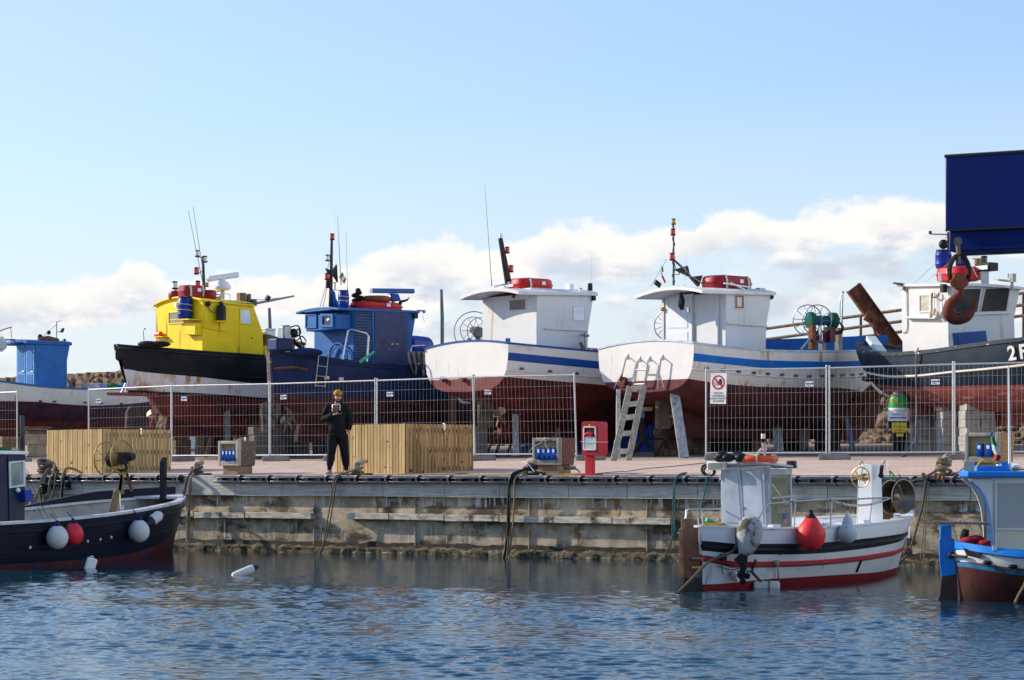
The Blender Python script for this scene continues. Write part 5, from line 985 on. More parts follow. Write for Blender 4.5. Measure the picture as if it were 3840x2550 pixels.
# (left post px, right post px, top py left, top py right, bottom py left, bottom py right, plate px, plate py)
FEN = [(-330, 62, 1482, 1470, 1716, 1713, None, None, 'cut by the left edge of the picture'), (333, 640, 1461, 1447, 1722, 1721, 370, 1503, 'behind the pale slatted enclosure'),
       (645, 1008, 1447, 1440, 1721, 1720, 690, 1495, 'behind the grey socket pedestal nearest the yellow cabin'), (1014, 1405, 1440, 1427, 1720, 1717, 1063, 1489, 'behind the man in black'),
       (1414, 1776, 1427, 1414, 1717, 1713, 1462, 1478, 'behind the browner slatted enclosure'), (1782, 2160, 1414, 1406, 1713, 1711, 1829, 1470, 'left of the red hose cabinet'),
       (2648, 3097, 1388, 1380, 1705, 1704, 3035, 1440, 'carrying the prohibition sign'), (3111, 3571, 1380, 1366, 1705, 1702, 3508, 1432, 'behind the small white boat bow'), (3580, 4050, 1366, 1354, 1702, 1699, None, None, 'cut by the right edge of the picture')]
FG = 'mobile fence panels along the yard'
def fblock(px, side_, lab):
    d = dfence(px); p = P(px, 0, d); f2 = Fr(p.x, p.y, -TH+side_); z = f2.zb
    m = MB(); m.prism([(-.36,-.11,z),(.36,-.11,z),(.36,-.11,z+.10),(.30,-.11,z+.135),(.06,-.11,z+.135),(.0,-.11,z+.115),(-.06,-.11,z+.135),(-.30,-.11,z+.135),(-.36,-.11,z+.10)], (0,.22,0))
    o = m.build('fence_foot_block', FB, None, f2, bev=.012); tag(o, lab, 'fence foot', 'concrete feet of the mobile fence')
for k, (x0, x1, t0, t1, b0, b1, sx_, sy_, lab) in enumerate(FEN):
    A, B = P(x0, 0, dfence(x0)), P(x1, 0, dfence(x1)); ang = atan2(B.y-A.y, B.x-A.x); f2 = Fr(A.x, A.y, ang); wd = (B-A).length
    za0 = P(0, t0, dfence(x0)).z; za1 = P(0, t1, dfence(x1)).z; zb0 = max(P(0, b0, dfence(x0)).z, f2.zb+.12); zb1 = max(P(0, b1, dfence(x1)).z, zg(B.x,B.y)+.12)
    T = thing('mesh_fence', 'galvanised mesh fence panel '+lab, 'fence panel', f2, FG)
    lean = .05 if x0 == 1782 else 0.0
    def fp(u_, v_, y=0.0):
        za = za0+(za1-za0)*u_; zb_ = zb0+(zb1-zb0)*u_; return V((wd*u_+(-.10*v_*lean*8), y-lean*v_, zb_+(za-zb_)*v_))
    for u_ in (0, 1): m = MB(); m.tube([fp(u_, -.055), fp(u_, 1.03 if u_ == 0 else 1.035)], .022, 8); m.build('post', GALV, T)
    for v_ in (.02, 1): m = MB(); m.tube([fp(0, v_), fp(1, v_)], .021, 8); m.build('rail', GALV, T)
    m = MB(); n_ = max(4, int(round(wd/.112)))
    for i in range(1, n_):
        u_ = (i+.12*noise.noise(V((i*3.1,k,0))))/n_; m.tube([fp(u_, .02), fp(u_+.0006*noise.noise(V((i,k,5))), .5, .008*noise.noise(V((i*2,k,2)))), fp(u_, 1)], .0021, 4)
    for i in range(1, 7): v_ = 1-(i-.06)*.1440; m.tube([fp(0, v_, -.006), fp(.5, v_-.003*noise.noise(V((i,k,8))), -.006), fp(1, v_, -.006)], .0024, 4)
    m.build('wire_mesh', M('mesh_wire', (.40,.40,.40), .45, .4), T)
    if sx_:
        c = f2.ry(sx_, sy_, -.015); m = MB(); m.box(c, (.20,.006,.115), Matrix.Rotation(.03*((k*7) % 3-1), 3, 'Y')); pl = m.build('maker_plate', SIGNB, T)
        text('Irpina', .058, basis(c+V((-.022,-.006,.012)), (1,0,0), (0,0,1)), SBLUE, 'plate_lettering', pl, .001, bold=.002); m = MB(); m.box(c+V((.073,-.006,.012)), (.035,.004,.05), Matrix.Rotation(.2,3,'Y')); m.box(c+V((-.02,-.006,-.032)), (.09,.004,.010)); m.build('plate_emblem', SBLUE, pl)
for px, r, lab in ((70,.5,'at the left picture edge beside the pale slatted enclosure'),(680,1.2,'between the pale slatted enclosure and the first pedestal'),(1035,.4,'between the first pedestal and the man'),(1265,.3,'behind the man in black'),(1805,.7,'at the right end of the browner slatted enclosure'),(2215,.5,'just behind the red hose cabinet'),(2700,.35,'behind the small white boat cabin'),(3130,.35,'under the twin posts, right of the white boat cabin'),(3600,.6,'beside the right-hand socket pedestal')):
    fblock(px, r, 'grey concrete fence foot '+lab)
# prohibition sign
f2 = Fr(P(2690,0,dfence(2690)).x-.0, P(2690,0,dfence(2690)).y-.05, -TH, None); a = f2.ry(2664, 1400, 0); b = f2.ry(2724, 1514, 0); f2 = sub(f2, V(((a.x+b.x)/2, 0, b.z)))
T = thing('prohibition_sign', 'white no-entry sign with a crossed-out black hand and Italian text, wired to the fence', 'sign', f2); z0 = b.z; hgt = a.z-b.z; wd = b.x-a.x
m = MB(); m.box((0,0,z0+hgt/2), (wd,.006,hgt), Matrix.Rotation(.03,3,'Y')); m.build('board', SIGNB, T)
cz = z0+hgt*.70; R_ = wd*.40; m = MB(); n_ = 40
m.loft([[V((r*cos(2*pi*i/n_), y, cz+r*sin(2*pi*i/n_))) for i in range(n_)] for r, y in ((R_,-.005),(R_,-.008),(R_*.80,-.008),(R_*.80,-.005))], True, False); m.build('red_ring', SRED, T)
m = MB(); m.box((0,-.0105,cz), (R_*1.85,.003,R_*.2), Matrix.Rotation(radians(45),3,'Y')); m.build('red_bar', SRED, T)
m = MB(); s_ = R_*.62
m.prism([V((.28*R_+s_*x, -.006, cz-.08*R_+s_*y)) for x, y in ((-.42,-.45),(.30,-.55),(.5,.1),(-.28,.12))], (0,-.002,0))
for x, h in ((-.22,.8),(-.02,.95),(.18,.9),(.38,.68)): m.box((.28*R_+s_*(x+.03), -.007, cz-.08*R_+s_*h/2), (s_*.155,.002,s_*h))
m.box((.28*R_-s_*.55, -.007, cz-.08*R_-s_*.05), (s_*.16,.002,s_*.65), Matrix.Rotation(-.55,3,'Y')); m.build('hand_symbol', INK, T)
m = MB(); m.ring((-.42*R_,-.006,cz-.05*R_), R_*.2, R_*.03, V((0,1,0)), 20, 4); m.tube([(-.62*R_,-.006,cz-.5*R_),(-.4*R_,-.006,cz-.32*R_),(.0,-.006,cz-.36*R_)], R_*.03, 4); m.build('head_outline', GREYM, T)
for i, s_ in enumerate(('VIETATO', "L'INGRESSO", 'AI NON ADDETTI', 'AI LAVORI')): text(s_, .062, basis(V((0,-.006,z0+hgt*(.345-.085*i))), (1,0,0), (0,0,1)), INK, 'lettering', T, .001)

# ================================================================ slatted timber enclosures
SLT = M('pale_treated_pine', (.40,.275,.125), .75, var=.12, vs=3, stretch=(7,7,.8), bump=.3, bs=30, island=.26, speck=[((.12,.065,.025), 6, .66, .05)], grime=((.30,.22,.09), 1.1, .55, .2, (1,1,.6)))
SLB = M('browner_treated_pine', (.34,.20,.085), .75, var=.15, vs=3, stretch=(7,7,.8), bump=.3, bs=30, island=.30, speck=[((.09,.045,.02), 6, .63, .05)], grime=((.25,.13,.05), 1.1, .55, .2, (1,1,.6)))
def enclosure(pc, pl, pr_, ptop, pbot, off, mat, mat2, label):
    d = dq(pc, off); c = P(pc, 0, d); a1 = radians(-47); a2 = radians(43)             # right-hand and left-hand faces meet at the near corner
    f2 = Fr(c.x, c.y, a2); z0 = f2.zb; ht = P(0, ptop, d).z-z0
    def reach(ang, px): # distance along a direction until the column px
        dx, dy = cos(ang), sin(ang); u_ = (px-CX)/FO; return (u_*c.y-c.x)/(dx-u_*dy)
    lr = reach(a2, pr_); ll = reach(a2+pi/2, pl)
    T = thing('slatted_enclosure', label, 'wooden enclosure', f2)
    def panel(o, dx, n, L_, m_, gaps):
        m = MB(); x = 0; k = 0
        while x < L_-.03:
            wb_ = min(.105, L_-x); q = V(o)+V(dx)*(x+wb_/2)-V(n)*(.004*(k % 2))
            R = Matrix((V(dx), V(n), V((0,0,1)))).transposed(); m.box(q+V((0,0,z0+ht/2-.0+.008*noise.noise(V((k,L_,1))))), (wb_-(.020 if gaps else .015), .022, ht-.01), R); x += wb_; k += 1
        p_ = m.build('slat_panel', m_, T, bev=.003)
        m = MB()
        for zz in (.12, .5, .88): m.box(V(o)+V(dx)*L_/2-V(n)*.035+V((0,0,z0+ht*zz)), (L_-.02,.03,.09), Matrix((V(dx), V(n), V((0,0,1)))).transposed())
        m.build('cross_batten', m_, T)
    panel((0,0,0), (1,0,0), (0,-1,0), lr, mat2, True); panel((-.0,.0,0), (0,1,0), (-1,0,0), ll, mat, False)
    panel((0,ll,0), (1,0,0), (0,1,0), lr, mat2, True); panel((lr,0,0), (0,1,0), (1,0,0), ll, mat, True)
    q = V((lr*.55, -.03, z0+ht-.06)); m = MB(); m.box(q, (.05,.03,.16)); m.build('hasp', STEEL, T, bev=.004)
    m = MB(); m.ring(q+V((0,-.03,-.10)), .03, .006, V((0,1,0)), 14); m.box(q+V((0,-.03,-.15)), (.05,.025,.05)); m.build('padlock', M('brass'), T)
    return T
enclosure(384, 177, 640, 1608, 1776, .9, SLT, SLT, 'pale slatted timber enclosure on the quay in front of the yellow-cabin boat')
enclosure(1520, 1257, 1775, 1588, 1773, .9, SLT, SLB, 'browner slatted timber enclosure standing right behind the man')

# ================================================================ service pedestals
AGG = {'g': M('exposed_aggregate', (.17,.125,.10), .9, var=.3, vs=20, bump=.8, bs=60, speck=[((.07,.05,.045), 24, .52, .06), ((.5,.45,.4), 30, .60, .04)]), 'r': M('red_aggregate', (.20,.085,.07), .9, var=.3, vs=20, bump=.8, bs=60, speck=[((.38,.26,.23), 28, .57, .05), ((.06,.02,.02), 24, .54, .05)]), 'o': M('orange_aggregate', (.40,.22,.09), .9, var=.3, vs=20, bump=.8, bs=60, speck=[((.16,.07,.025), 24, .54, .06), ((.6,.45,.26), 30, .58, .04)])}
PCON = M('pale_cast_concrete', (.48,.43,.34), .9, var=.15, vs=5, bump=.4, bs=30, grime=((.28,.25,.19), 2.5, .55, .15)); PCON2 = M('grey_cast_concrete', (.30,.29,.255), .9, var=.2, vs=5, bump=.5, bs=30, grime=((.15,.14,.11), 3, .52, .15)); OCH = M('ochre_panel', (.42,.30,.12), .7, var=.1); SOCK = M('blue_socket', (.010,.075,.34), .35, var=.08)
def pedestal(pl, pc, pr_, pt, pb, ppl, agg, con, n, label, lean=0):
    d = dq(pc, .55); c = P(pc, 0, d); ang = radians(-TH*180/pi); 
    def reach(a, px): dx, dy = cos(a), sin(a); u_ = (px-CX)/FO; return (u_*c.y-c.x)/(dx-u_*dy)
    aw = -TH+pi; wl = reach(aw, pl); wr = reach(-TH+pi/2, pr_); wr = min(max(wr, .5), 1.1)
    f2 = Fr(c.x, c.y, -TH); z0 = f2.zb; zb = P(0, pb, d).z; zt = P(0, pt, d).z
    T = thing('service_pedestal', label, 'power pedestal', f2, 'power pedestals along the quay'); th = .08
    m = MB()   # concrete frame round a recess on the water side
    rim = .075
    m.bb((-wl,0,zb),(-wl+rim,.12,zt)); m.bb((-rim,0,zb),(0,.12,zt)); m.bb((-wl+rim,0,zb),(-rim,.12,zb+rim*1.5)); m.bb((-wl+rim,0,zt-rim),(-rim,.12,zt)); m.build('frame', con, T, bev=.018)
    m = MB(); m.hexa([V(p) for p in ((-wl,.12,zb),(0,.12,zb),(-.02,wr*.93,zb),(-wl,wr*.93,zb),(-wl,.12,zt),(0,.12,zt),(0,wr,zt),(-wl,wr,zt))]); m.build('body', agg, T, bev=.03)
    m = MB(); m.bb((-wl+rim,.09,zb+rim*1.5),(-rim,.118,zt-rim)); m.build('back_panel', OCH, T)
    m = MB(); m.hexa([V(p) for p in ((-wl*.86,.08,z0-.03),(-wl*.10,.08,z0-.03),(-wl*.10,wr*.85,z0-.03),(-wl*.86,wr*.85,z0-.03),(-wl*.84,.06,zb),(-wl*.12,.06,zb),(-wl*.12,wr*.87,zb),(-wl*.84,wr*.87,zb))]); m.build('plinth', M('brown_plinth', (.30,.20,.13), .9, var=.2, bump=.3), T, bev=.01)
    h_ = (zt-zb); zs_ = zb+h_*.42; sw = (wl-2*rim)/max(n, 3.6)*.94
    for i in range(n):
        x = (-wl+rim+.02+sw*(i+.5)) if n > 2 else (-wl+rim+.12+sw*1.3*(i+.5)); m = MB(); m.box((x,.045,zs_), (sw*.90,.085,h_*.46)); s_ = m.build('socket', SOCK, T, bev=.008)
        m = MB(); m.lathe([(sw*.36,0),(sw*.38,.03),(sw*.30,.055),(.01,.06)], (x,.002,zs_-h_*.11), V((0,-1,-.25)), 14); m.build('socket_cap', SOCK, s_)
        m = MB(); m.box((x,-.001,zs_+h_*.10), (sw*.42,.006,h_*.12)); m.build('switch_window', WPL, s_, bev=.003)
    return T, f2
pedestal(817, 893, 965, 1653, 1747, 1774, AGG['g'], PCON, 4, 'pale power pedestal with four blue sockets and grey aggregate side, left of the man')
T_, f2 = pedestal(1995, 2098, 2161, 1641, 1745, 1772, AGG['r'], PCON2, 4, 'weathered power pedestal with a red aggregate side, left of the hose cabinet')
f3 = f2; m = MB(); zt = P(0,1641,dq(2098,.55)).z; m.tube(spline([(-.33,-.03,zt+.01),(-.42,-.05,zt-.10),(-.62,-.05,zt-.2),(-.7,-.05,zt-.3)]), .008, 5); m.tube(spline([(-.33,-.03,zt+.01),(-.30,-.05,zt-.15),(-.22,-.05,zt-.25)]), .006, 5); m.ball((-.33,-.03,zt-.02), .025, 8); loose('draped_string', 'thin pale cord draped over the weathered pedestal beside the hose cabinet', 'cord', Fr(f3.o.x,f3.o.y,f3.rz,zt-.3), m, ROPW)
pedestal(3617, 3745, 3808, 1622, 1735, 1772, AGG['o'], PCON2, 2, 'power pedestal with two blue sockets and an orange aggregate side, at the far right')

# ================================================================ red hose cabinet
d = dq(2225, .45); c = P(2212, 0, d); f2 = Fr(c.x, c.y, -TH); z0 = f2.zb; T = thing('fire_hose_cabinet', 'red fire hose cabinet on a post with a torn white-framed window', 'hose cabinet', f2)
rp_ = M('red_cabinet_paint', (.44,.022,.035), .38, var=.08, vs=4); zt = P(0,1581,d).z; zb = P(0,1708,d).z
m = MB(); m.bb((-.09,-.05,z0),(.09,.07,zb+.05)); m.build('post', rp_, T, bev=.015); m = MB(); m.bb((-.2,-.14,z0),(.22,.16,z0+.03)); m.build('base_plate', rp_, T, bev=.008)
W_ = .42
def rrect(x0, x1, z0_, z1_, y, r=.06):
    out = []
    for cx_, cz_, a0 in ((x1-r, z1_-r, 0), (x0+r, z1_-r, 90), (x0+r, z0_+r, 180), (x1-r, z0_+r, 270)):
        for k in range(5): a = radians(a0+22.5*k); out.append(V((cx_+r*cos(a), y, cz_+r*sin(a))))
    return out
for (y0, y1, nm) in ((-.17,.02,'door_shell'), (.026,.20,'rear_shell')): m = MB(); m.loft([rrect(-.09, .29, zb+.005, zt-.005, y0), rrect(-.10, .30, zb, zt, y0+.015), rrect(-.10, .30, zb, zt, y1)]); m.build(nm, rp_, T, ang=40)
m = MB(); a, b, e, g = -.05, .25, zb+.10, zt-.10
for p, q in (((a,e),(b,e+.03)),((a,g-.03),(b,g)),((a,e),(a+.03,g)),((b-.03,e),(b,g))): m.bb((p[0],-.195,p[1]),(q[0],-.168,q[1]))
m.build('window_frame', M('pale_plastic_frame', (.70,.66,.62), .5), T, bev=.004)
m = MB(); m.bb((a+.03,-.180,e+.03),(b-.03,-.172,g-.03)); m.build('dark_interior', M('dark_red_interior', (.045,.008,.010), .8, var=.5), T)
m = MB(); n_ = 9; rng_ = [.52,.56,.60,.57,.63,.66,.60,.55,.53]; pl = [V((a+.03,-.184,e+.03)), V((b-.03,-.184,e+.03))]+[V((b-.03-(b-a-.06)*i/(n_-1), -.184, e+(g-e)*rng_[i])) for i in range(n_)]
m.prism(pl, (0,-.004,0)); m.build('torn_pane', M('milky_pane', (.50,.50,.50), .3, var=.2, vs=6), T)
m = MB(); m.tube([(x,-.18,zt-.27+.02*sin(x*20)) for x in (.0,.06,.12,.17)], .045, 8); m.build('hose_coil', REDP, T); m = MB(); m.ring((.1,-.18,zt-.08), .012, .006, V((0,1,0)), 10); m.build('keyhole', M('brass'), T)
m = MB(); m.tube([(-.105,-.2,zb+.28),(.1,-.203,zb+.265),(.30,-.2,zb+.27),(.308,.20,zb+.27)], .004, 4); m.build('tie_wire', WPL, T)

# ================================================================ bollards
BOL = M('cream_cast_iron', (.42,.34,.25), .8, var=.25, vs=6, bump=.5, bs=25, grime=((.16,.09,.05), 2.5, .60, .1)); BAS = M('rusty_base', (.09,.055,.04), .9, var=.4, vs=7, bump=.6)
def bollard(px, pt, lab, ang=0.0):
    d = dq(px, .32); c = P(px, 0, d); f2 = Fr(c.x, c.y, -TH+ang); z0 = f2.zb; T = thing('bollard', lab, 'bollard', f2, 'mooring bollards on the quay edge'); h = P(0, pt, d).z-z0
    m = MB(); pts = spline([(-.04,0,z0+.02),(-.04,0,z0+h*.4),(-.035,0,z0+h*.66),(.0,0,z0+h*.79),(.07,0,z0+h*.80),(.125,0,z0+h*.76),(.145,0,z0+h*.75)], 4); n_ = len(pts); rs = [float(np.interp(i/(n_-1), [0,.3,.5,.62,.85,.95,1], [.082,.072,.072,.07,.058,.055,.02])) for i in range(n_)]; m.tube(pts, rs, 14); m.build('post', BOL, T, ang=60)
    m = MB(); m.lathe([(.19,z0-.005),(.19,z0+.03),(.10,z0+.05)], (0,0,0), n=16); m.box((.14,0,z0+.02), (.32,.26,.045)); m.build('base_plate', BAS, T, bev=.008); return f2
b1 = bollard(742, 1722, 'cream hooked bollard between the pale enclosure and the first pedestal'); b2 = bollard(1343, 1719, 'cream hooked bollard at the feet of the man in black'); b3 = bollard(1990, 1716, 'cream hooked bollard wrapped in black rope at the weathered pedestal', -.2); b4 = bollard(3540, 1712, 'cream bollard wound with tan mooring rope near the right-hand pedestal'); b0 = bollard(183, 1726, 'dark bollard buried under a heap of ropes by the blue moored boat')
EDGE = -.02
def rope(name, label, pts, r, mat, cat='rope', group=None):
    mb = MB(); mb.tube(pts, r, 6); c = pts[0]; low = min(p.z for p in pts); f2 = Fr(c.x, c.y, 0, low); mb.v = [V((v.x-c.x, v.y-c.y, v.z)) for v in mb.v]
    return tag(mb.build(name, mat, None, f2), label, cat, group)
def Q(px, py, off=-.16): # a point hanging off metres inland of the quay edge (negative = over the water)
    return P(px, py, dq(px, off))
RG = 'mooring ropes hanging down the quay wall'
rope('mooring_rope', 'tan rope running from the bollard at the man\'s feet down into the water', spline([Q(1362,1752,.45), Q(1335,1762,.25), Q(1290,1775,.0), Q(1257,1790,-.16), Q(1245,1850), Q(1228,1950), Q(1212,2040), Q(1196,2077,-.3), Q(1192,2090,-.4)]), .017, ROPB, group=RG)
rope('mooring_rope', 'second tan rope strand beside the man\'s bollard, slightly right of the first', spline([Q(1350,1768,.3), Q(1310,1778,.1), Q(1268,1788,-.16), Q(1255,1850), Q(1237,1960), Q(1216,2045), Q(1198,2082,-.3)]), .014, ROPG, group=RG)
rope('mooring_rope', 'thick black rope from the weathered pedestal\'s bollard, leftmost of the three hanging there', spline([Q(2000,1752,.3), Q(1960,1764,.1), Q(1918,1785,-.17), Q(1908,1850), Q(1906,1920), Q(1905,1990), Q(1895,2060), Q(1888,2095,-.3)]), .035, BLK, group=RG)
rope('mooring_rope', 'dark frayed rope from the weathered pedestal\'s bollard, middle of the three hanging there', spline([Q(1980,1765,.2), Q(1945,1775,.0), Q(1914,1800,-.17), Q(1912,1880), Q(1908,2000), Q(1902,2100,-.3)]), .022, ROPG, group=RG)
rope('mooring_rope', 'twisted tan rope from the weathered pedestal\'s bollard, rightmost of the three hanging there', spline([Q(2010,1770,.3), Q(1960,1772,.05), Q(1932,1795,-.17), Q(1929,1860), Q(1924,1960), Q(1915,2040), Q(1908,2095,-.3)]), .020, ROPB, group=RG)
m = MB(); q = b3.loc(P(1985,1755,dq(1985,.3)))
for i in range(5): m.ring((.02*sin(i*2),.02*cos(i*3),b3.zb+.05+.035*i), .16-.012*i, .028, V((.2*sin(i*2.2),.2*cos(i),1)), 18, 6)
m.tube(spline([(.05,-.15,b3.zb+.06),(.25,-.2,b3.zb+.05),(.42,-.12,b3.zb+.04),(.5,-.1,b3.zb+.03)]), .035, 6); loose('rope_coil', 'black rope turns wound round the bollard at the weathered pedestal', 'rope', b3, m, BLK)
m = MB(); m.tube(spline([(-.12,-.12,b3.zb+.28),(.02,-.14,b3.zb+.26),(.15,-.12,b3.zb+.14),(.3,-.15,b3.zb+.03),(.45,-.16,b3.zb+.02)]), .008, 5); loose('draped_string', 'thin white cord looped over the black rope on the bollard', 'cord', b3, m, WPL)
rope('mooring_rope', 'teal and tan rope hanging down the wall at the wooden rudder', spline([Q(2575,1773,.2), Q(2550,1778,.02), Q(2532,1800,-.17), Q(2530,1880), Q(2529,1960), Q(2525,2000), Q(2510,2050), Q(2490,2095,-.3)]), .016, M('teal_rope', (.03,.16,.18), .9, var=.4, vs=20), group=RG)
rope('mooring_rope', 'tan strand hanging beside the teal rope at the rudder of the small white boat', spline([Q(2570,1778,.15), Q(2540,1790,-.12), Q(2527,1830), Q(2524,1900), Q(2521,1980), Q(2516,2030), Q(2492,2090,-.3)]), .014, ROPG, group=RG)
rope('mooring_rope', 'short teal rope knotted from the hanging rope across to the wooden rudder', spline([Q(2529,1965), Q(2534,1985), Q(2545,1998,-.4), P(2562,2003,40)]), .013, MATS['teal_rope'])
rope('mooring_rope', 'teal rope passing down behind the grey cabin of the small white boat', spline([Q(2660,1775,.1), Q(2650,1795,-.17), Q(2640,1860), Q(2625,1920), Q(2610,1975,-.5)]), .013, MATS['teal_rope'], group=RG)
m = MB(); m.ring((0,0,zg(*Q(2655,1770,.25).xy)+.10), .13, .026, V((.3,-.8,.5)), 18, 6); m.ring((.03,0.03,zg(*Q(2655,1770,.25).xy)+.09), .11, .022, V((.1,-.8,.6)), 18, 6); loose('black_hose_coil', 'small coil of black hose on the quay edge behind the grey cabin roof', 'hose', Fr(Q(2655,1770,.25).x, Q(2655,1770,.25).y, 0), m, BLK)
# ropes at bollard 1 (knotted bundle towards the bow of the blue boat)
rope('mooring_rope', 'thick knotted rope from the bollard beside the pale enclosure to the dark bow', spline([Q(735,1772,.25), Q(715,1775,.0), Q(704,1795,-.17), Q(695,1830), Q(682,1860,-.3), Q(668,1885,-.6), P(650,1905,52.3), P(636,1925,51.8)]), [.03]*20+[.045]*12+[.03]*17, ROPG, group=RG)
rope('mooring_rope', 'frayed tan rope end hanging knotted below the bollard beside the pale enclosure', spline([Q(725,1775,.0), Q(715,1800,-.17), Q(712,1850), Q(708,1900), Q(707,1960), Q(709,2005)]), [.03]*8+[.05]*4+[.028]*8+[.045]*6+[.02]*5, ROPB, group=RG)
rope('mooring_rope', 'slack dark line looping from the dark boat bow up to the frayed rope', spline([P(650,1866,51.3), P(658,1900,51.6), P(672,1950,52), P(690,1964,52.6), Q(703,1945,-.3), Q(708,1910,-.25)]), .022, ROPG)
rope('thin_line', 'thin line trailing from the frayed rope end into the water', spline([Q(705,1990), Q(703,2030), Q(702,2062,-.25)]), .007, ROPB)
m = MB(); z = b1.zb
for i in range(4): m.ring((-.03,0,z+.07+.03*i), .13, .022, V((.25*sin(i*2.2),.25*cos(i),1)), 16, 6)
loose('rope_coil', 'brown rope turns round the foot of the bollard beside the pale enclosure', 'rope', b1, m, ROPG)
m = MB(); z = b2.zb
for i in range(3): m.ring((-.03,0,z+.07+.03*i), .14, .018, V((.25*sin(i*2.2),.25*cos(i),1)), 16, 6)
m.tube(spline([(.1,-.05,z+.12),(-.1,-.15,z+.08),(-.35,-.18,z+.05),(-.5,-.2,z+.04)]), .018, 6); loose('rope_coil', 'tan rope turns round the foot of the bollard at the man\'s feet', 'rope', b2, m, ROPB)
m = MB(); z = b4.zb
for i in range(7): m.ring((-.01,0,z+.10+.035*i), .15-.006*i, .02, V((.35*sin(i*2.2),.35*cos(i*1.3),1)), 18, 6)
m.ring((.22,-.02,z+.22), .17, .014, V((.2,-1,.2)), 24, 6); loose('rope_coil', 'tan rope wound many times round the bollard near the right-hand pedestal', 'rope', b4, m, ROPB)
rope('mooring_rope', 'taut tan rope from the right-hand bollard to the bow of the small white boat', spline([Q(3545,1750,.2), Q(3470,1785,-.1), P(3400,1812,43.3), P(3352,1835,42.3)]), .018, ROPB)
rope('mooring_rope', 'thick rope tail falling from the right-hand bollard down into the water', spline([Q(3530,1755,.2), Q(3495,1775,.0), Q(3472,1800,-.17), Q(3462,1880), Q(3440,1970), Q(3415,2050), Q(3385,2100,-.4), P(3320,2120,43)]), .022, ROPG, group=RG)
rope('mooring_rope', 'thin tan rope hanging below the right-hand bollard, left of two', spline([Q(3478,1805,-.17), Q(3470,1900), Q(3462,2000), Q(3454,2080), Q(3450,2110)]), .012, ROPB, group=RG)
rope('mooring_rope', 'thin tan rope hanging below the right-hand bollard, right of two', spline([Q(3484,1805,-.17), Q(3478,1900), Q(3470,2000), Q(3464,2110)]), .012, ROPB, group=RG)
m = MB(); q = Q(3400,2065,-.35); m.ball((0,0,q.z), .07, 8); m.ball((.05,0,q.z-.02), .06, 8); loose('rope_knot', 'bulky knot in the rope tail below the right-hand bollard', 'rope', Fr(q.x,q.y,0,q.z-.07), m, ROPG)
m = MB(); q = Q(3500,1788,-.1)
for i in range(6): m.ball((.10*(i-2.5)*.8, .02*sin(i), q.z+.03*cos(i*2)), (.045,.05), 8)
loose('cork_float_string', 'string of small orange-brown net floats under the right-hand bollard', 'net float', Fr(q.x,q.y,-TH,q.z-.07), m, M('faded_orange'))
# heap of ropes on the left bollard
m = MB(); q = P(183,0,dq(183,.2)); z = b0.zb
for i in range(6): m.ring((.04*sin(i*2.4),-.03*i,z+.05+.05*i), .22-.018*i, .035, V((.4*sin(i*1.7),-.35+.2*cos(i*2.3),1)), 18, 6)
loose('rope_heap', 'heap of thick grey ropes covering the leftmost bollard', 'rope', b0, m, ROPG)
for j, (pts, r, mt_, lab) in enumerate(((((195,1745,.2),(175,1770,.0),(158,1795,-.2),(150,1840,-.25),(155,1890,-.4),(168,1925,-1.0)), .04, ROPG, 'thick grey rope hanging from the rope heap, nearest the blue cabin'),
    (((205,1740,.2),(200,1770,.0),(188,1800,-.2),(180,1850,-.25),(160,1862,-.3)), .032, ROPB, 'tan rope looping out of the rope heap towards the blue cabin'),
    (((215,1755,.2),(240,1768,-.1),(232,1800,-.25),(245,1760,-.2),(275,1758,.1),(308,1775,.3)), .03, ROPB, 'loose tan rope loop lying on the quay right of the rope heap'),
    (((210,1760,.2),(208,1790,-.2),(203,1840,-.22),(190,1880,-.3),(186,1905,-.6)), .024, ROPG, 'thin grey rope hanging straight below the rope heap'),
    (((245,1765,.1),(240,1790,-.22),(232,1840,-.25),(228,1905,-.4)), .035, BLK, 'black rubber hose hanging right of the rope heap'),
    (((180,1760,.1),(165,1800,-.2),(140,1850,-.4),(112,1890,-1.4),(108,1930,-2.5)), .03, ROPB, 'tan mooring line from the rope heap down to the blue boat'))):
    rope('mooring_rope', lab, spline([Q(*p) for p in pts]), r, mt_, group='ropes on the leftmost bollard')
m = MB(); q = P(165,1830,dq(165,-.22)); m.lathe([(.08,-.14),(.10,-.12),(.08,-.10),(.10,-.08),(.08,-.05),(.10,-.02),(.08,.0),(.10,.03),(.08,.06),(.1,.1)], (0,0,q.z), n=12); loose('rubber_snubber', 'ribbed black rubber mooring snubber hanging below the rope heap', 'snubber', Fr(q.x,q.y,0,q.z-.14), m, BLK)
# cables and odds on the paving

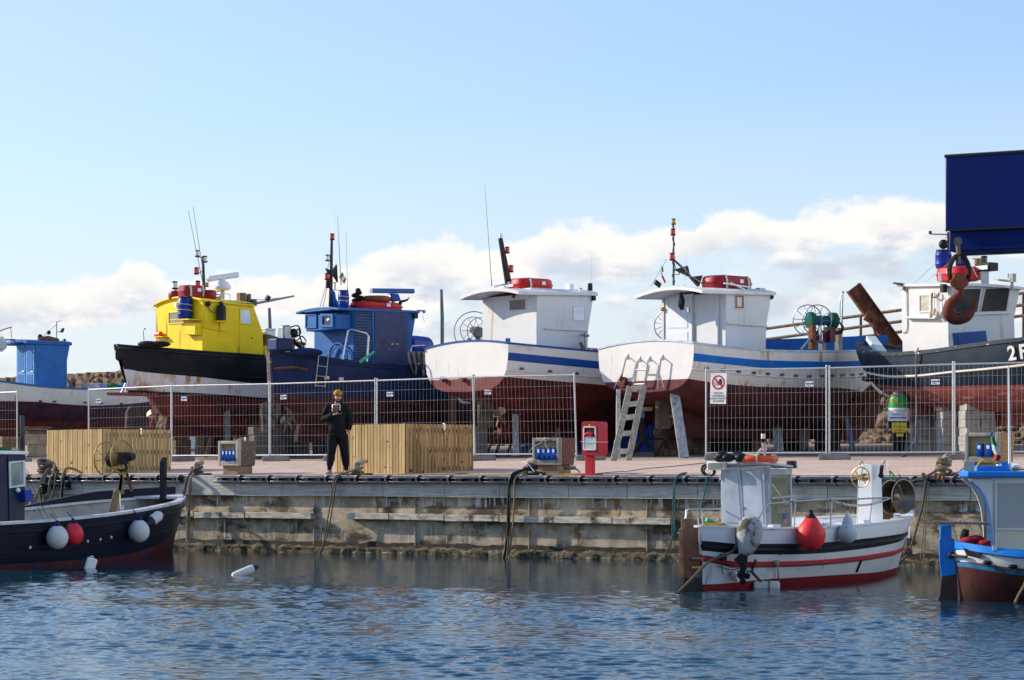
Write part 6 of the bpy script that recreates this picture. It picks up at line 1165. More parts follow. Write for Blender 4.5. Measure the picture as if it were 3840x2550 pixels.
def ground_line(name, label, cat, lst, r, mat):
    pts = []
    for px, off in lst: p = P(px, 0, dq(px, off)); p.z = zg(p.x, p.y)+r*.8; pts.append(p)
    return rope(name, label, spline(pts), r, mat, cat)
ground_line('cable', 'thin dark cable lying across the paving right of the hose cabinet', 'cable', [(2235,1.1),(2330,2.2),(2345,2.1),(2420,3.6),(2520,4.9),(2650,7.0)], .008, BLK)
ground_line('hose', 'yellow-green hose lying along the quay edge right of the browner enclosure', 'hose', [(1590,.55),(1700,.62),(1760,.78),(1850,.66),(1940,.6)], .016, M('yellow_green_hose', (.30,.27,.06), .6, var=.3))
ground_line('hose', 'short yellow hose on the paving between the weathered pedestal and the hose cabinet', 'hose', [(2098,.42),(2140,.46),(2180,.6),(2210,.8)], .018, M('yellow_hose', (.60,.38,.02), .5))
f2 = Fr(P(2135,0,dq(2135,.9)).x, P(2135,0,dq(2135,.9)).y, -TH); m = MB(); m.tube([(-.1,0,f2.zb+.12),(.15,0,f2.zb+.12)], .03, 8); m.box((0,0,f2.zb+.17), (.05,.05,.1)); m.box((.1,0,f2.zb+.16), (.04,.1,.03)); m.tube(spline([(.15,0,f2.zb+.12),(.3,-.1,f2.zb+.05),(.35,-.2,f2.zb+.015)]), .015); loose('water_tap', 'grey water tap at the foot of the weathered pedestal', 'tap', f2, m, GREYM)
# ================================================================ props, blocks and clutter in the boatyard
PALEB = M('flaked_white_blue_plank', (.42,.44,.45), .8, var=.3, vs=5, stretch=(3,3,1), bump=.4, grime=((.05,.16,.34), 2.3, .55, .06, (1,1,.6)), wear=((.14,.13,.12), 7, .60))
GPROP = 'timber props holding up the boats'
def shore(pb, pt, py_t, d, label, mat, w=.16, h=.10, dt=None, name='timber_prop', cat='prop', grp=GPROP):
    b = P(pb, 1700, d); g = zg(b.x, b.y); t = P(pt, py_t, dt or d+.4); f2 = Fr(b.x, b.y, 0, g); m = MB(); m.beam((0,0,g), (t.x-b.x, t.y-b.y, t.z), w, h, 0, V((0,1,0)))
    return loose(name, label, cat, f2, m, mat, grp, bev=.01)
def stack(px, d, label, n, sz, mat, rz=0.6, jit=.02, cat='block stack', name='block_stack', grp='block stacks under the boats', cols=1, top=None):
    b = P(px, 1700, d); f2 = Fr(b.x, b.y, rz); z = f2.zb; T = thing(name, label, cat, f2, grp)
    for i in range(n):
        for c in range(cols): m = MB(); m.box((random.uniform(-jit,jit)+(c-(cols-1)/2)*sz[0]*1.02, random.uniform(-jit,jit), z+sz[2]*(i+.5)), (sz[0],sz[1],sz[2]*.985), Matrix.Rotation(random.uniform(-.05,.05),3,'Z')); m.build('block', mat, T, bev=.01)
    if top:
        for k, (sx_, sz_, mt) in enumerate(top): m = MB(); m.box((.04*k,0,z+sz[2]*n+sz_*(k+.5)), (sx_,sz[1]*1.1,sz_)); m.build('wedge', mt, T, bev=.006)
    return T
DRK = M('dark_tarred_timber', (.035,.028,.024), .9, var=.5, vs=5, bump=.5)
shore(86, 83, 1560, 73, 'dark steel upright under the leftmost boat', M('dark_steel'if False else 'dark_grey_paint'), .12, .12)
stack(128, 74, 'pale crate blocks carrying loose boards under the leftmost boat', 2, (.62,.5,.36), M('pale_board_wood', (.42,.33,.23), .85, var=.25, island=.2, bump=.4), top=[(.7,.06,WOOD),(.6,.09,WOODG),(.75,.07,WOOD)])
stack(30, 73, 'brown timber blocks under the leftmost boat, at the picture edge', 3, (.6,.5,.22), WOOD)
stack(235, 75, 'dark timber blocks hidden behind the pale enclosure', 3, (.6,.5,.3), DRK)
shore(855, 852, 1530, 67.5, 'grey plank prop against the red hull of the yellow-cabin boat', WOODG, .16, .14)
stack(672, 70, 'dark and brown block stack under the stern of the yellow-cabin boat', 4, (.5,.5,.25), M('brown_blocks', (.14,.085,.055), .9, var=.4, island=.5, bump=.4), top=[(.5,.1,DRK)])
stack(748, 70, 'grey upright timber block under the yellow-cabin boat', 2, (.24,.3,.33), WOODG, .3); stack(770, 71, 'slim dark post block under the yellow-cabin boat', 3, (.14,.2,.36), DRK, .3)
shore(772, 795, 1640, 68.5, 'brown diagonal strut under the yellow-cabin boat', WOOD, .12, .08, 69); stack(815, 70, 'dark crate under the yellow-cabin boat behind the pedestal', 2, (.75,.6,.3), DRK)
b = P(735, 1690, 78); f2 = Fr(b.x, b.y, .1); m = MB(); m.box((0,0,f2.zb+.45), (1.5,.06,.8)); loose('white_sheet', 'white sheet panel standing in the sun behind the yellow-cabin boat', 'sheet', f2, m, WPL)
stack(930, 72, 'pale upright block in the sun behind the yellow-cabin boat', 2, (.16,.3,.4), CBLK, .3)
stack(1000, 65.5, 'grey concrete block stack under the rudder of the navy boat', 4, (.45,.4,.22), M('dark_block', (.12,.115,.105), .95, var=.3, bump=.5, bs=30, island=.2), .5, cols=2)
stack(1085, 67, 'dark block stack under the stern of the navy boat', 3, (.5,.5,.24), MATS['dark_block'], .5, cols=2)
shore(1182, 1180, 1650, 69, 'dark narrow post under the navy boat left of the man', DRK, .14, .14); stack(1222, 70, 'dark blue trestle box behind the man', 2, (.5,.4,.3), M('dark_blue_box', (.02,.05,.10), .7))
b = P(1150, 1690, 77); f2 = Fr(b.x,b.y,0); m = MB(); m.ball((0,0,f2.zb+.22), .17, 12); loose('pink_buoy', 'pink round buoy on the sunlit ground behind the navy boat', 'buoy', f2, m, M('pink_buoy', (.6,.06,.12), .5))
m = MB(); f2 = Fr(P(1165,0,78).x, 78, .1); m.box((0,0,f2.zb+.3), (1.2,.1,.55)); loose('brown_board', 'pale brown board leaning in the sun behind the navy boat', 'board', f2, m, M('pale_board_wood'))
m = MB(); f2 = Fr(P(1155,0,75).x, 75, .1)
for i in range(4): m.box((.03*i,.1*i,f2.zb+.03+.05*i), (1.1,.2,.04))
loose('plank_pile', 'low pile of pale planks on the sunlit ground behind the navy boat', 'planks', f2, m, M('pale_board_wood'))
shore(1700, 1697, 1462, 64.5, 'reddish brown timber prop under the white transom, right of the man', M('reddish_timber', (.20,.085,.045), .8, var=.3, stretch=(6,6,1), bump=.4), .16, .14)
stack(1797, 64, 'pale grey concrete block stack under the rudder of the dark-striped white boat', 4, (.40,.3,.2), CBLK, .5); stack(1640, 67, 'long grey timber block stack behind the browner enclosure', 3, (.8,.5,.28), WOODG)
m = MB(); f2 = frp(1735, 66, 0); q0 = f2.d(1715,1488,66); pts = spline([f2.d(1718,1488,66), f2.d(1728,1505,66), f2.d(1748,1510,66), f2.d(1775,1505,66), f2.d(1793,1490,66)]); m.tube([p for p in pts], .04, 8); loose('white_hose', 'white hose hanging in a bight under the navy boat hull', 'hose', sub(f2, V((0,0,f2.d(1748,1512,66).z))), m, WPL)
shore(1936, 1930, 1462, 62.5, 'flaked white and blue plank prop under the dark-striped white boat', PALEB, .17, .12, 63); shore(2092, 2078, 1520, 63.5, 'grey timber prop under the dark-striped white boat, right of the pedestal', WOODG, .22, .14, 64)
m = MB(); f2 = frp(1972, 64, .3); 
for i in range(3): m.box((0,0,f2.zb+.14+.22*i), (.5,.4,.2))
loose('blue_crates', 'stack of blue crates behind the weathered pedestal', 'crates', f2, m, M('dull_blue_crate', (.03,.13,.27), .7, var=.3), bev=.01)
f2 = frp(1890, 63, .5); T = thing('white_bench', 'pale planked bench on dark trestle legs under the dark-striped white boat', 'trestle', f2); z = f2.zb; m = MB()
for i in range(3): m.box((0,-.12+.12*i,z+.62+.02*i), (.42,.10,.05))
m.build('plank_top', M('pale_board_wood'), T)
for x in (-.5,-.25,.1,.35): m = MB(); m.beam((x,0,z),(x+.18,0,z+.6),.06,.06); m.build('leg', DRK, T)
stack(2040, 68, 'sunlit rubble stones behind the dark-striped white boat', 2, (.5,.5,.25), M('sunlit_stone', (.42,.29,.17), .95, var=.3, bump=.8), .5, .05, 'stone heap', 'stone_heap', None, 2)
TARP = M('blue_tarpaulin', (.010,.065,.32), .45, var=.25, vs=6, bump=.5, bs=9)
def tarp(x0, x1, y0, y1, d, label):
    f2 = frp((x0+x1)/2, d, 0); a = f2.d(x0, y0, d); b = f2.d(x1, y1, d); g = f2.zb; n = 24; m = MB()
    rows = [[V((a.x+(b.x-a.x)*i/n, .10*noise.noise(V((i*.55,j*.8,x0)))-.05*j, a.z+(g+.01-a.z)*j/8+.03*noise.noise(V((i*.4,j,3))))) for i in range(n+1)] for j in range(9)]
    m.loft(rows, False, False); o = loose('blue_tarpaulin', label, 'tarpaulin', f2, m, TARP, 'blue tarpaulins under the white boats'); s_ = o.modifiers.new('Solidify','SOLIDIFY'); s_.thickness = .02
tarp(2130, 2300, 1600, 1690, 66, 'blue tarpaulin draped behind the red hose cabinet and under the white boat'); tarp(2310, 2480, 1590, 1690, 65, 'blue tarpaulin draped behind the wooden ladder'); tarp(2622, 2690, 1622, 1690, 64, 'blue tarpaulin behind the fence under the prohibition sign'); tarp(2700, 2760, 1620, 1690, 65.5, 'blue tarpaulin between two dark stumps'); tarp(2790, 2850, 1612, 1690, 66, 'blue tarpaulin left of the white and blue plank prop')
shore(2318, 2319, 1462, 59.3, 'white painted post under the transom, left of the wooden ladder', M('white_post', (.55,.54,.50), .8, var=.2, bump=.3), .11, .11)
shore(2566, 2527, 1458, 58.5, 'wide flaked white and blue plank leaning on the transom with the ladder frame', PALEB, .24, .09, 58.9)
stack(2500, 61, 'brown timber blocks under the rudder of the lighter-striped boat', 4, (.5,.45,.17), M('brown_blocks'), .5, cols=1); stack(2615, 62, 'weathered timber block stack right of the wide leaning plank', 4, (.55,.5,.18), M('grey_brown_blocks', (.17,.13,.10), .9, var=.4, island=.4, bump=.4), .5)
f2 = frp(2410, 60.5, .2); T = thing('steel_trestle', 'dark steel trestle stand with a timber head under the lighter-striped boat', 'trestle', f2); z = f2.zb; m = MB(); m.beam((0,0,z+.3),(.0,0,z+1.15),.10,.10); m.build('column', DRK, T)
for a in (-.35,.35): m = MB(); m.beam((a,-.2,z),(0,0,z+.45),.06,.06); m.build('leg', DRK, T)
m = MB(); m.box((.05,0,z+1.2),(.36,.2,.10)); m.build('timber_head', M('pale_board_wood'), T); m = MB(); m.box((-.02,-.06,z+1.06),(.10,.02,.16)); m.build('blue_plate', M('light_blue_weathered_wood'), T)
m = MB(); m.beam((0,0,z+.45),(.9,.1,z+.45),.05,.05); m.build('cross_bar', DRK, T)
f2 = frp(2498, 60, .2); T = thing('steel_trestle', 'second dark steel trestle stand under the rudder of the lighter-striped boat', 'trestle', f2); z = f2.zb; m = MB(); m.beam((0,0,z+.2),(0,0,z+.9),.07,.07); m.build('column', DRK, T)
for a in (-.33,.33): m = MB(); m.beam((a,-.2,z),(0,0,z+.5),.05,.05); m.build('leg', DRK, T)
stack(2690, 62.5, 'dark tree stump block under the lighter-striped boat, left of the beacon', 3, (.45,.45,.28), DRK, .4); stack(2770, 63, 'dark green-grey stump block under the lighter-striped boat', 3, (.55,.5,.28), M('dark_stump', (.05,.05,.04), .95, var=.4, bump=.6), .4)
shore(2838, 2826, 1515, 62, 'brown timber prop under the lighter-striped boat, behind the beacon', WOOD, .16, .16, 62.3); shore(2922, 2902, 1518, 61.5, 'white and blue plank prop under the lighter-striped boat, right of the beacon', PALEB, .24, .12, 62)
stack(2965, 63, 'dark stump block right of the white and blue plank prop', 5, (.45,.45,.26), DRK, .4); shore(3018, 3010, 1540, 62.5, 'grey post prop with a brown cap under the lighter-striped boat', WOODG, .2, .2, 62.6)
m = MB(); f2 = frp(3103, 62.5, .4); m.box((0,0,f2.zb+.3), (.5,.5,.6)); m.box((0,0,f2.zb+.7), (.46,.46,.18), None, 0, .85); loose('dark_crate', 'dark crate behind the twin fence posts under the bow of the lighter-striped boat', 'crate', f2, m, DRK, bev=.02)
shore(3200, 3160, 1500, 61.5, 'grey-blue plank leaning under the bow of the lighter-striped boat', M('grey_blue_plank', (.16,.20,.25), .8, var=.2, bump=.3), .13, .06, 63.5)
for i, (px, d, n, lab, cols, top) in enumerate(((3452,58.5,4,'pale concrete block stack under the blue-black boat, right of the green bin',1,[(.7,.10,WOODG)]), (3550,57.6,5,'narrow concrete block stack under the blue-black boat, left of the fence posts',1,[(.5,.12,WOODG),(.22,.18,WOOD)]), (3665,56.8,6,'tall concrete block stack with wooden wedges under the blue-black boat, behind the pedestal',2,[(.4,.06,CBLK),(.16,.20,WOOD)]), (3500,60.5,5,'grey concrete block stack in the shade under the blue-black boat',2,[(.9,.14,WOOD)]), (3610,59.5,5,'brown-topped concrete block stack in the shade right of the fence posts',2,[(.9,.16,WOOD)]), (3390,59,2,'low grey concrete blocks beside the green bin',1,None))):
    stack(px, d, lab, n, (.40,.34,.205), CBLK, .35, .015, cols=cols, top=top)
# green and black liquid waste unit
f2 = frp(3370, 58, -.2); z = f2.zb; T = thing('waste_oil_bin', 'green-topped black bin with a yellow warning sign, under the pink hull', 'waste bin', f2)
m = MB(); m.lathe([(.17,z+.02),(.19,z+.10),(.21,z+.32),(.24,z+.38),(.24,z+.45),(.27,z+.6),(.37,z+.78),(.37,z+.82)], (0,0,0), n=20); m.build('black_drum', BLK, T)
m = MB(); m.lathe([(.375,z+.82),(.38,z+.84),(.39,z+1.08),(.36,z+1.15)], (0,0,0), n=24); m.build('white_label_band', SIGNB, T)
m = MB(); m.lathe([(.36,z+1.15),(.35,z+1.25),(.31,z+1.40),(.27,z+1.45)], (0,0,0), n=20); m.build('green_hood', M('green_plastic', (.03,.28,.05), .4), T); m = MB(); m.lathe([(.29,z+1.45),(.29,z+1.48),(.20,z+1.50),(.18,z+1.56)], (0,0,0), n=18); m.build('lid', M('grey_green_lid', (.12,.14,.12), .5), T)
yl = M('warning_yellow', (.75,.52,.01), .5); m = MB(); m.box((.03,-.40,z+.65), (.50,.02,.26)); ys = m.build('warning_sign', yl, T); m = MB(); m.box((.06,-.39,z+.47), (.24,.02,.07)); m.build('yellow_tag', yl, T); m = MB(); m.box((-.12,-.335,z+1.33), (.2,.02,.09), Matrix.Rotation(-.25,3,'X')); m.build('yellow_sticker', yl, T)
m = MB()
for i in range(9): m.box((.03-.23+.058*i,-.412,z+.535), (.03,.004,.03), Matrix.Rotation(.6,3,'Y'))
m.build('hazard_stripes', INK, ys); text('ATTENZIONE', .065, basis(V((.03,-.412,z+.67)), (1,0,0), (0,0,1)), INK, 'lettering', ys, .001); text('NON APRIRE', .05, basis(V((.03,-.412,z+.595)), (1,0,0), (0,0,1)), INK, 'lettering', ys, .001)
for i, (s_, c_) in enumerate((('ECOGARDA', M('teal_print', (.05,.25,.40), .5)), ('AMBIENTALE', SBLUE))): text(s_, .10-.03*i, basis(V((.02,-.392,z+1.07-.085*i)), (1,0,0), (0,0,1)), c_, 'lettering', T, .001)
m = MB(); m.box((.0,-.388,z+.90), (.56,.01,.035)); m.build('purple_stripe', M('violet_print', (.10,.08,.40), .5), T)
T.scale = (.70, .70, .97)
# wooden ladder leaning on the transom
f2 = frp(2345, 57.6, 0); z = f2.zb; T = thing('wooden_ladder', 'paint-splashed wooden ladder of five rungs leaning on the transom beside the hose cabinet', 'ladder', f2)
LM = M('pale_ladder_wood', (.40,.34,.25), .8, var=.3, vs=4, stretch=(4,4,1), bump=.4, grime=((.10,.22,.40), 1.7, .60, .06), wear=((.13,.10,.08), 6, .62))
def fl2(px, py, d): return f2.d(px, py, d)
L0, L1 = fl2(2301,1722,57.4), fl2(2362,1452,58.6); R0, R1 = fl2(2357,1722,57.6), fl2(2415,1446,58.8); L0.z = z; R0.z = z
for a, b in ((L0,L1),(R0,R1)): m = MB(); m.beam(a, b, .15, .10, 0, V((0,1,0))); m.build('rail', LM, T, bev=.01)
for k in (.12,.36,.58,.76,.97): a, b = L0.lerp(L1,k), R0.lerp(R1,k); m = MB(); m.beam(a+V((.04,-.02,0)), b-V((.04,.02,0)), .06, .13); m.build('rung', M('white_rung', (.48,.45,.40), .8, var=.25, grime=((.35,.06,.04), 5, .62, .05)), T, bev=.008)
# rusty steel beams
def ibeam(a, b, w_, h_, label):
    a, b = V(a), V(b); c = V((a.x, a.y, 0)); x = (b-a).normalized(); y = V((0,1,0)); y = (y-x*y.dot(x)).normalized(); zz = x.cross(y); R = Matrix((x,y,zz)).transposed(); L__ = (b-a).length; low = min(a.z, b.z); f2 = Fr(a.x, a.y, 0, low); m = MB(); o = (a+b)/2-c
    m.box(o, (L__, w_*.25, h_), R); m.box(o+zz*h_/2, (L__+.004, w_, .03), R); m.box(o-zz*h_/2, (L__+.004, w_, .03), R); m.box(o-y*w_*.1+x*L__*.12+zz*0, (.05, w_*.5, h_*.9), R); return loose('rusty_steel_beam', label, 'steel beam', f2, m, RUST, 'rusty steel beams')
ibeam(P(3200,1078,65), P(3385,1335,65.2), .34, .38, 'rusty steel beam slanting into the sky between two boats on the right'); ibeam(P(3285,1462,62.5), P(3085,1652,63), .3, .36, 'rusty orange beam slanting down to the ground under the pink stern')
m = MB(); f2 = frp(3270, 64.6, 0, P(3290,1280,64.6).z); m.tube([f2.d(3252,1165,64.6), f2.d(3275,1190,64.6)], .06, 8); m.tube([f2.d(3268,1180,64.6), f2.d(3290,1285,64.6)], .04, 8); m.box(f2.d(3258,1185,64.6), (.16,.2,.3), Matrix.Rotation(.5,3,'Y')); loose('hydraulic_ram', 'rusty hydraulic ram clamped to the slanting beam', 'ram', f2, m, RUST)
# old railing on the breakwater wall
f2 = frp(3300, 68.9, -TW, 0); T = thing('pipe_railing', 'long rusty pipe railing running behind the fore deck and wheelhouse on the right', 'railing', f2); RP = M('rusty_pipe', (.13,.075,.05), .7, .3, var=.4, vs=6)
def rl(px, py): dd = (80+1.2)/(1+1.12*(px-CX)/FO); return f2.d(px, py, dd)
for y0, y1 in ((1244,1082),(1284,1127),(1322,1167)): m = MB(); m.tube([rl(2790, y0), rl(3960, y1)], .045, 8); m.build('rail', RP, T)
for px in (2840, 3038, 3228, 3520, 3700, 3838): k = (px-2790)/1170; m = MB(); a = rl(px, 1244-162*k); m.tube([a, V((a.x, a.y, 2.6))], .04, 8); m.build('post', RP, T)
# ================================================================ crane beam and hook in the near right foreground
c = P(3544, 585, 16.6); f2 = Fr(c.x, c.y, radians(-27), ZW-.4); CB = M('navy_crane_paint', (.0015,.012,.11), .5, spec=.10, wear=((.05,.035,.03), 9, .72), var=.12, vs=1.5); CB2 = M('black_edge_paint', (.008,.010,.02), .5)
T = thing('jib_crane', 'dark blue box-section crane jib reaching in from the right edge', 'crane', f2)
zt = P(0,585,16.6).z; zm = P(0,865,16.6).z; zl = P(0,940,16.55).z; Lb = 5.2
m = MB(); m.bb((0,0,zm), (Lb,.46,zt)); m.build('jib_box', CB, T, bev=.012)
m = MB(); m.bb((-.006,-.004,zt-.012), (Lb,.464,zt+.01)); m.build('top_flange', CB2, T, bev=.004); m = MB(); m.bb((.02,.03,zl), (Lb,.43,zm-.002)); m.build('lower_beam', CB, T, bev=.008)
m = MB(); m.bb((.004,-.008,zm-.006), (Lb,.0,zm+.008)); m.build('seam_strip', CB2, T)
m = MB(); m.bb((Lb-.5,-.1,ZW-.4), (Lb+.1,.56,zt+.2)); m.build('mast_column', CB, T, bev=.02)
for x in (.35, 1.1, 1.9): m = MB(); m.lathe([(.012,0),(.012,.006)], (x, .03, zm-.05), V((0,-1,0)), 8); m.build('bolt', CB2, T)
# hook hanging on its shackle pin
d = 16.2; q = P(3592, 900, d); f2 = Fr(q.x, q.y, 0, P(0,1200,d).z); T = thing('crane_hook', 'heavy rust-red crane hook hanging by an oval shackle from the blue jib', 'hook', f2)
HK = M('rust_red_iron', (.15,.035,.020), .6, .2, var=.35, vs=12, bump=.35, bs=40, grime=((.05,.025,.02), 6, .50, .15)); DK = M('dark_rusty_iron', (.045,.022,.016), .65, .3, var=.4, vs=14, bump=.4, bs=50); BR = M('greasy_steel', (.14,.12,.09), .5, .6, var=.3, vs=20)
def hp(px, py, y=0.0): return f2.ry(px, py, y)
m = MB(); m.tube([hp(3592,905), hp(3595,960), hp(3597,990)], .016, 10); m.tube([hp(3592,905,-.05), hp(3592,905,.30)], .030, 14); m.build('hanger_bolt', BR, T)
m = MB(); cx_, cy_ = 3597, 1016; m.tube([hp(cx_+37*cos(a)*(1.0-.06*sin(a)), cy_-58*sin(a)) for a in (2*pi*i/28 for i in range(28))], .0175, 8, 0, True); m.build('oval_shackle', DK, T)
m = MB(); m.loft([[hp(3597+sx_*w_, y_, dy) for sx_, dy in ((-1,-.035),(1,-.035),(1,.035),(-1,.035))] for w_, y_ in ((20,1024),(22,1040),(34,1052),(36,1066),(22,1078),(16,1084))]); m.build('swivel_block', M('orange_rust_iron', (.24,.065,.030), .6, .2, var=.35, vs=12, bump=.3, bs=40), T, bev=.006)
pts = [(3597,1080),(3600,1092),(3596,1106),(3582,1122),(3566,1140),(3558,1160),(3562,1180),(3578,1193),(3600,1194),(3625,1186),(3640,1170),(3650,1150),(3655,1132),(3657,1118)]
rs = [.026,.028,.030,.034,.040,.044,.046,.044,.042,.038,.030,.022,.012,.004]
sp_ = spline([hp(*p) for p in pts], 4); n_ = len(sp_); rr_ = [float(np.interp(i/4, range(len(rs)), rs)) for i in range(n_)]
m = MB(); m.tube(sp_, rr_, 12); m.build('hook_body', HK, T, ang=70)
# ================================================================ moored boats
MG = 'boats moored in the harbour'
BUOYW = M('scuffed_white_buoy', (.60,.60,.58), .45, var=.08, vs=4, grime=((.26,.23,.18), 4, .55, .12)); BUOYR = M('pink_red_buoy', (.75,.035,.06), .45, var=.1, grime=((.42,.04,.05), 3, .58, .1))
def buoy(name, label, fr, p, R, mat, top, cat='fender', tear=1.0, grp=None, off=None):
    p = V(p); off = off or V((0,-R*.9,0)); c = p+off; f2 = sub(fr, V((c.x, c.y, c.z-R*1.05))); T = thing(name, label, cat, f2, grp)
    m = MB(); pr_ = [(R*.25,-R*1.05),(R*.62,-R*.86),(R*.92,-R*.45),(R,0),(R*.93,R*.38),(R*.70*tear**-.3,R*.75),(R*.40,R*1.02*tear)]; m.lathe(pr_, (0,0,c.z), n=24); m.build('float_body', mat, T, ang=60)
    m = MB(); m.lathe([(R*.42,R*1.0*tear),(R*.24,R*1.2*tear),(R*.14,R*1.42*tear),(R*.16,R*1.5*tear)], (0,0,c.z), n=14); m.build('neck', top, T)
    m = MB(); m.tube([(0,0,c.z+R*1.45*tear), (0,-off.y*.75,c.z+R*1.45*tear+.13)], .009, 5); m.build('lanyard', M('blue_lanyard', (.02,.06,.30), .8) if tear == 1.0 else ROPB, T); return T
# ---- boat G: dark blue, bow to the quay, at the left
fr = Fr(-10.18, 42.9, radians(72), ZW); L_ = 9.1; BG = T = thing('moored_fishing_boat', 'dark navy open fishing boat moored at the left with its bow to the quay', 'fishing boat', fr, MG)
hG = Hull(fr, L_, [(0,1.1),(.2,1.35),(.5,1.4),(.75,1.15),(.9,.62),(.97,.25),(1,.02)], side(fr, L_, [(-120,1990,-1.3),(0,1974,-1.36),(200,1957,-1.38),(385,1935,-1.25),(500,1912,-1.0),(580,1890,-.65),(652,1862,0)]),
  [(0,-2.2),(.5,-2.3),(.95,-2.2),(1,-2.0)], [[(0,-1.70),(.35,-1.70),(.6,-1.60),(.85,-1.38),(1,-1.22)]], [(0,2.8),(.5,2.6),(.8,1.6),(1,1.15)], .45)
INNER = M('chipped_grey_bulwark', (.30,.30,.29), .75, var=.15, vs=4, bump=.3, wear=((.02,.035,.09), 3.5, .60))
hG.build(T, [M('faded_red_blue_boot', (.09,.020,.022), .75, var=.3, grime=((.012,.03,.12), 3.0, .56, .08)), NAVG], deck=M('grey_deck', (.22,.21,.20), .85, var=.2), inner=INNER, dd=.55, gun=M('scuffed_white_rail', (.50,.52,.54), .6, var=.15, wear=((.03,.05,.10), 5, .60)), gw=.14, gh=.05)
hG.strake(T, lambda t: hG.sheer(t)-.14, NAVG, .035, 0, .98); hG.strake(T, lambda t: hG.sheer(t)-.50, NAVG, .025, 0, .96)
for px, py in ((113,2053),(280,2036),(328,2030),(375,2023),(417,2015)): q = hG.at(px, py); m = MB(); m.ball(q, .03, 8); m.build('scupper', M('scupper_rim'), T)
mb = MB(); rings = []
for i in range(21):
    t = .55+.44*i/20; a = hG.pt(t, hG.sheer(t), 1); hgt = .02+.16*min(1, i/12); rings.append([a+V((0,.02,.05)), a+V((0,-.05,.05)), a+V((0,-.05,.05+hgt)), a+V((0,.02,.05+hgt))])
mb.loft(rings); mb.build('bulwark_board', NAVG, T)
mb = MB(); zz = -.60; mb.v = []; pl = [hG.pt(t, hG.sheer(t), s_) for s_, ts in ((-1,(.90,.94,.97,.995)),(1,(.995,.97,.94,.90))) for t in ts]; mb.prism([V((p.x,p.y*.92,p.z+.02)) for p in pl], (0,0,.05)); mb.build('fore_deck', M('striped_white_deck', (.55,.55,.56), .7, var=.15, bump=.5, bs=8), T)
mb = MB(); p = fr.d(612, 1840, 50.9); b_ = p+V((0,0,.62)); mb.beam(p-V((0,0,.25)), b_, .12, .12); mb.prism([b_+V((-.06,-.06,-.0)), b_+V((.06,-.06,0)), b_+V((.06,-.06,.10))], (0,.12,0)); mb.build('samson_post', BLKH, T, bev=.008)
# wheelhouse at the stern
cx1 = fr.d(93, 1960, 45.8); wq = .72; xf = cx1.x; ys_ = cx1.y; zr = P(0,1705,45.8).z; zb = -1.35
mb = MB(); mb.hexa([V(p) for p in ((xf-2.2,ys_,zb),(xf,ys_,zb),(xf,ys_+1.5,zb),(xf-2.2,ys_+1.5,zb),(xf-2.2,ys_,zr),(xf+.03,ys_,zr),(xf+.03,ys_+1.5,zr),(xf-2.2,ys_+1.5,zr))]); mb.build('wheelhouse', M('navy_wheelhouse', (.014,.020,.055), .45, var=.2, vs=4, bump=.15), T, bev=.015)
fs = Face(fr, (xf,ys_,0), (0,-1,0)); fs.window(T, [(36,1738),(82,1733),(84,1816),(38,1824)], M('grey_window_frame'), M('greenish_window', (.22,.27,.26), .06, var=.3, vs=2), 7, .03)
mb = MB(); mb.bb((xf-2.25,ys_-.05,zr), (xf+.08,ys_+1.55,zr+.07)); mb.build('roof', WPL, T, bev=.02)
mb = MB(); fs.panel([(26,1712),(29,1712),(37,1966),(33,1966)], 0, .015, mb); mb.build('panel_seam', NAVG, T)
mb = MB(); fs.panel([(68,1838),(94,1836),(104,1880),(72,1882)], .0, .14, mb); loose_b = mb.build('bait_box', BLUP, T, bev=.01); mb = MB(); mb.ball(fs.pt(60,1838,.04), .05, 8); mb.build('wall_fitting', WPL, T)
q = fs.pt(5,1705,-.3); mb = MB(); mb.box((0,0,q.z+.17), (.2,.25,.34), None, 0, .9); loose('white_canister', 'white plastic canister on the navy wheelhouse roof at the left edge', 'canister', sub(fr, V((q.x,q.y,zr+.07))), mb, WPL, bev=.03)
q = fs.pt(52,1705,-.3); mb = MB(); mb.box((0,0,zr+.11), (.35,.3,.06)); loose('green_tray', 'flat green net tray on the navy wheelhouse roof', 'tray', sub(fr, V((q.x,q.y,zr+.07))), mb, GRN); mb = MB(); mb.tube([(.25*sin(i*1.3)*(1+.2*i%2),.12*cos(i*2.1),zr+.10) for i in range(12)], .02, 5); loose('rope_coil', 'tangle of yellowish rope on the navy wheelhouse roof', 'rope', sub(fr, V((q.x+.3,q.y,zr+.07))), mb, M('yellowish_rope', (.5,.38,.18), .9))
mb = MB(); q = fs.pt(70,1700,-.4); mb.ring((q.x,q.y,q.z+.05), .07, .008, V((0,1,.5)), 16); mb.build('ring_fitting', GREYM, T)
for a, b in (((78,1702),(215,1945)), ((72,1705),(165,1955)), ((80,1705),(185,1952))): mb = MB(); mb.tube([fs.pt(*a,-.1), fr.d(b[0], b[1], 47.3)], .007, 4); mb.build('stay_wire', ROPG, T)
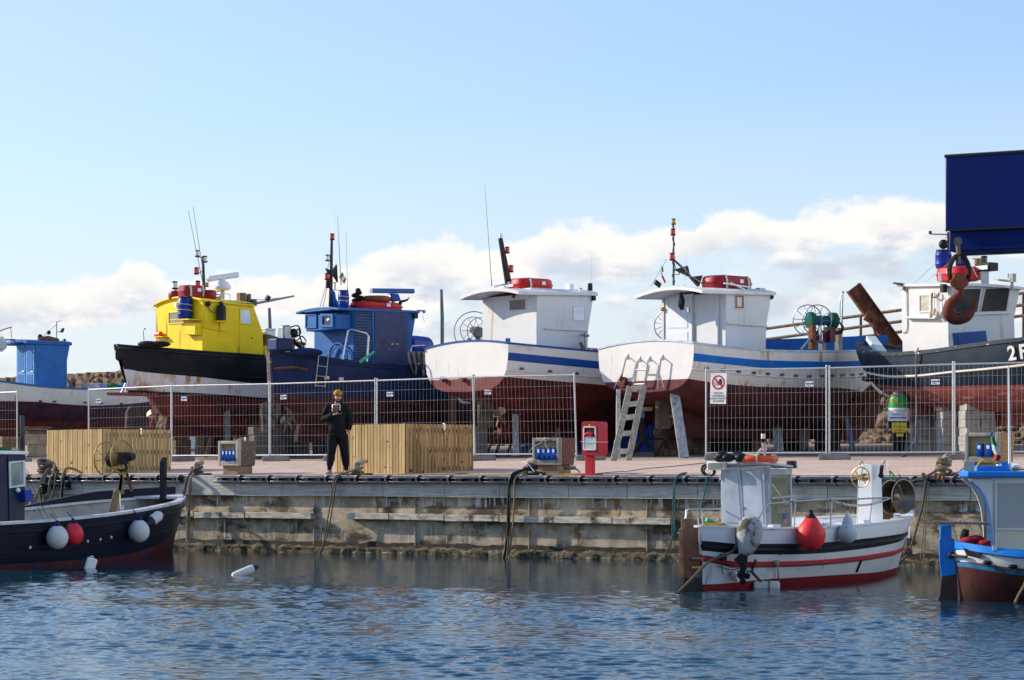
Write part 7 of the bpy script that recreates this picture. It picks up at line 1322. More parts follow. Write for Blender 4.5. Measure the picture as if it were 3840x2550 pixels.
# fenders
gb = 'fenders along the side of the navy moored boat'; dk = M('dark_blue_neck', (.01,.015,.05), .5)
def hang(px, py, R, mat, lab, nm='ball_fender', dy=0): q = hG.at(px, py); return buoy(nm, lab, fr, q, R, mat, dk, grp=gb)
hang(182, 2015, .205, BUOYW, 'white ball fender beside the red one on the navy moored boat'); hang(243, 2003, .195, BUOYR, 'red ball fender on the navy moored boat'); hang(489, 1992, .21, BUOYW, 'white ball fender near the bow of the navy moored boat')
q = hG.at(555, 1948); mb = MB(); c = q+V((0,-.12,0)); ax = V((.9,-.1,.35)); mb.lathe([(.02,-.28),(.08,-.25),(.105,-.18),(.11,.0),(.11,.18),(.08,.25),(.03,.28)], (0,0,c.z), ax, 16); f_ = loose('cylinder_fender', 'white cylindrical fender slung at an angle near the navy bow', 'fender', sub(fr, V((c.x,c.y,c.z-.12))), mb, BUOYW); mb = MB(); mb.lathe([(.05,-.36),(.085,-.31),(.113,-.18),(.113,-.10)], (0,0,c.z), ax, 16); mb.build('blue_end', dk, f_)
# net hauler
q = fr.d(455, 1935, 49.2); f2 = sub(fr, q, 0); T2 = thing('net_hauler', 'gold-wire net hauler with two mesh rings on a stand in the navy moored boat', 'net hauler', f2); GO = M('yellow_ochre_metal', (.33,.24,.08), .55, .3, var=.3, vs=10); z = q.z
def g_(px, py, y=0.0): return f2.ry(px, py, y)
for px, py, y in ((396,1720,.15),(457,1715,-.15)):
    mb = MB(); c = g_(px,py,y); ax = V((.84,-.54,0)); u_ = V((0,0,1)); w_ = ax.cross(u_); mb.ring(c, .345, .016, ax, 32, 6)
    for i in range(8): dd = u_*cos(2*pi*i/8+.2)+w_*sin(2*pi*i/8+.2); mb.tube([c, c+dd*.345], .007, 4)
    for k in range(1, 9): mb.ring(c, .345*k/9, .003, ax, 20, 3)
    for i in range(40): dd = u_*cos(2*pi*i/40)+w_*sin(2*pi*i/40); mb.tube([c+dd*.1, c+dd*.345], .0028, 3)
    mb.build('mesh_flange', GO, T2)
mb = MB(); mb.lathe([(.10,-.2),(.16,-.16),(.15,0),(.12,.16),(.09,.2)], g_(436,1722), V((.84,-.54,0)), 14); mb.build('drum', M('dark_rusty_iron'), T2)
mb = MB(); mb.lathe([(.09,-.12),(.10,0),(.07,.12)], g_(485,1712,-.25), V((.84,-.54,0)), 12); mb.box(g_(462,1718,-.25), (.2,.14,.24)); mb.tube(spline([g_(460,1725,-.2), g_(475,1755,-.2), g_(455,1765,-.2), g_(440,1758,-.2)]), .03); mb.build('hydraulic_motor', DRK, T2)
for a, b in (((462,1755),(448,1850)), ((455,1800),(430,1925)), ((470,1760),(495,1842)), ((452,1765),(460,1852))): mb = MB(); mb.beam(g_(*a), g_(*b), .06, .06); mb.build('leg', GO if a[0] < 470 else RUST, T2)
mb = MB(); mb.tube(spline([g_(440,1838,-.1), g_(428,1860,-.12), g_(415,1910,-.12), g_(402,1935,-.1)]), .035, 6); mb.ball(g_(437,1845,-.08), .07, 8); c = g_(430,1890); loose('rope_tail', 'tan rope wound on the stand of the gold net hauler', 'rope', Fr(f2.o.x,f2.o.y,0,g_(402,1938).z), mb, ROPB)
mb = MB(); mb.beam(g_(432,1855,.05), g_(424,1925,.05), .08, .06); mb.build('wooden_foot', M('pale_board_wood'), T2)
for lab, pts, r, mt in (('white plastic hose drooping from the net hauler onto the navy deck', ((450,1850),(451,1890),(458,1922),(462,1895)), .014, WPL),): mb = MB(); mb.tube(spline([g_(a,b,-.3) for a,b in pts]), r, 6); loose('white_hose', lab, 'hose', Fr(f2.o.x,f2.o.y,0,g_(458,1924,-.3).z), mb, mt)

# ---- boat H: small white boat with black and red stripes
fr = Fr(2.832, 35.6, radians(57), ZW); L_ = 7.05; BH = T = thing('moored_fishing_boat', 'small white double-ended boat with black and red stripes and a grey cabin', 'fishing boat', fr, MG)
S = lambda l: side(fr, L_, l)
hH = Hull(fr, L_, [(0,.05),(.03,.35),(.1,.66),(.25,.98),(.5,1.12),(.72,.95),(.88,.52),(.97,.16),(1,.02)], S([(2618,1977,0),(2700,1982,-.6),(2800,1987,-.85),(3000,1986,-1.1),(3150,1976,-1.05),(3250,1960,-.75),(3320,1943,-.35),(3360,1932,0)]),
  [(0,-2.15),(.5,-2.2),(.92,-2.1),(1,-1.85)],
  [S([(2634,2191,0),(2800,2186,-.8),(3000,2172,-1.0),(3150,2158,-.95),(3280,2140,-.3),(3330,2130,0)]), S([(2628,2104,0),(2750,2120,-.75),(2900,2131,-1.0),(3080,2122,-1.08),(3259,2087,-.6),(3330,2064,0)]), S([(2628,2081,0),(2750,2098,-.75),(2900,2109,-1.0),(3080,2103,-1.08),(3259,2069,-.6),(3330,2050,0)]),
   S([(2624,2064,0),(2750,2076,-.75),(2900,2081,-1.0),(3080,2078,-1.08),(3214,2053,-.8),(3345,2010,0)]), S([(2622,2027,0),(2750,2036,-.75),(2900,2041,-1.0),(3080,2037,-1.08),(3214,2015,-.8),(3345,1986,0)])], [(0,1.3),(.15,1.6),(.5,1.8),(.8,1.4),(1,1.1)], .62, .10)
WB = M('white_boat_paint', (.76,.76,.76), .35, var=.03, bump=.1, bs=12, planks=(.14,.05), streak=((.45,.42,.38), 6, .64, .1)); WB2 = M('white_scuffed_topside', (.74,.74,.74), .4, var=.05, vs=2, bump=.12, planks=(.14,.06), streak=[((.18,.17,.16), 5, .60, .1)], grime=((.50,.49,.46), 1.4, .58, .15))
hH.build(T, [M('dark_red_boot', (.26,.022,.025), .55, var=.15, vs=4), WB2, M('red_stripe', (.36,.014,.022), .45, var=.2), WB2, BLKH, WB], deck=WB, inner=WB, dd=.40, gun=WB, gw=.10, gh=.03)
hH.strake(T, curve(S([(2628,2092,0),(2750,2109,-.75),(2900,2120,-1.0),(3080,2112,-1.08),(3259,2078,-.6),(3330,2057,0)])), MATS['red_stripe'], .05, 0, .97)
zfb = curve(S([(2623,2046,0),(2750,2056,-.75),(2900,2061,-1.0),(3080,2058,-1.08),(3214,2034,-.8),(3345,1998,0)])); hH.strake(T, zfb, BLKH, .03, 0, .98)
for px, py in ((2916,1980),(3112,1976),(3255,1961)): q = hH.at(px, py+6); mb = MB(); mb.box((q.x,q.y+.05,q.z+.04), (.30,.12,.07), None, 0, .8); mb.build('rail_chock', WB, T, bev=.01)
p = hH.pt(.985, hH.sheer(.985)); mb = MB(); mb.box((p.x,0,p.z+.0), (.34,.16,.16)); mb.build('stem_head', WB, T, bev=.02)
mb = MB(); mb.prism([fr.ry(a,b,-.04) for a,b in ((2571,1945),(2602,1944),(2603,1979),(2617,1979),(2632,2168),(2566,2168),(2563,1983),(2570,1981))], (0,.08,0)); rd_ = mb.build('rudder', M('varnished_rudder', (.13,.062,.036), .5, var=.25, vs=4, stretch=(3,3,1), bump=.3, planks=(.24,.3)), T, bev=.008)
mb = MB(); mb.prism([fr.ry(a,b,-.042) for a,b in ((2566,2168),(2632,2168),(2640,2230),(2556,2230))], (0,.084,0)); mb.build('rudder_tip', BLKH, rd_)
for py in (2094, 2128): mb = MB(); mb.beam(fr.ry(2590,py,-.06), fr.ry(2662 if py < 2100 else 2632,py-2,-.10), .03, .03); mb.build('pintle', STEEL if py < 2100 else MATS['brass'], rd_)
mb = MB(); mb.box(hH.at(2705,2088)+V((0,-.04,0)), (.10,.08,.10)); mb.build('black_bracket', BLK, T, bev=.01)
# cabin: timber aft doors, glazed sides
w = solve_w(fr, 2886, 2703); xa = fr.ry(2886, HZ, -w).x; xf = fr.ry(2970, HZ, -w).x; zt = fr.ry(2886,1742,-w).z; zf_ = fr.ry(2968,1756,-w).z; zb = -1.22
PG = M('pale_grey_paint', (.42,.47,.53), .45, var=.05, vs=2, bump=.1); GP = M('grey_trim', (.30,.34,.37), .5)
mb = MB(); mb.bb((xa,-w,zb), (xa+.04,w,zt)); mb.build('aft_wall', PG, T, bev=.006)
fa = Face(fr, (xa,0,0), (-1,0,0))
for q in ([(2708,1752),(2777,1748),(2792,1975),(2718,1975)], [(2783,1748),(2866,1746),(2876,1977),(2796,1976)]):
    d_ = fa.board(T, 'door_leaf', q, PG, 0, .022); cx_ = sum(a for a,_ in q)/4; fa.board(d_, 'door_panel', [(a+(9 if a < cx_ else -9), b+(16 if b < 1800 else -14)) for a, b in q], M('door_panel_grey', (.39,.44,.50), .5), .022, .030)
for px in (2706, 2868): mb = MB(); mb.beam(fa.pt(px,1778,.03), fa.pt(px,1800,.03), .03, .03); mb.build('hinge', STEEL, T)
mb = MB(); mb.box(fa.pt(2787,1903,.03), (.03,.07,.02)); mb.build('hasp', MATS['brass'], T)
mb = MB(); mb.bb((xa+.04,w-.03,zb), (xf,w,zf_-.01)); mb.build('port_wall', PG, T)
for x in (xa+.02, xf-.03): mb = MB(); mb.bb((x-.025,-w,zb), (x+.035,-w+.05,zf_-.005)); mb.build('corner_post', GP, T, bev=.005)
mb = MB(); mb.bb((xa+.05,-w,zb), (xf-.06,-w+.03,zb+.25)); mb.build('lower_side_panel', GP, T); mb = MB(); mb.bb((xa+.05,-w,zf_-.10), (xf-.06,-w+.03,zf_-.01)); mb.build('side_frame', GP, T)
mb = MB(); mb.bb((xf-.04,-w+.05,zb), (xf,w-.05,zb+.55)); mb.bb((xf-.04,-w+.05,zf_-.12), (xf,w-.05,zf_-.01)); mb.build('front_frame', PG, T)
GLS = glass('cabin_glass', (.80,.80,.68), .12); mb = MB(); mb.bb((xa+.055,-w+.010,zb+.25), (xf-.065,-w+.016,zf_-.10)); mb.build('side_pane', GLS, T); mb = MB(); mb.bb((xf-.022,-w+.05,zb+.55), (xf-.016,w-.05,zf_-.12)); mb.build('front_pane', GLS, T)
mb = MB(); mb.bb((xa+.2,-.1,zb), (xf-.3,w-.1,zb+.75)); mb.build('engine_box', M('cream_interior', (.55,.48,.33), .6), T, bev=.02); mb = MB(); mb.beam(fr.ry(2895,1815,-w+.01), fr.ry(2950,1890,-w+.01), .01, .02); mb.build('wiper_arm', ROPW, T); mb = MB(); mb.beam(fr.ry(2893,1868,-w-.02), fr.ry(2978,1860,-w-.02), .02, .03); mb.build('window_bar', GP, T)
text('LA FELTA', .10, basis(fr.ry(2938,1915,-w+.008), (1,0,0), (0,0,1)), GREYM, 'window_lettering', T, .001); mb = MB(); mb.lathe([(.05,0),(.05,.004)], fr.ry(2942,1935,-w+.004), V((0,-1,0)), 16); mb.build('round_sticker', SBLUE, T); mb = MB(); mb.box(fr.ry(2944,1955,-w+.006), (.05,.004,.06)); mb.build('square_sticker', M('orange_plastic'), T)
mb = MB(); mb.hexa([V(p) for p in ((xa-.09,-w-.06,zt),(xf+.10,-w-.06,zf_),(xf+.10,w+.06,zf_),(xa-.09,w+.06,zt),(xa-.09,-w-.06,zt+.035),(xf+.10,-w-.06,zf_+.035),(xf+.10,w+.06,zf_+.035),(xa-.09,w+.06,zt+.035))]); mb.build('roof', PG, T, bev=.01)
zr = zt+.035; mb = MB(); q = fr.rx(2694,1742,xa-.05); mb.box((xa-.10,q.y,zt-.02), (.12,.30,.13)); fl_ = mb.build('floodlight', WPL, T, bev=.015); mb = MB(); mb.box((xa-.165,q.y,zt-.02), (.01,.24,.09)); mb.build('lens_glass', M('grey_lens', (.22,.23,.23), .15), fl_)
mb = MB(); mb.box(fr.ry(2968,1742,-w-.0), (.12,.14,.12)); mb.build('search_light', BLK, T, bev=.02)
a = fr.ry(2872,1732,-.15); b = fr.ry(2862,1645,-.15); mb = MB(); mb.tube([V((a.x,a.y,zr-.03)), b], .018, 8); mb.box(a.lerp(b,.55), (.14,.02,.06)); bl_ = mb.build('beacon_pole', M('pinkish_pole', (.45,.33,.32), .6), T); mb = MB(); mb.lathe([(.02,-.06),(.035,-.03),(.035,0)], b, n=12); mb.build('beacon_base', BLK, bl_); mb = MB(); mb.lathe([(.032,0),(.034,.06),(.028,.075)], b, n=12); mb.build('beacon_lens', M('pale_lens', (.72,.70,.45), .3), bl_)
q = fr.ry(2838,1736,-.25); mb = MB(); mb.ring((0,0,zr+.05), .26, .055, V((0,0,1)), 32, 10); lb = loose('lifebuoy', 'orange lifebuoy lying flat on the grey cabin roof of the small white boat', 'lifebuoy', sub(fr, V((q.x,q.y,zr))), mb, M('orange_lifebuoy', (.75,.10,.025), .45))
for a in (.4, 2.0, 3.6, 5.2): mb = MB(); c = V((.26*cos(a), .26*sin(a), zr+.05)); mb.ring(c, .060, .014, V((-sin(a),cos(a),0)), 14, 5); mb.build('rope_band', ROPW, lb)
q = fr.ry(2735,1732,.1); mb = MB()
for i in range(5): mb.ball((.08*sin(i*1.9), .22*(i-2)*.45, zr+.07+.03*(i % 2)), (.11,.07), 9)
loose('black_hose_pile', 'black hose and net pile on the grey cabin roof beside the lifebuoy', 'hose', sub(fr, V((q.x,q.y,zr))), mb, BLK, ang=70); mb = MB(); mb.tube([(0,0,zr+.05),(.1,-.2,zr+.12),(.15,-.38,zr+.10),(.2,-.45,zr+.2)], .03, 6); loose('pale_cloth_roll', 'pale rolled cloth on top of the black hose pile on the cabin roof', 'cloth', sub(fr, V((q.x,q.y,zr))), mb, ROPW)
mb = MB(); mb.tube(sag(fr.ry(2705,1758,-w), fr.ry(2870,1748,-w-.07), .02)+sag(fr.ry(2870,1748,-w-.07), fr.ry(2970,1760,-w-.1), .02), .006, 4); mb.build('roof_cord', ROPW, T)
# bow column with wheel and cone rollers
q = fr.d(3262, 1966, 39.9); C0 = q; cw = .30
ht = P(0,1742,39.9).z; mb = MB(); mb.hexa([V((q.x+a,q.y+b,zz)) for zz, k in ((-1.25,1.05),(ht,.82)) for a, b in ((-.22*k,-.15*k),(.22*k,-.15*k),(.22*k,.15*k),(-.22*k,.15*k))]); col = mb.build('hauler_column', WB, T, bev=.012)
f2 = fr; R2 = fr.rz
def hq(px, py, d=39.7): return fr.d(px, py, d)
ax_ = fr.loc(V((-.55,-.83,.0))+V((fr.o.x,fr.o.y,0))); ax_ = V((ax_.x,ax_.y,0)).normalized()
mb = MB(); wheel(mb, hq(3227,1790,39.4), .165, ax_, .012, 6, .05); mb.build('brass_wheel', MATS['brass'], T); mb = MB(); mb.lathe([(.04,-.05),(.065,0),(.07,.05),(.06,.12)], hq(3238,1790,39.45), -ax_, 14); mb.build('wheel_hub', M('bronze'), T)
mb = MB(); mb.beam(hq(3308,1745,39.7), hq(3303,1785,39.7), .07, .04); mb.ball(hq(3304,1783,39.7), .05, 8); mb.build('control_lever', BLK, T)
for a, b, c in ((3224,3232,3240), (3308,3318,3322)): mb = MB(); mb.tube(spline([hq(a,1745), hq(b,1730), hq(c,1736), hq(c+2,1762)]), .012, 6); mb.build('grab_handle', STEEL, T)
mb = MB(); mb.tube([hq(3220,1830), hq(3217,1965)], .012); mb.build('conduit', STEEL, T)
cn_ = M('dark_bronze_cone', (.20,.15,.10), .30, .8, var=.3, vs=5); axc = fr.loc(V((.62,-.78,.0))+V((fr.o.x,fr.o.y,0))); axc = V((axc.x,axc.y,0)).normalized()
mb = MB(); mb.lathe([(.01,-.07),(.10,-.05),(.285,.10),(.30,.095),(.30,.085),(.11,-.08),(.01,-.10)], hq(3372,1862,40.6), axc, 32); mb.lathe([(.10,-.03),(.12,-.02),(.06,.02),(.02,.03)], hq(3372,1862,40.6), axc, 20); mb.build('cone_roller', cn_, T, ang=25)
mb = MB(); mb.lathe([(.01,.0),(.10,.0),(.28,.14),(.295,.135),(.295,.125),(.11,-.03),(.01,-.04)], hq(3318,1864,40.5), axc, 32); mb.build('cone_roller', cn_, T, ang=25)
mb = MB(); mb.beam(hq(3300,1850,40.5), hq(3352,1862,40.6), .10, .14); mb.beam(hq(3310,1900,40.5), hq(3335,1935,40.6), .12, .16); mb.build('roller_arm', DRK, T)
mb = MB(); mb.beam(hq(3345,1890,40.4), hq(3347,1938,40.6), .035, .05); mb.beam(hq(3300,1935,40.5), hq(3338,1932,40.5), .18, .12); mb.build('roller_bracket', RUST, T)
mb = MB(); mb.tube(spline([hq(3336,1765,41), hq(3340,1790,41), hq(3352,1808,41), hq(3358,1800,41), hq(3350,1780,41), hq(3336,1765,41)]), .014, 5); c = hq(3345,1785,41); loose('green_hose', 'green hose loop sticking up behind the cone rollers', 'hose', sub(fr, V((0,0,c.z-.1))), mb, M('bright_green_hose', (.03,.30,.08), .5)); mb = MB(); mb.tube([hq(3370,1778,41), hq(3388,1808,41)], .012); mb.build('hook_rod', RUST, T)
# rails
mb = MB(); yy = -.98; mb.tube([fr.ry(2842,1952,-.9), fr.ry(2872,1897,-.9), fr.ry(2882,1890,-.9), fr.ry(2980,1880,-1.05), fr.ry(3112,1872,-1.08), fr.ry(3220,1871,-.95), fr.ry(3330,1866,-.55)], .014, 8); mb.tube(sag(fr.ry(3115,1876,-1.08), fr.ry(3336,1868,-.55), .10), .018, 8)
for a, b, y in ((3118,3114,-1.08), (3272,3260,-.75), (2984,2978,-1.05)): mb.tube([fr.ry(a,1872,y), fr.ry(b,1965 if a > 3200 else 1980,y)], .012, 6)
mb.build('side_rail', GREYM, T); mb = MB(); mb.tube([fr.ry(2571,1945,.35), fr.ry(2574,1913,.35), fr.ry(2582,1909,.35), fr.ry(2702,1908,.4)], .014, 8); mb.tube([fr.ry(2613,1909,.35), fr.ry(2620,1974,.35)], .012); mb.tube([fr.ry(2628,1909,.35), fr.ry(2636,1974,.35)], .012); mb.build('stern_rail', STEEL, T)
for a, b, c in ((3118,1874,-1.08), (2978,1880,-1.05)):
    mb = MB()
    for i in range(6): mb.ring(fr.ry(a,b,c)+V((.02*i-.05,0,0)), .024, .008, V((1,.1,.2)), 10, 4)
    mb.build('rail_lashing', ROPW, T)
for q, lab in (([(3022,1965),(3035,1952),(3085,1942),(3098,1950),(3070,1985),(3018,1985)], 'aft'), ([(3078,1985),(3100,1958),(3150,1952),(3170,1962),(3172,1975),(3100,1988)], 'fore')):
    mb = MB(); pts = [fr.ry(a, b, -.35) for a, b in q]; mb.prism(pts, (0,.75,0)); mb.build('hatch_box', WB, T, bev=.03)
q = fr.d(2660,1978,36.9); mb = MB(); mb.beam(fr.d(2648,1948,36.9), fr.d(2695,1972,37.0), .05, .06); loose('green_tiller', 'green painted tiller bar over the stern of the small white boat', 'tiller', sub(fr, V((0,0,q.z))), mb, M('mint_paint')); mb = MB(); q = fr.d(2682,1975,37.0); mb.hexa([V((q.x+a,q.y+b,q.z+zz)) for zz, k in ((-.12,.7),(.06,1)) for a, b in ((-.2*k,-.14*k),(.2*k,-.14*k),(.2*k,.14*k),(-.2*k,.14*k))]); mb.v = [v-V((q.x,q.y,0)) for v in mb.v]; loose('fish_box', 'yellow fish box in the stern of the small white boat', 'box', sub(fr, V((q.x,q.y,q.z-.12))), mb, M('amber_plastic', (.60,.33,.02), .5))
# outboard under a canvas cover
q = hH.at(2800, 2010); f2 = sub(fr, V((q.x,q.y,q.z)), 0); OB = thing('covered_outboard', 'outboard engine under a grey canvas hood on the small white boat', 'outboard engine', Fr(f2.o.x, f2.o.y, 0, P(0,2190,35.9).z)); f3 = Fr(f2.o.x, f2.o.y-.25, 0, 0)
def oq(px, py, y=0.0): v = f3.ry(px, py, y); return V((v.x, v.y-.25, v.z))
rings = []
for py, xl, xr in ((1937,2806,2830),(1943,2787,2845),(1960,2772,2856),(1985,2764,2862),(2010,2763,2860),(2035,2766,2852),(2058,2768,2838),(2075,2770,2822),(2082,2782,2812)):
    c0, c1 = oq(xl,py), oq(xr,py); c = (c0+c1)/2; r = (c1.x-c0.x)/2; rings.append([c+V((r*cos(a)*(1+.10*noise.noise(V((py*.05,a,1)))), -.8*r*sin(a)*(1+.14*noise.noise(V((py*.05,a,4)))), .03*noise.noise(V((py*.1,a*2,9))))) for a in (2*pi*i/20 for i in range(20))])
mb = MB(); mb.loft(rings); mb.build('canvas_hood', M('mottled_canvas', (.44,.43,.40), .9, var=.1, vs=3, bump=.9, bs=16, grime=((.13,.115,.09), 2.2, .56, .06, (1.6,1.6,1))), OB, ang=60)
mb = MB(); mb.tube([oq(2792,2080), oq(2788,2130), oq(2782,2155)], [.055,.045,.04], 8); mb.beam(oq(2790,2085), oq(2762,2110), .10, .12); mb.tube([oq(2782,2150), oq(2783,2190)], [.05,.025], 8); mb.box(oq(2790,2142), (.20,.14,.015)); mb.build('lower_leg', BLK, OB); mb = MB(); c = oq(2786,2165,-.02)
for i in range(3): a = 2*pi*i/3+.4; mb.ball(c+V((.06*cos(a), -.05, .06*sin(a))), (.05,.012), 10, 0, V((.3,1,.2)))
mb.lathe([(.03,-.06),(.035,.06)], c+V((0,-.02,0)), V((0,1,0)), 10); mb.build('propeller', BLK, OB)
mb = MB(); q = hH.at(2758,2165); mb.lathe([(.05,0),(.06,-.06),(.03,-.06)], q, V((0,1,0)), 12); mb.build('skin_outlet', WB, T); q = hH.at(2738,2153); mb = MB(); mb.box(q+V((0,-.03,0)), (.08,.05,.08)); mb.build('anode', GREYM, T)
mb = MB(); q0, q1 = hH.at(2902,2108)+V((0,-.05,0)), hH.at(2911,2174)+V((0,-.05,0)); mb.tube([q0,q1], .012); mb.box(q0, (.06,.05,.06)); mb.build('drain_pipe', STEEL, T); mb = MB(); q0, q1 = hH.at(3228,2095)+V((0,-.02,0)), hH.at(3208,2145)+V((0,-.02,0)); mb.tube([q0,q1], .018, 6); mb.build('scupper_pipe', BLK, T)
# rope fender ropes and buoys
RD = M('bright_red_buoy', (.80,.045,.045), .45, var=.1, grime=((.55,.04,.035), 3, .6, .1)); q = hH.at(2995, 2005); buoy('red_buoy', 'big bright red teardrop buoy hanging on the side of the small white boat', fr, q, .225, RD, BLK, tear=1.12, grp=None); q = hH.at(3148, 1998); buoy('worn_buoy', 'weathered white buoy with a blue-painted ring on the small white boat', fr, q, .155, M('blue_white_buoy', (.52,.55,.56), .5, var=.1, grime=((.05,.24,.50), 3.2, .55, .05), wear=((.10,.09,.07), 5, .66)), BUOYW, tear=1.5, grp=None)
rope('mooring_rope', 'thick dark rope from the stern quarter down into the water', spline([hH.world_ if False else fr.world(hH.at(2745,2032)+V((0,-.10,0))), fr.world(hH.at(2700,2068)+V((0,-.2,0))), P(2660,2105,35.0), P(2600,2165,34.6), P(2548,2218,34.6), P(2540,2226,34.5)]), .022, ROPG)
rope('mooring_rope', 'short rope from the rail to the thick stern rope', spline([fr.world(hH.at(2750,1978)+V((0,-.05,0))), fr.world(hH.at(2742,2000)+V((0,-.08,0))), fr.world(hH.at(2740,2034)+V((0,-.1,0)))]), .016, ROPB)
rope('fender_rope', 'dark rope from the outboard to the floating foam block', spline([fr.world(hH.at(2800,2100)+V((0,-.15,0))), P(2820,2140,35.9), P(2838,2165,35.6), P(2852,2180,35.3)]), .022, ROPG)
for lab, l in (('thin dark line looped loosely under the stern quarter', ((2670,2120),(2720,2135),(2765,2132))), ('thin dark line hanging below the black bracket', ((2700,2095),(2695,2120),(2698,2155)))): rope('thin_line', lab, spline([fr.world(hH.at(a,b)+V((0,-.06,0))) for a, b in l]), .008, ROPG)
b = P(2873, 2204, 36.2); d = -ZW*FO/(2206-HZ); b = P(2873,2206,d); f2 = Fr(b.x, b.y, .05, ZW-.03); mb = MB(); mb.box((0,0,ZW+.045), (.40,.17,.125)); fo = loose('foam_block', 'white foam float block tied with rope beside the small white boat', 'float', f2, mb, M('white_foam', (.72,.72,.70), .8, var=.05, bump=.5, bs=40, grime=((.5,.48,.42), 4, .6, .1)), bev=.03); mb = MB(); mb.tube([(.03,-.10,ZW-.02),(.035,-.092,ZW+.11),(.03,.09,ZW+.115),(.03,.1,ZW)], .012, 5); mb.build('rope_band', ROPB, fo)

# ---- boat I: blue, white and maroon boat at the right edge
fr = Fr(6.157, 32.8, radians(-7), ZW); L_ = 6.8; BI = T = thing('moored_fishing_boat', 'blue, white and maroon wooden boat cut by the right picture edge', 'fishing boat', fr, MG); S = lambda l: side(fr, L_, l)
hI = Hull(fr, L_, [(0,.05),(.02,.40),(.06,.70),(.12,.92),(.3,1.15),(.55,1.15),(.8,.8),(1,.02)], S([(3590,2044,0),(3640,2050,-.45),(3700,2060,-.65),(3840,2076,-.9)])+[(.6,-1.16),(1,-.8)], [(0,-2.1),(.5,-2.2),(1,-1.9)],
  [S([(3594,2122,0),(3640,2128,-.45),(3700,2138,-.6),(3840,2158,-.88)])+[(.6,-1.48),(1,-1.1)], S([(3592,2105,0),(3640,2108,-.45),(3700,2116,-.62),(3840,2135,-.88)])+[(.6,-1.38),(1,-1.0)]], [(0,1.2),(.2,1.5),(.5,1.8),(1,1.1)], .5, .08)
MAR = M('maroon_bottom', (.075,.016,.016), .65, var=.35, vs=4, bump=.2, planks=(.15,.12), grime=((.035,.012,.012), 2, .5, .15)); CYB = M('bright_blue_paint', (.012,.20,.62), .42, var=.12, vs=4, bump=.15, wear=((.01,.06,.14), 6, .70)); GW = M('greyish_white_boat', (.60,.61,.60), .5, var=.06, vs=3, grime=((.30,.28,.24), 3, .60, .12))
hI.build(T, [MAR, M('worn_blue_band', (.02,.15,.32), .6, var=.25, wear=((.03,.07,.05), 6, .56)), GW], deck=M('grey_deck'), inner=GW, dd=.3, gun=CYB, gw=.12, gh=.05)
hI.strake(T, curve(S([(3592,2105,0),(3640,2109,-.45),(3700,2117,-.62),(3840,2136,-.88)])+[(.6,-1.38),(1,-1.0)]), M('maroon_strake', (.14,.02,.02), .5), .018, 0, .95); hI.strake(T, lambda t: hI.sheer(t)-.02, CYB, .05, 0, 1)
mb = MB(); mb.prism([fr.ry(a,b,-.04) for a,b in ((3526,1972),(3534,1969),(3567,1969),(3569,2018),(3580,2022),(3586,2155),(3530,2163),(3523,2100),(3521,2024),(3525,2020))], (0,.08,0)); rd_ = mb.build('rudder', CYB, T, bev=.008); mb = MB(); mb.prism([fr.ry(a,b,-.04) for a,b in ((3530,2164),(3586,2156),(3602,2262),(3512,2264),(3524,2230))], (0,.08,0)); mb.build('rudder_blade', M('brown_rudder_blade', (.06,.035,.032), .7, var=.3), rd_, bev=.006)
mb = MB(); mb.prism([fr.ry(a,b,-.06) for a,b in ((3584,2035),(3595,2036),(3600,2262),(3592,2262))], (0,.12,0)); mb.build('sternpost', M('peeling_sternpost', (.45,.25,.2), .7, var=.3, wear=((.25,.03,.03), 5, .55)), T)
mb = MB(); a, b = hI.at(3612,2072)+V((0,-.06,0)), hI.at(3672,2088)+V((0,-.06,0)); mb.prism([a+V((0,0,.07)), b+V((0,0,.06)), b+V((.02,0,-.02)), a+V((.05,0,-.04))], (0,-.03,0)); mb.build('black_board', BLK, T, bev=.01); mb = MB(); mb.tube([fr.ry(3562,2082,-.08), fr.ry(3625,2088,-.45)], .02, 6); mb.ball(fr.ry(3568,2082,-.1), .05, 8); mb.build('tiller_line', BLK, T)
for px, py in ((3705,2110),(3800,2124)): q = hI.at(px,py); mb = MB(); mb.ball(q, (.07,.03), 8); mb.build('scupper', BLK, T)
w = .78; yS = -w; xa = fr.ry(3722, 1900, yS).x; zt = fr.ry(3722,1790,yS).z; zb = -1.08; x1 = xa+2.6
mb = MB(); mb.prism([fr.ry(a,b,yS) for a,b in ((3630,1797),(3734,1795),(3734,2048),(3720,2048),(3717,1985),(3708,1915),(3694,1868),(3672,1832),(3648,1812))], (0,.05,0)); mb.build('curved_bracket', GW, T, bev=.008); mb = MB(); mb.prism([fr.ry(a,b,yS)+V((0,2*w-.05,0)) for a,b in ((3630,1797),(3734,1795),(3734,2048),(3720,2048),(3717,1985),(3708,1915),(3694,1868),(3672,1832),(3648,1812))], (0,.05,0)); mb.build('curved_bracket', GW, T, bev=.008)
mb = MB(); mb.tube([fr.ry(a,b,yS-.005) for a,b in ((3640,1806),(3672,1832),(3694,1868),(3708,1915),(3717,1985),(3720,2045))], .012, 6); mb.build('blue_edging', CYB, T)
mb = MB(); mb.bb((xa+.0,w-.05,zb), (x1,w,zt)); mb.build('cabin_wall', GW, T)
mb = MB(); mb.bb((xa,yS,zb), (xa+.06,yS+.05,zt)); mb.bb((x1-.06,yS,zb), (x1,yS+.05,zt)); mb.bb((xa+.06,yS,zt-.08), (x1-.06,yS+.04,zt)); zm = fr.ry(3760,1984,yS).z; mb.bb((xa+.06,yS-.008,zm-.012), (x1-.06,yS+.04,zm+.012)); mb.build('side_frame', GW, T)
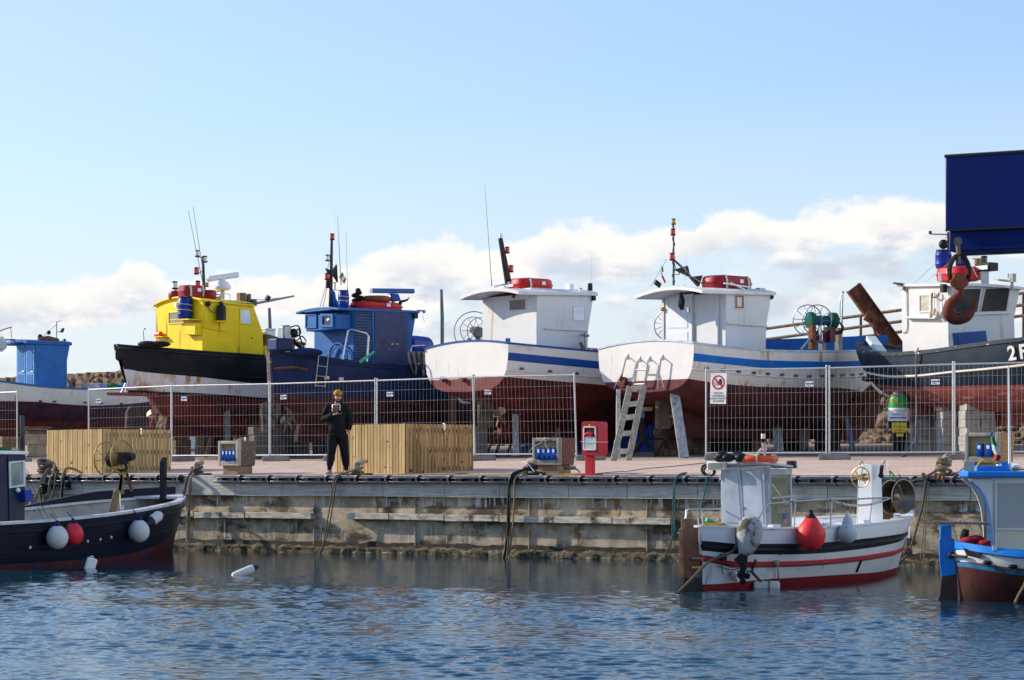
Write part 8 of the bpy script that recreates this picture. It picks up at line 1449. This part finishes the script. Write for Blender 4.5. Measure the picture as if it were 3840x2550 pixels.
mb = MB(); mb.bb((xa+.06,yS+.012,zm+.012), (x1-.06,yS+.018,zt-.08)); mb.build('upper_pane', glass('dusty_pane', (.55,.57,.55), .55, .25), T); mb = MB(); mb.bb((xa+.06,yS+.012,zb), (x1-.06,yS+.018,zm-.012)); mb.build('lower_pane', glass('cream_pane', (.72,.68,.52), .72, .25), T)
zr0 = zt; mb = MB(); xr = fr.ry(3627,1790,yS-.1).x; mb.bb((xr,-w-.10,zt), (x1+.2,w+.10,zt+.085)); mb.build('roof', CYB, T, bev=.02); zr = zt+.085
def t_(px, py, y=-.5): return fr.ry(px, py, y)
mb = MB(); a = t_(3660,1768); mb.bb((a.x,-.75,zr-.003), (a.x+.42,-.1,zr+.07)); mb.build('roof_rim', CYB, T, bev=.015); mb = MB(); a = t_(3766,1765); mb.hexa([V((a.x+x*k,a.y+y,zz)) for zz, k in ((zr-.003,1),(zr+.12,.5)) for x, y in ((-.10,-.1),(.08,-.1),(.08,.1),(-.10,.1))]); mb.build('mast_step', CYB, T, bev=.01)
mb = MB(); mb.lathe([(.035,0),(.04,.05),(.035,.09)], V((t_(3746,1765,-.62).x,-.62,zr)), n=14); mb.build('navigation_light', WPL, T); mb = MB(); mb.box(t_(3632,1748,-.7), (.14,.04,.13), Matrix.Rotation(.15,3,'Y')); mb.build('floodlight', M('grey_lamp'), T, bev=.01)
mb = MB(); mb.tube([t_(3790,1770,-.4), t_(3786,1720,-.4), t_(3782,1372,-.4)], [.028,.018,.010], 8); mb.build('whip_aerial', WPL, T)
fq = t_(3755,1750,-.55); ft = t_(3718,1625,-.55); mb = MB(); mb.tube([fq, ft], .010, 6); mb.ball(ft, .025, 8); mb.build('flagstaff', M('blue_staff', (.02,.12,.4), .5), T)
fl = thing('flag', 'furled three-colour flag on the roof staff of the blue boat at the right edge', 'flag', sub(fr, t_(3742,1725,-.6)))
o = t_(3742,1725,-.6); o = V((o.x,o.y,0)); pts = [(3721,1640,7),(3725,1655,9),(3730,1670,12),(3735,1690,14),(3742,1705,13),(3738,1722,11),(3733,1728,4)]
for i, mt in enumerate((MATS['flag_green'], MATS['flag_white'], MATS['flag_red'])):
    seg = pts[i*2:i*2+3]; mb = MB(); mb.loft([[t_(px+sx_*wd, py+sx_*3, -.6+dy)-o for sx_, dy in ((-1,0),(-.3,-.03),(.3,.015),(1,-.02),(1,.0),(.3,.035),(-.3,-.01),(-1,.02))] for px, py, wd in seg]); mb.build('flag_band', mt, fl)
mb = MB(); mb.tube(spline([t_(3658,1772), t_(3668,1742), t_(3690,1724), t_(3715,1728), t_(3738,1742), t_(3748,1756)]), .016, 6); loose('yellow_hose', 'yellow hose arched over the roof of the blue boat at the right edge', 'hose', sub(fr, V((0,0,zr))), mb, M('yellow_hose')); mb = MB(); a = t_(3822,1768,-.4); mb.tube(spline([V((a.x-.1,a.y,zr+.02)), V((a.x+.1,a.y-.1,zr+.03)), V((a.x+.3,a.y,zr+.03)), V((a.x+.2,a.y+.1,zr+.05))]), .02, 6); loose('yellow_rope', 'yellow rope bundle on the blue roof beside the white dome', 'rope', sub(fr, V((0,0,zr))), mb, M('yellow_rope', (.55,.36,.05), .8)); mb = MB(); a = t_(3808,1768,-.3); mb.lathe([(.05,zr),(.05,zr+.03),(.09,zr+.05),(.09,zr+.08),(.03,zr+.1)], V((a.x,a.y,0)), n=18); mb.build('aerial_dome', WPL, T)
mb = MB(); mb.tube(spline([t_(3742,1750,-.65), t_(3735,1765,-.7), t_(3722,1774,-.75), t_(3700,1772,-.7)]), .012, 5); mb.build('white_cord', ROPW, T)
mb = MB(); mb.tube([fr.ry(3500,1957,.4), fr.ry(3720,1964,.4)], .02, 8); 
for a, b in (((3519,1958),(3530,2015)), ((3570,1960),(3590,2040)), ((3672,1962),(3690,2042))): mb.tube([fr.ry(*a,.4), fr.ry(*b,.4)], .015, 6)
mb.build('stern_rail', M('weathered_rail', (.35,.30,.27), .6, .2), T)
q = fr.ry(3690,2030,-.15); mb = MB()
for i in range(5): mb.ball((.13*(i-2)*.8, .06*sin(i*2), q.z-.02+.05*sin(i*1.5+.5)), (.12,.06), 9)
loose('red_net_bag', 'red net heap in the stern of the blue boat at the right edge', 'net', sub(fr, V((q.x,q.y,q.z-.1))), mb, M('red_net', (.40,.02,.03), .8, var=.4, vs=12, bump=.9, bs=40, wear=((.6,.5,.5), 8, .68)), ang=70)
mb = MB(); mb.tube([fr.ry(3614,2034,-.1), fr.ry(3616,2010,-.1), fr.ry(3622,1985,-.1)], [.05,.06,.05], 8); loose('dark_glove_bundle', 'dark rag bundle standing on the stern of the blue boat at the right edge', 'rag', sub(fr, V((0,0,fr.ry(3614,2034,-.1).z))), mb, BLK)
rope('mooring_rope', 'pale rope running from the maroon hull into the water at the right edge', spline([fr.world(hI.at(3850,2160)+V((0,-.1,0))), P(3838,2200,31.9), P(3815,2240,32.0), P(3806,2262,31.7)]), .02, ROPB)

# ---- loose floats in the open water
def wl(px, py): return P(px, py, -ZW*FO/(py-HZ))
b = wl(340, 2131); f2 = Fr(b.x, b.y, .3, ZW-.05); mb = MB(); mb.box((0,0,ZW+.065), (.19,.12,.25), Matrix.Rotation(.28,3,'Y')); jc = loose('jerrycan_float', 'white plastic jerrycan floating in front of the navy moored boat', 'jerrycan', f2, mb, WPL, bev=.03); mb = MB(); mb.ring((.02,0,ZW+.19), .03, .010, V((0,1,0)), 14); mb.build('handle', WPL, jc)
b = wl(918, 2157); f2 = Fr(b.x, b.y, 0, ZW-.05); ax = V((.92,.15,.38)); mb = MB(); c = V((0,0,ZW+.055)); mb.lathe([(.03,-.24),(.07,-.20),(.075,-.1),(.075,.12),(.06,.17)], c, ax, 16); fo = loose('floating_fender', 'white cylindrical fender with a blue tip floating in open water', 'fender', f2, mb, M('cream_fender', (.66,.63,.57), .5, var=.06)); mb = MB(); mb.lathe([(.06,.171),(.055,.19),(.03,.22),(.02,.25)], c, ax, 14); mb.build('blue_tip', dk, fo)
# ================================================================ man looking at his phone on the quay edge
d = dq(1262, .30); c = P(1262, 0, d); fr = Fr(c.x, c.y, 0); z0 = fr.zb; PT = thing('person', 'man in a backward yellow cap, black hoodie and joggers looking down at his phone', 'person', fr)
def w_(px, py, y=0.0): return fr.ry(px, py, y)
SKIN = M('skin', (.40,.22,.15), .55, var=.08, vs=20); HOOD = M('black_cotton', (.012,.012,.014), .9, var=.3, vs=14, bump=.4, bs=18); JOG = M('black_joggers', (.010,.010,.012), .9, var=.3, vs=14, bump=.4, bs=14); CAP = M('mustard_cap', (.50,.27,.02), .8, var=.08); HAIR = M('dark_hair', (.015,.010,.008), .8); SHOE = M('grey_sneaker', (.36,.36,.33), .7, var=.15, vs=20); SOLE = M('white_sole', (.62,.60,.56), .6)
def remesh(mb, name, mat, parent, vox, sm=6):
    o = mb.build(name, mat, parent, ang=80); r = o.modifiers.new('Remesh','REMESH'); r.mode = 'VOXEL'; r.voxel_size = vox; r.use_smooth_shade = True
    if sm: s_ = o.modifiers.new('Smooth','SMOOTH'); s_.iterations = sm; s_.factor = .5
    return o
hc = w_(1267,1488,-.03)
mb = MB()
# head: skull, face wedge, jaw, nose, ears, neck
mb.ball(hc+V((0,.015,.02)), (.076,.115), 18); mb.ball(hc+V((.005,-.03,-.035)), (.062,.085), 16); mb.ball(hc+V((.008,-.052,-.085)), (.040,.042), 12); mb.tube([hc+V((.010,-.095,.005)), hc+V((.012,-.118,-.035)), hc+V((.010,-.10,-.045))], [.010,.015,.012], 8)
for s_ in (-1, 1): mb.ball(hc+V((s_*.078,.015,-.015)), (.014,.028), 8); mb.ball(hc+V((s_*.028+.008,-.088,.008)), (.014,.010), 8)
mb.tube([hc+V((0,.03,-.06)), w_(1264,1516,.02), w_(1264,1530,.03)], [.055,.06,.075], 12)
shL, shR = w_(1228,1528,.03), w_(1300,1530,.03); elL = w_(1213,1573,.03); hnL = w_(1256,1553,-.26); elR, hnR = w_(1311,1578,.05), w_(1307,1615,-.01)
mb.tube([w_(1264,1524,.03), w_(1264,1560,.03), w_(1265,1605,.03), w_(1266,1632,.03)], [.10,.125,.115,.12], 14)
for a, b, e in ((shL, elL, hnL), (shR, elR, hnR)): mb.tube([w_(1264,1534,.03), a, a.lerp(b,.5), b, b.lerp(e,.5), e], [.06,.052,.045,.038,.034,.024], 10)
kL, kR = w_(1243,1694,-.02), w_(1292,1694,.0); aL, aR = w_(1236,1752,.02), w_(1298,1752,.05)
for hip, k, a in ((w_(1250,1625,.03), kL, aL), (w_(1282,1625,.03), kR, aR)): mb.tube([hip, hip.lerp(k,.5), k, k.lerp(a,.35), a, V((a.x,a.y-.02,z0+.05))], [.085,.075,.052,.048,.036,.04], 12); mb.tube([V((a.x,a.y+.05,z0+.05)), V((a.x-.01,a.y-.13,z0+.04))], [.035,.03], 8)
# phone hand: palm, four fingers of different lengths and a thumb, closed round the phone
pc = w_(1266,1551,-.27); mb.tube([hnL, pc], [.026,.030], 10); mb.ball(pc, (.036,.022), 10, 0, V((.3,.2,1)))
for i, l in enumerate((.060,.068,.064,.052)):
    y = -.036+.022*i; a = pc+V((.020,y,.000)); mb.tube([a, a+V((l*.55,-.002,-.010)), a+V((l,-.001,.008)), a+V((l*1.05,.002,.022))], [.0095,.009,.0085,.007], 7)
mb.tube([pc+V((-.005,-.030,.012)), pc+V((.012,-.045,.028)), pc+V((.035,-.040,.038))], [.011,.010,.008], 7)
# hand resting in the pocket
mb.ball(hnR, (.034,.048), 10)
for i, l in enumerate((.05,.06,.056,.045)): a = hnR+V((-.004,-.03+.02*i,-.035)); mb.tube([a, a+V((-.004,-.002,-l*.6)), a+V((-.012,-.002,-l))], [.0095,.009,.007], 7)
mb.tube([hnR+V((-.01,-.035,.01)), hnR+V((-.025,-.055,-.02)), hnR+V((-.028,-.055,-.045))], [.011,.010,.008], 7)
remesh(mb, 'body', SKIN, PT, .0075, 4)
# hoodie
mb = MB(); mb.tube([w_(1264,1519,.035), w_(1264,1530,.03), w_(1264,1560,.02), w_(1265,1590,.02), w_(1266,1611,.03)], [.10,.155,.185,.19,.170], 18)
for s_ in (-1,1): mb.ball(w_(1264+s_*17,1545,.01), (.12,.16), 12); mb.ball(w_(1266+s_*14,1600,.03), (.12,.10), 12)
for a, b, e, k in ((shL, elL, hnL, .86), (shR, elR, hnR, .96)): mb.tube([w_(1264,1536,.03), a, a.lerp(b,.5), b, b.lerp(e,.5), b.lerp(e,k-.06), b.lerp(e,k)], [.11,.098,.088,.080,.070,.058,.044], 12)
mb.tube([w_(1246,1516,.10), w_(1255,1510,.12), w_(1266,1509,.13), w_(1277,1511,.12), w_(1284,1518,.09)], [.035,.05,.055,.05,.035], 10); mb.tube([w_(1250,1520,-.04), w_(1258,1527,-.09), w_(1268,1529,-.10), w_(1278,1525,-.06)], .025, 8); mb.tube([w_(1240,1612,.03), w_(1266,1616,-.0), w_(1292,1613,.03)], [.12,.15,.12], 12)
hd = remesh(mb, 'hoodie', HOOD, PT, .011, 5)
# chest print: white square with a red cross and four dark heads
x0, x1, zt_, zb_ = w_(1247,0).x, w_(1279,0).x, w_(0,1517).z, w_(0,1545).z; yq = -.192
def cp(u_, v_, off=0.0): x = x0+(x1-x0)*u_; return V((x, yq-off-.02*(.5-abs(v_-.45))+.10*((u_-.5)**2)*.5, zb_+(zt_-zb_)*v_))
def patch(u0, u1, v0, v1, off, n=6): mb = MB(); mb.loft([[cp(u0+(u1-u0)*i/n, v, off) for i in range(n+1)] for v in (v0, (v0+v1)/2, v1)], False, False); return mb
for nm, q, mt, off in (('print_square', (0,1,0,1), SIGNB, 0),): 
    o = patch(*q, off).build(nm, mt, hd); s_ = o.modifiers.new('Solidify','SOLIDIFY'); s_.thickness = .02; PS = o
o = patch(.44,.56,0,1,.012).build('print_cross', SRED, PS); s_ = o.modifiers.new('Solidify','SOLIDIFY'); s_.thickness = .01
o = patch(0,1,.42,.54,.0125).build('print_cross', SRED, PS); s_ = o.modifiers.new('Solidify','SOLIDIFY'); s_.thickness = .01
for u_, v_ in ((.24,.75),(.78,.75),(.24,.22),(.78,.22)): mb = MB(); mb.ball(cp(u_, v_, .014), (.026,.030), 10); mb.ball(cp(u_+.06, v_-.08, .016), (.016,.016), 8); mb.build('print_head', INK, PS)
# joggers
mb = MB(); mb.tube([w_(1266,1608,.03), w_(1266,1628,.03), w_(1266,1640,.03)], [.155,.17,.155], 16)
for sx_ in (-1, 1): mb.ball(w_(1266+sx_*14,1622,.03), (.115,.13), 12)
for hip, k, a in ((w_(1248,1630,.03), kL, aL), (w_(1284,1630,.03), kR, aR)): mb.tube([hip, hip.lerp(k,.5), k, k.lerp(a,.4), k.lerp(a,.85), k.lerp(a,.98), V((a.x,a.y-.01,z0+.10))], [.125,.118,.095,.090,.074,.054,.048], 14)
remesh(mb, 'joggers', JOG, PT, .012, 5)
for a, rz in ((aL, -.35), (aR, .15)):
    mb = MB(); f = V((sin(rz), -cos(rz), 0)); sd = V((cos(rz), sin(rz), 0)); o = V((a.x, a.y, z0)); rings = []
    for t, wd, h in ((-.09,.035,.06),(-.07,.042,.10),(.0,.044,.105),(.06,.046,.085),(.13,.050,.065),(.18,.045,.05),(.205,.025,.035)): rings.append([o+f*t+sd*wd*cos(q)+V((0,0,.012+max(0, sin(q))*h*.9)) for q in (pi*i/10 for i in range(11))]+[o+f*t+sd*wd*cos(q)+V((0,0,.012)) for q in (pi,)])
    mb.loft(rings); s_ = mb.build('shoe', SHOE, PT, ang=60); mb = MB(); mb.loft([[o+f*t+sd*wd*1.08*sx_+V((0,0,zz)) for sx_, zz in ((-1,0),(1,0),(1,.024),(-1,.024))] for t, wd in ((-.095,.03),(-.07,.043),(.0,.045),(.08,.05),(.15,.05),(.19,.04),(.21,.02))]); mb.build('sole', SOLE, s_)
# cap worn backwards, hair, beard, brows
mb = MB(); cc = hc+V((0,.02,.045)); rings = [[cc+V((r*cos(a)*.98, r*1.18*sin(a), zz)) for a in (2*pi*i/24 for i in range(24))] for r, zz in ((.094,.0),(.095,.03),(.088,.065),(.066,.093),(.034,.106),(.006,.110))]; mb.loft(rings); cp_ = mb.build('cap', CAP, PT, ang=60)
mb = MB(); mb.ball(cc+V((0,.0,.112)), (.01,.008), 8); mb.build('cap_button', CAP, cp_)
mb = MB(); mb.prism([cc+V((-.05+.1*i/8, -.1125+.012*abs(i/4-1)**2, .008+.040*sin(pi*i/8))) for i in range(9)], (0,.03,0)); mb.build('cap_opening', HAIR, cp_); 
mb = MB(); mb.loft([[cc+V((r*cos(a)*.8-.03*k, .09+r*1.0*sin(a)+.05*k, -.005-.01*k+.045*k)) for a in (pi*i/10 for i in range(11))]+[cc+V((r*cos(a)*.8-.03*k, .09+r*1.0*sin(a)+.05*k, -.013-.01*k+.045*k)) for a in (pi*(10-i)/10 for i in range(11))] for r, k in ((.085,0),(.10,.4),(.095,1))]); mb.build('cap_brim', M('pale_brim', (.55,.47,.30), .8), cp_)
mb = MB(); mb.loft([[cc+V((r*cos(a)*.93, r*1.12*sin(a), zz)) for a in (pi*(-.12+1.24*i/14) for i in range(15))]+[cc+V(((r-.008)*cos(a)*.93, (r-.008)*1.12*sin(a), zz)) for a in (pi*(-.12+1.24*(14-i)/14) for i in range(15))] for r, zz in ((.093,.004),(.090,-.03),(.078,-.075))]); mb.build('hair', HAIR, PT, ang=60)
mb = MB(); mb.tube(spline([hc+V((-.055,-.045,-.055)), hc+V((-.035,-.082,-.095)), hc+V((.008,-.098,-.112)), hc+V((.050,-.082,-.095)), hc+V((.068,-.045,-.055))], 4), [.010]*4+[.016]*9+[.010]*4, 8); mb.tube([hc+V((-.018,-.104,-.062)), hc+V((.010,-.116,-.058)), hc+V((.036,-.104,-.062))], .007, 6); mb.build('beard', HAIR, PT)
for s_ in (-1, 1): mb = MB(); mb.tube([hc+V((s_*.014+.008,-.100,.020)), hc+V((s_*.034+.008,-.096,.026)), hc+V((s_*.052+.008,-.080,.020))], .006, 6); mb.build('eyebrow', HAIR, PT); mb = MB(); mb.ball(hc+V((s_*.028+.008,-.096,.006)), (.010,.004), 8); mb.build('eye', INK, PT)
mb = MB(); mb.box((0,0,0), (.075,.145,.010), Matrix.Rotation(-.5,3,'X')); o_ = pc+V((.030,-.012,.030)); mb.v = [v+o_-V((o_.x,o_.y,0)) for v in mb.v]; loose('phone', 'dark phone held in the hand of the man in black', 'phone', sub(fr, V((o_.x,o_.y,o_.z-.03))), mb, BLK, bev=.003)
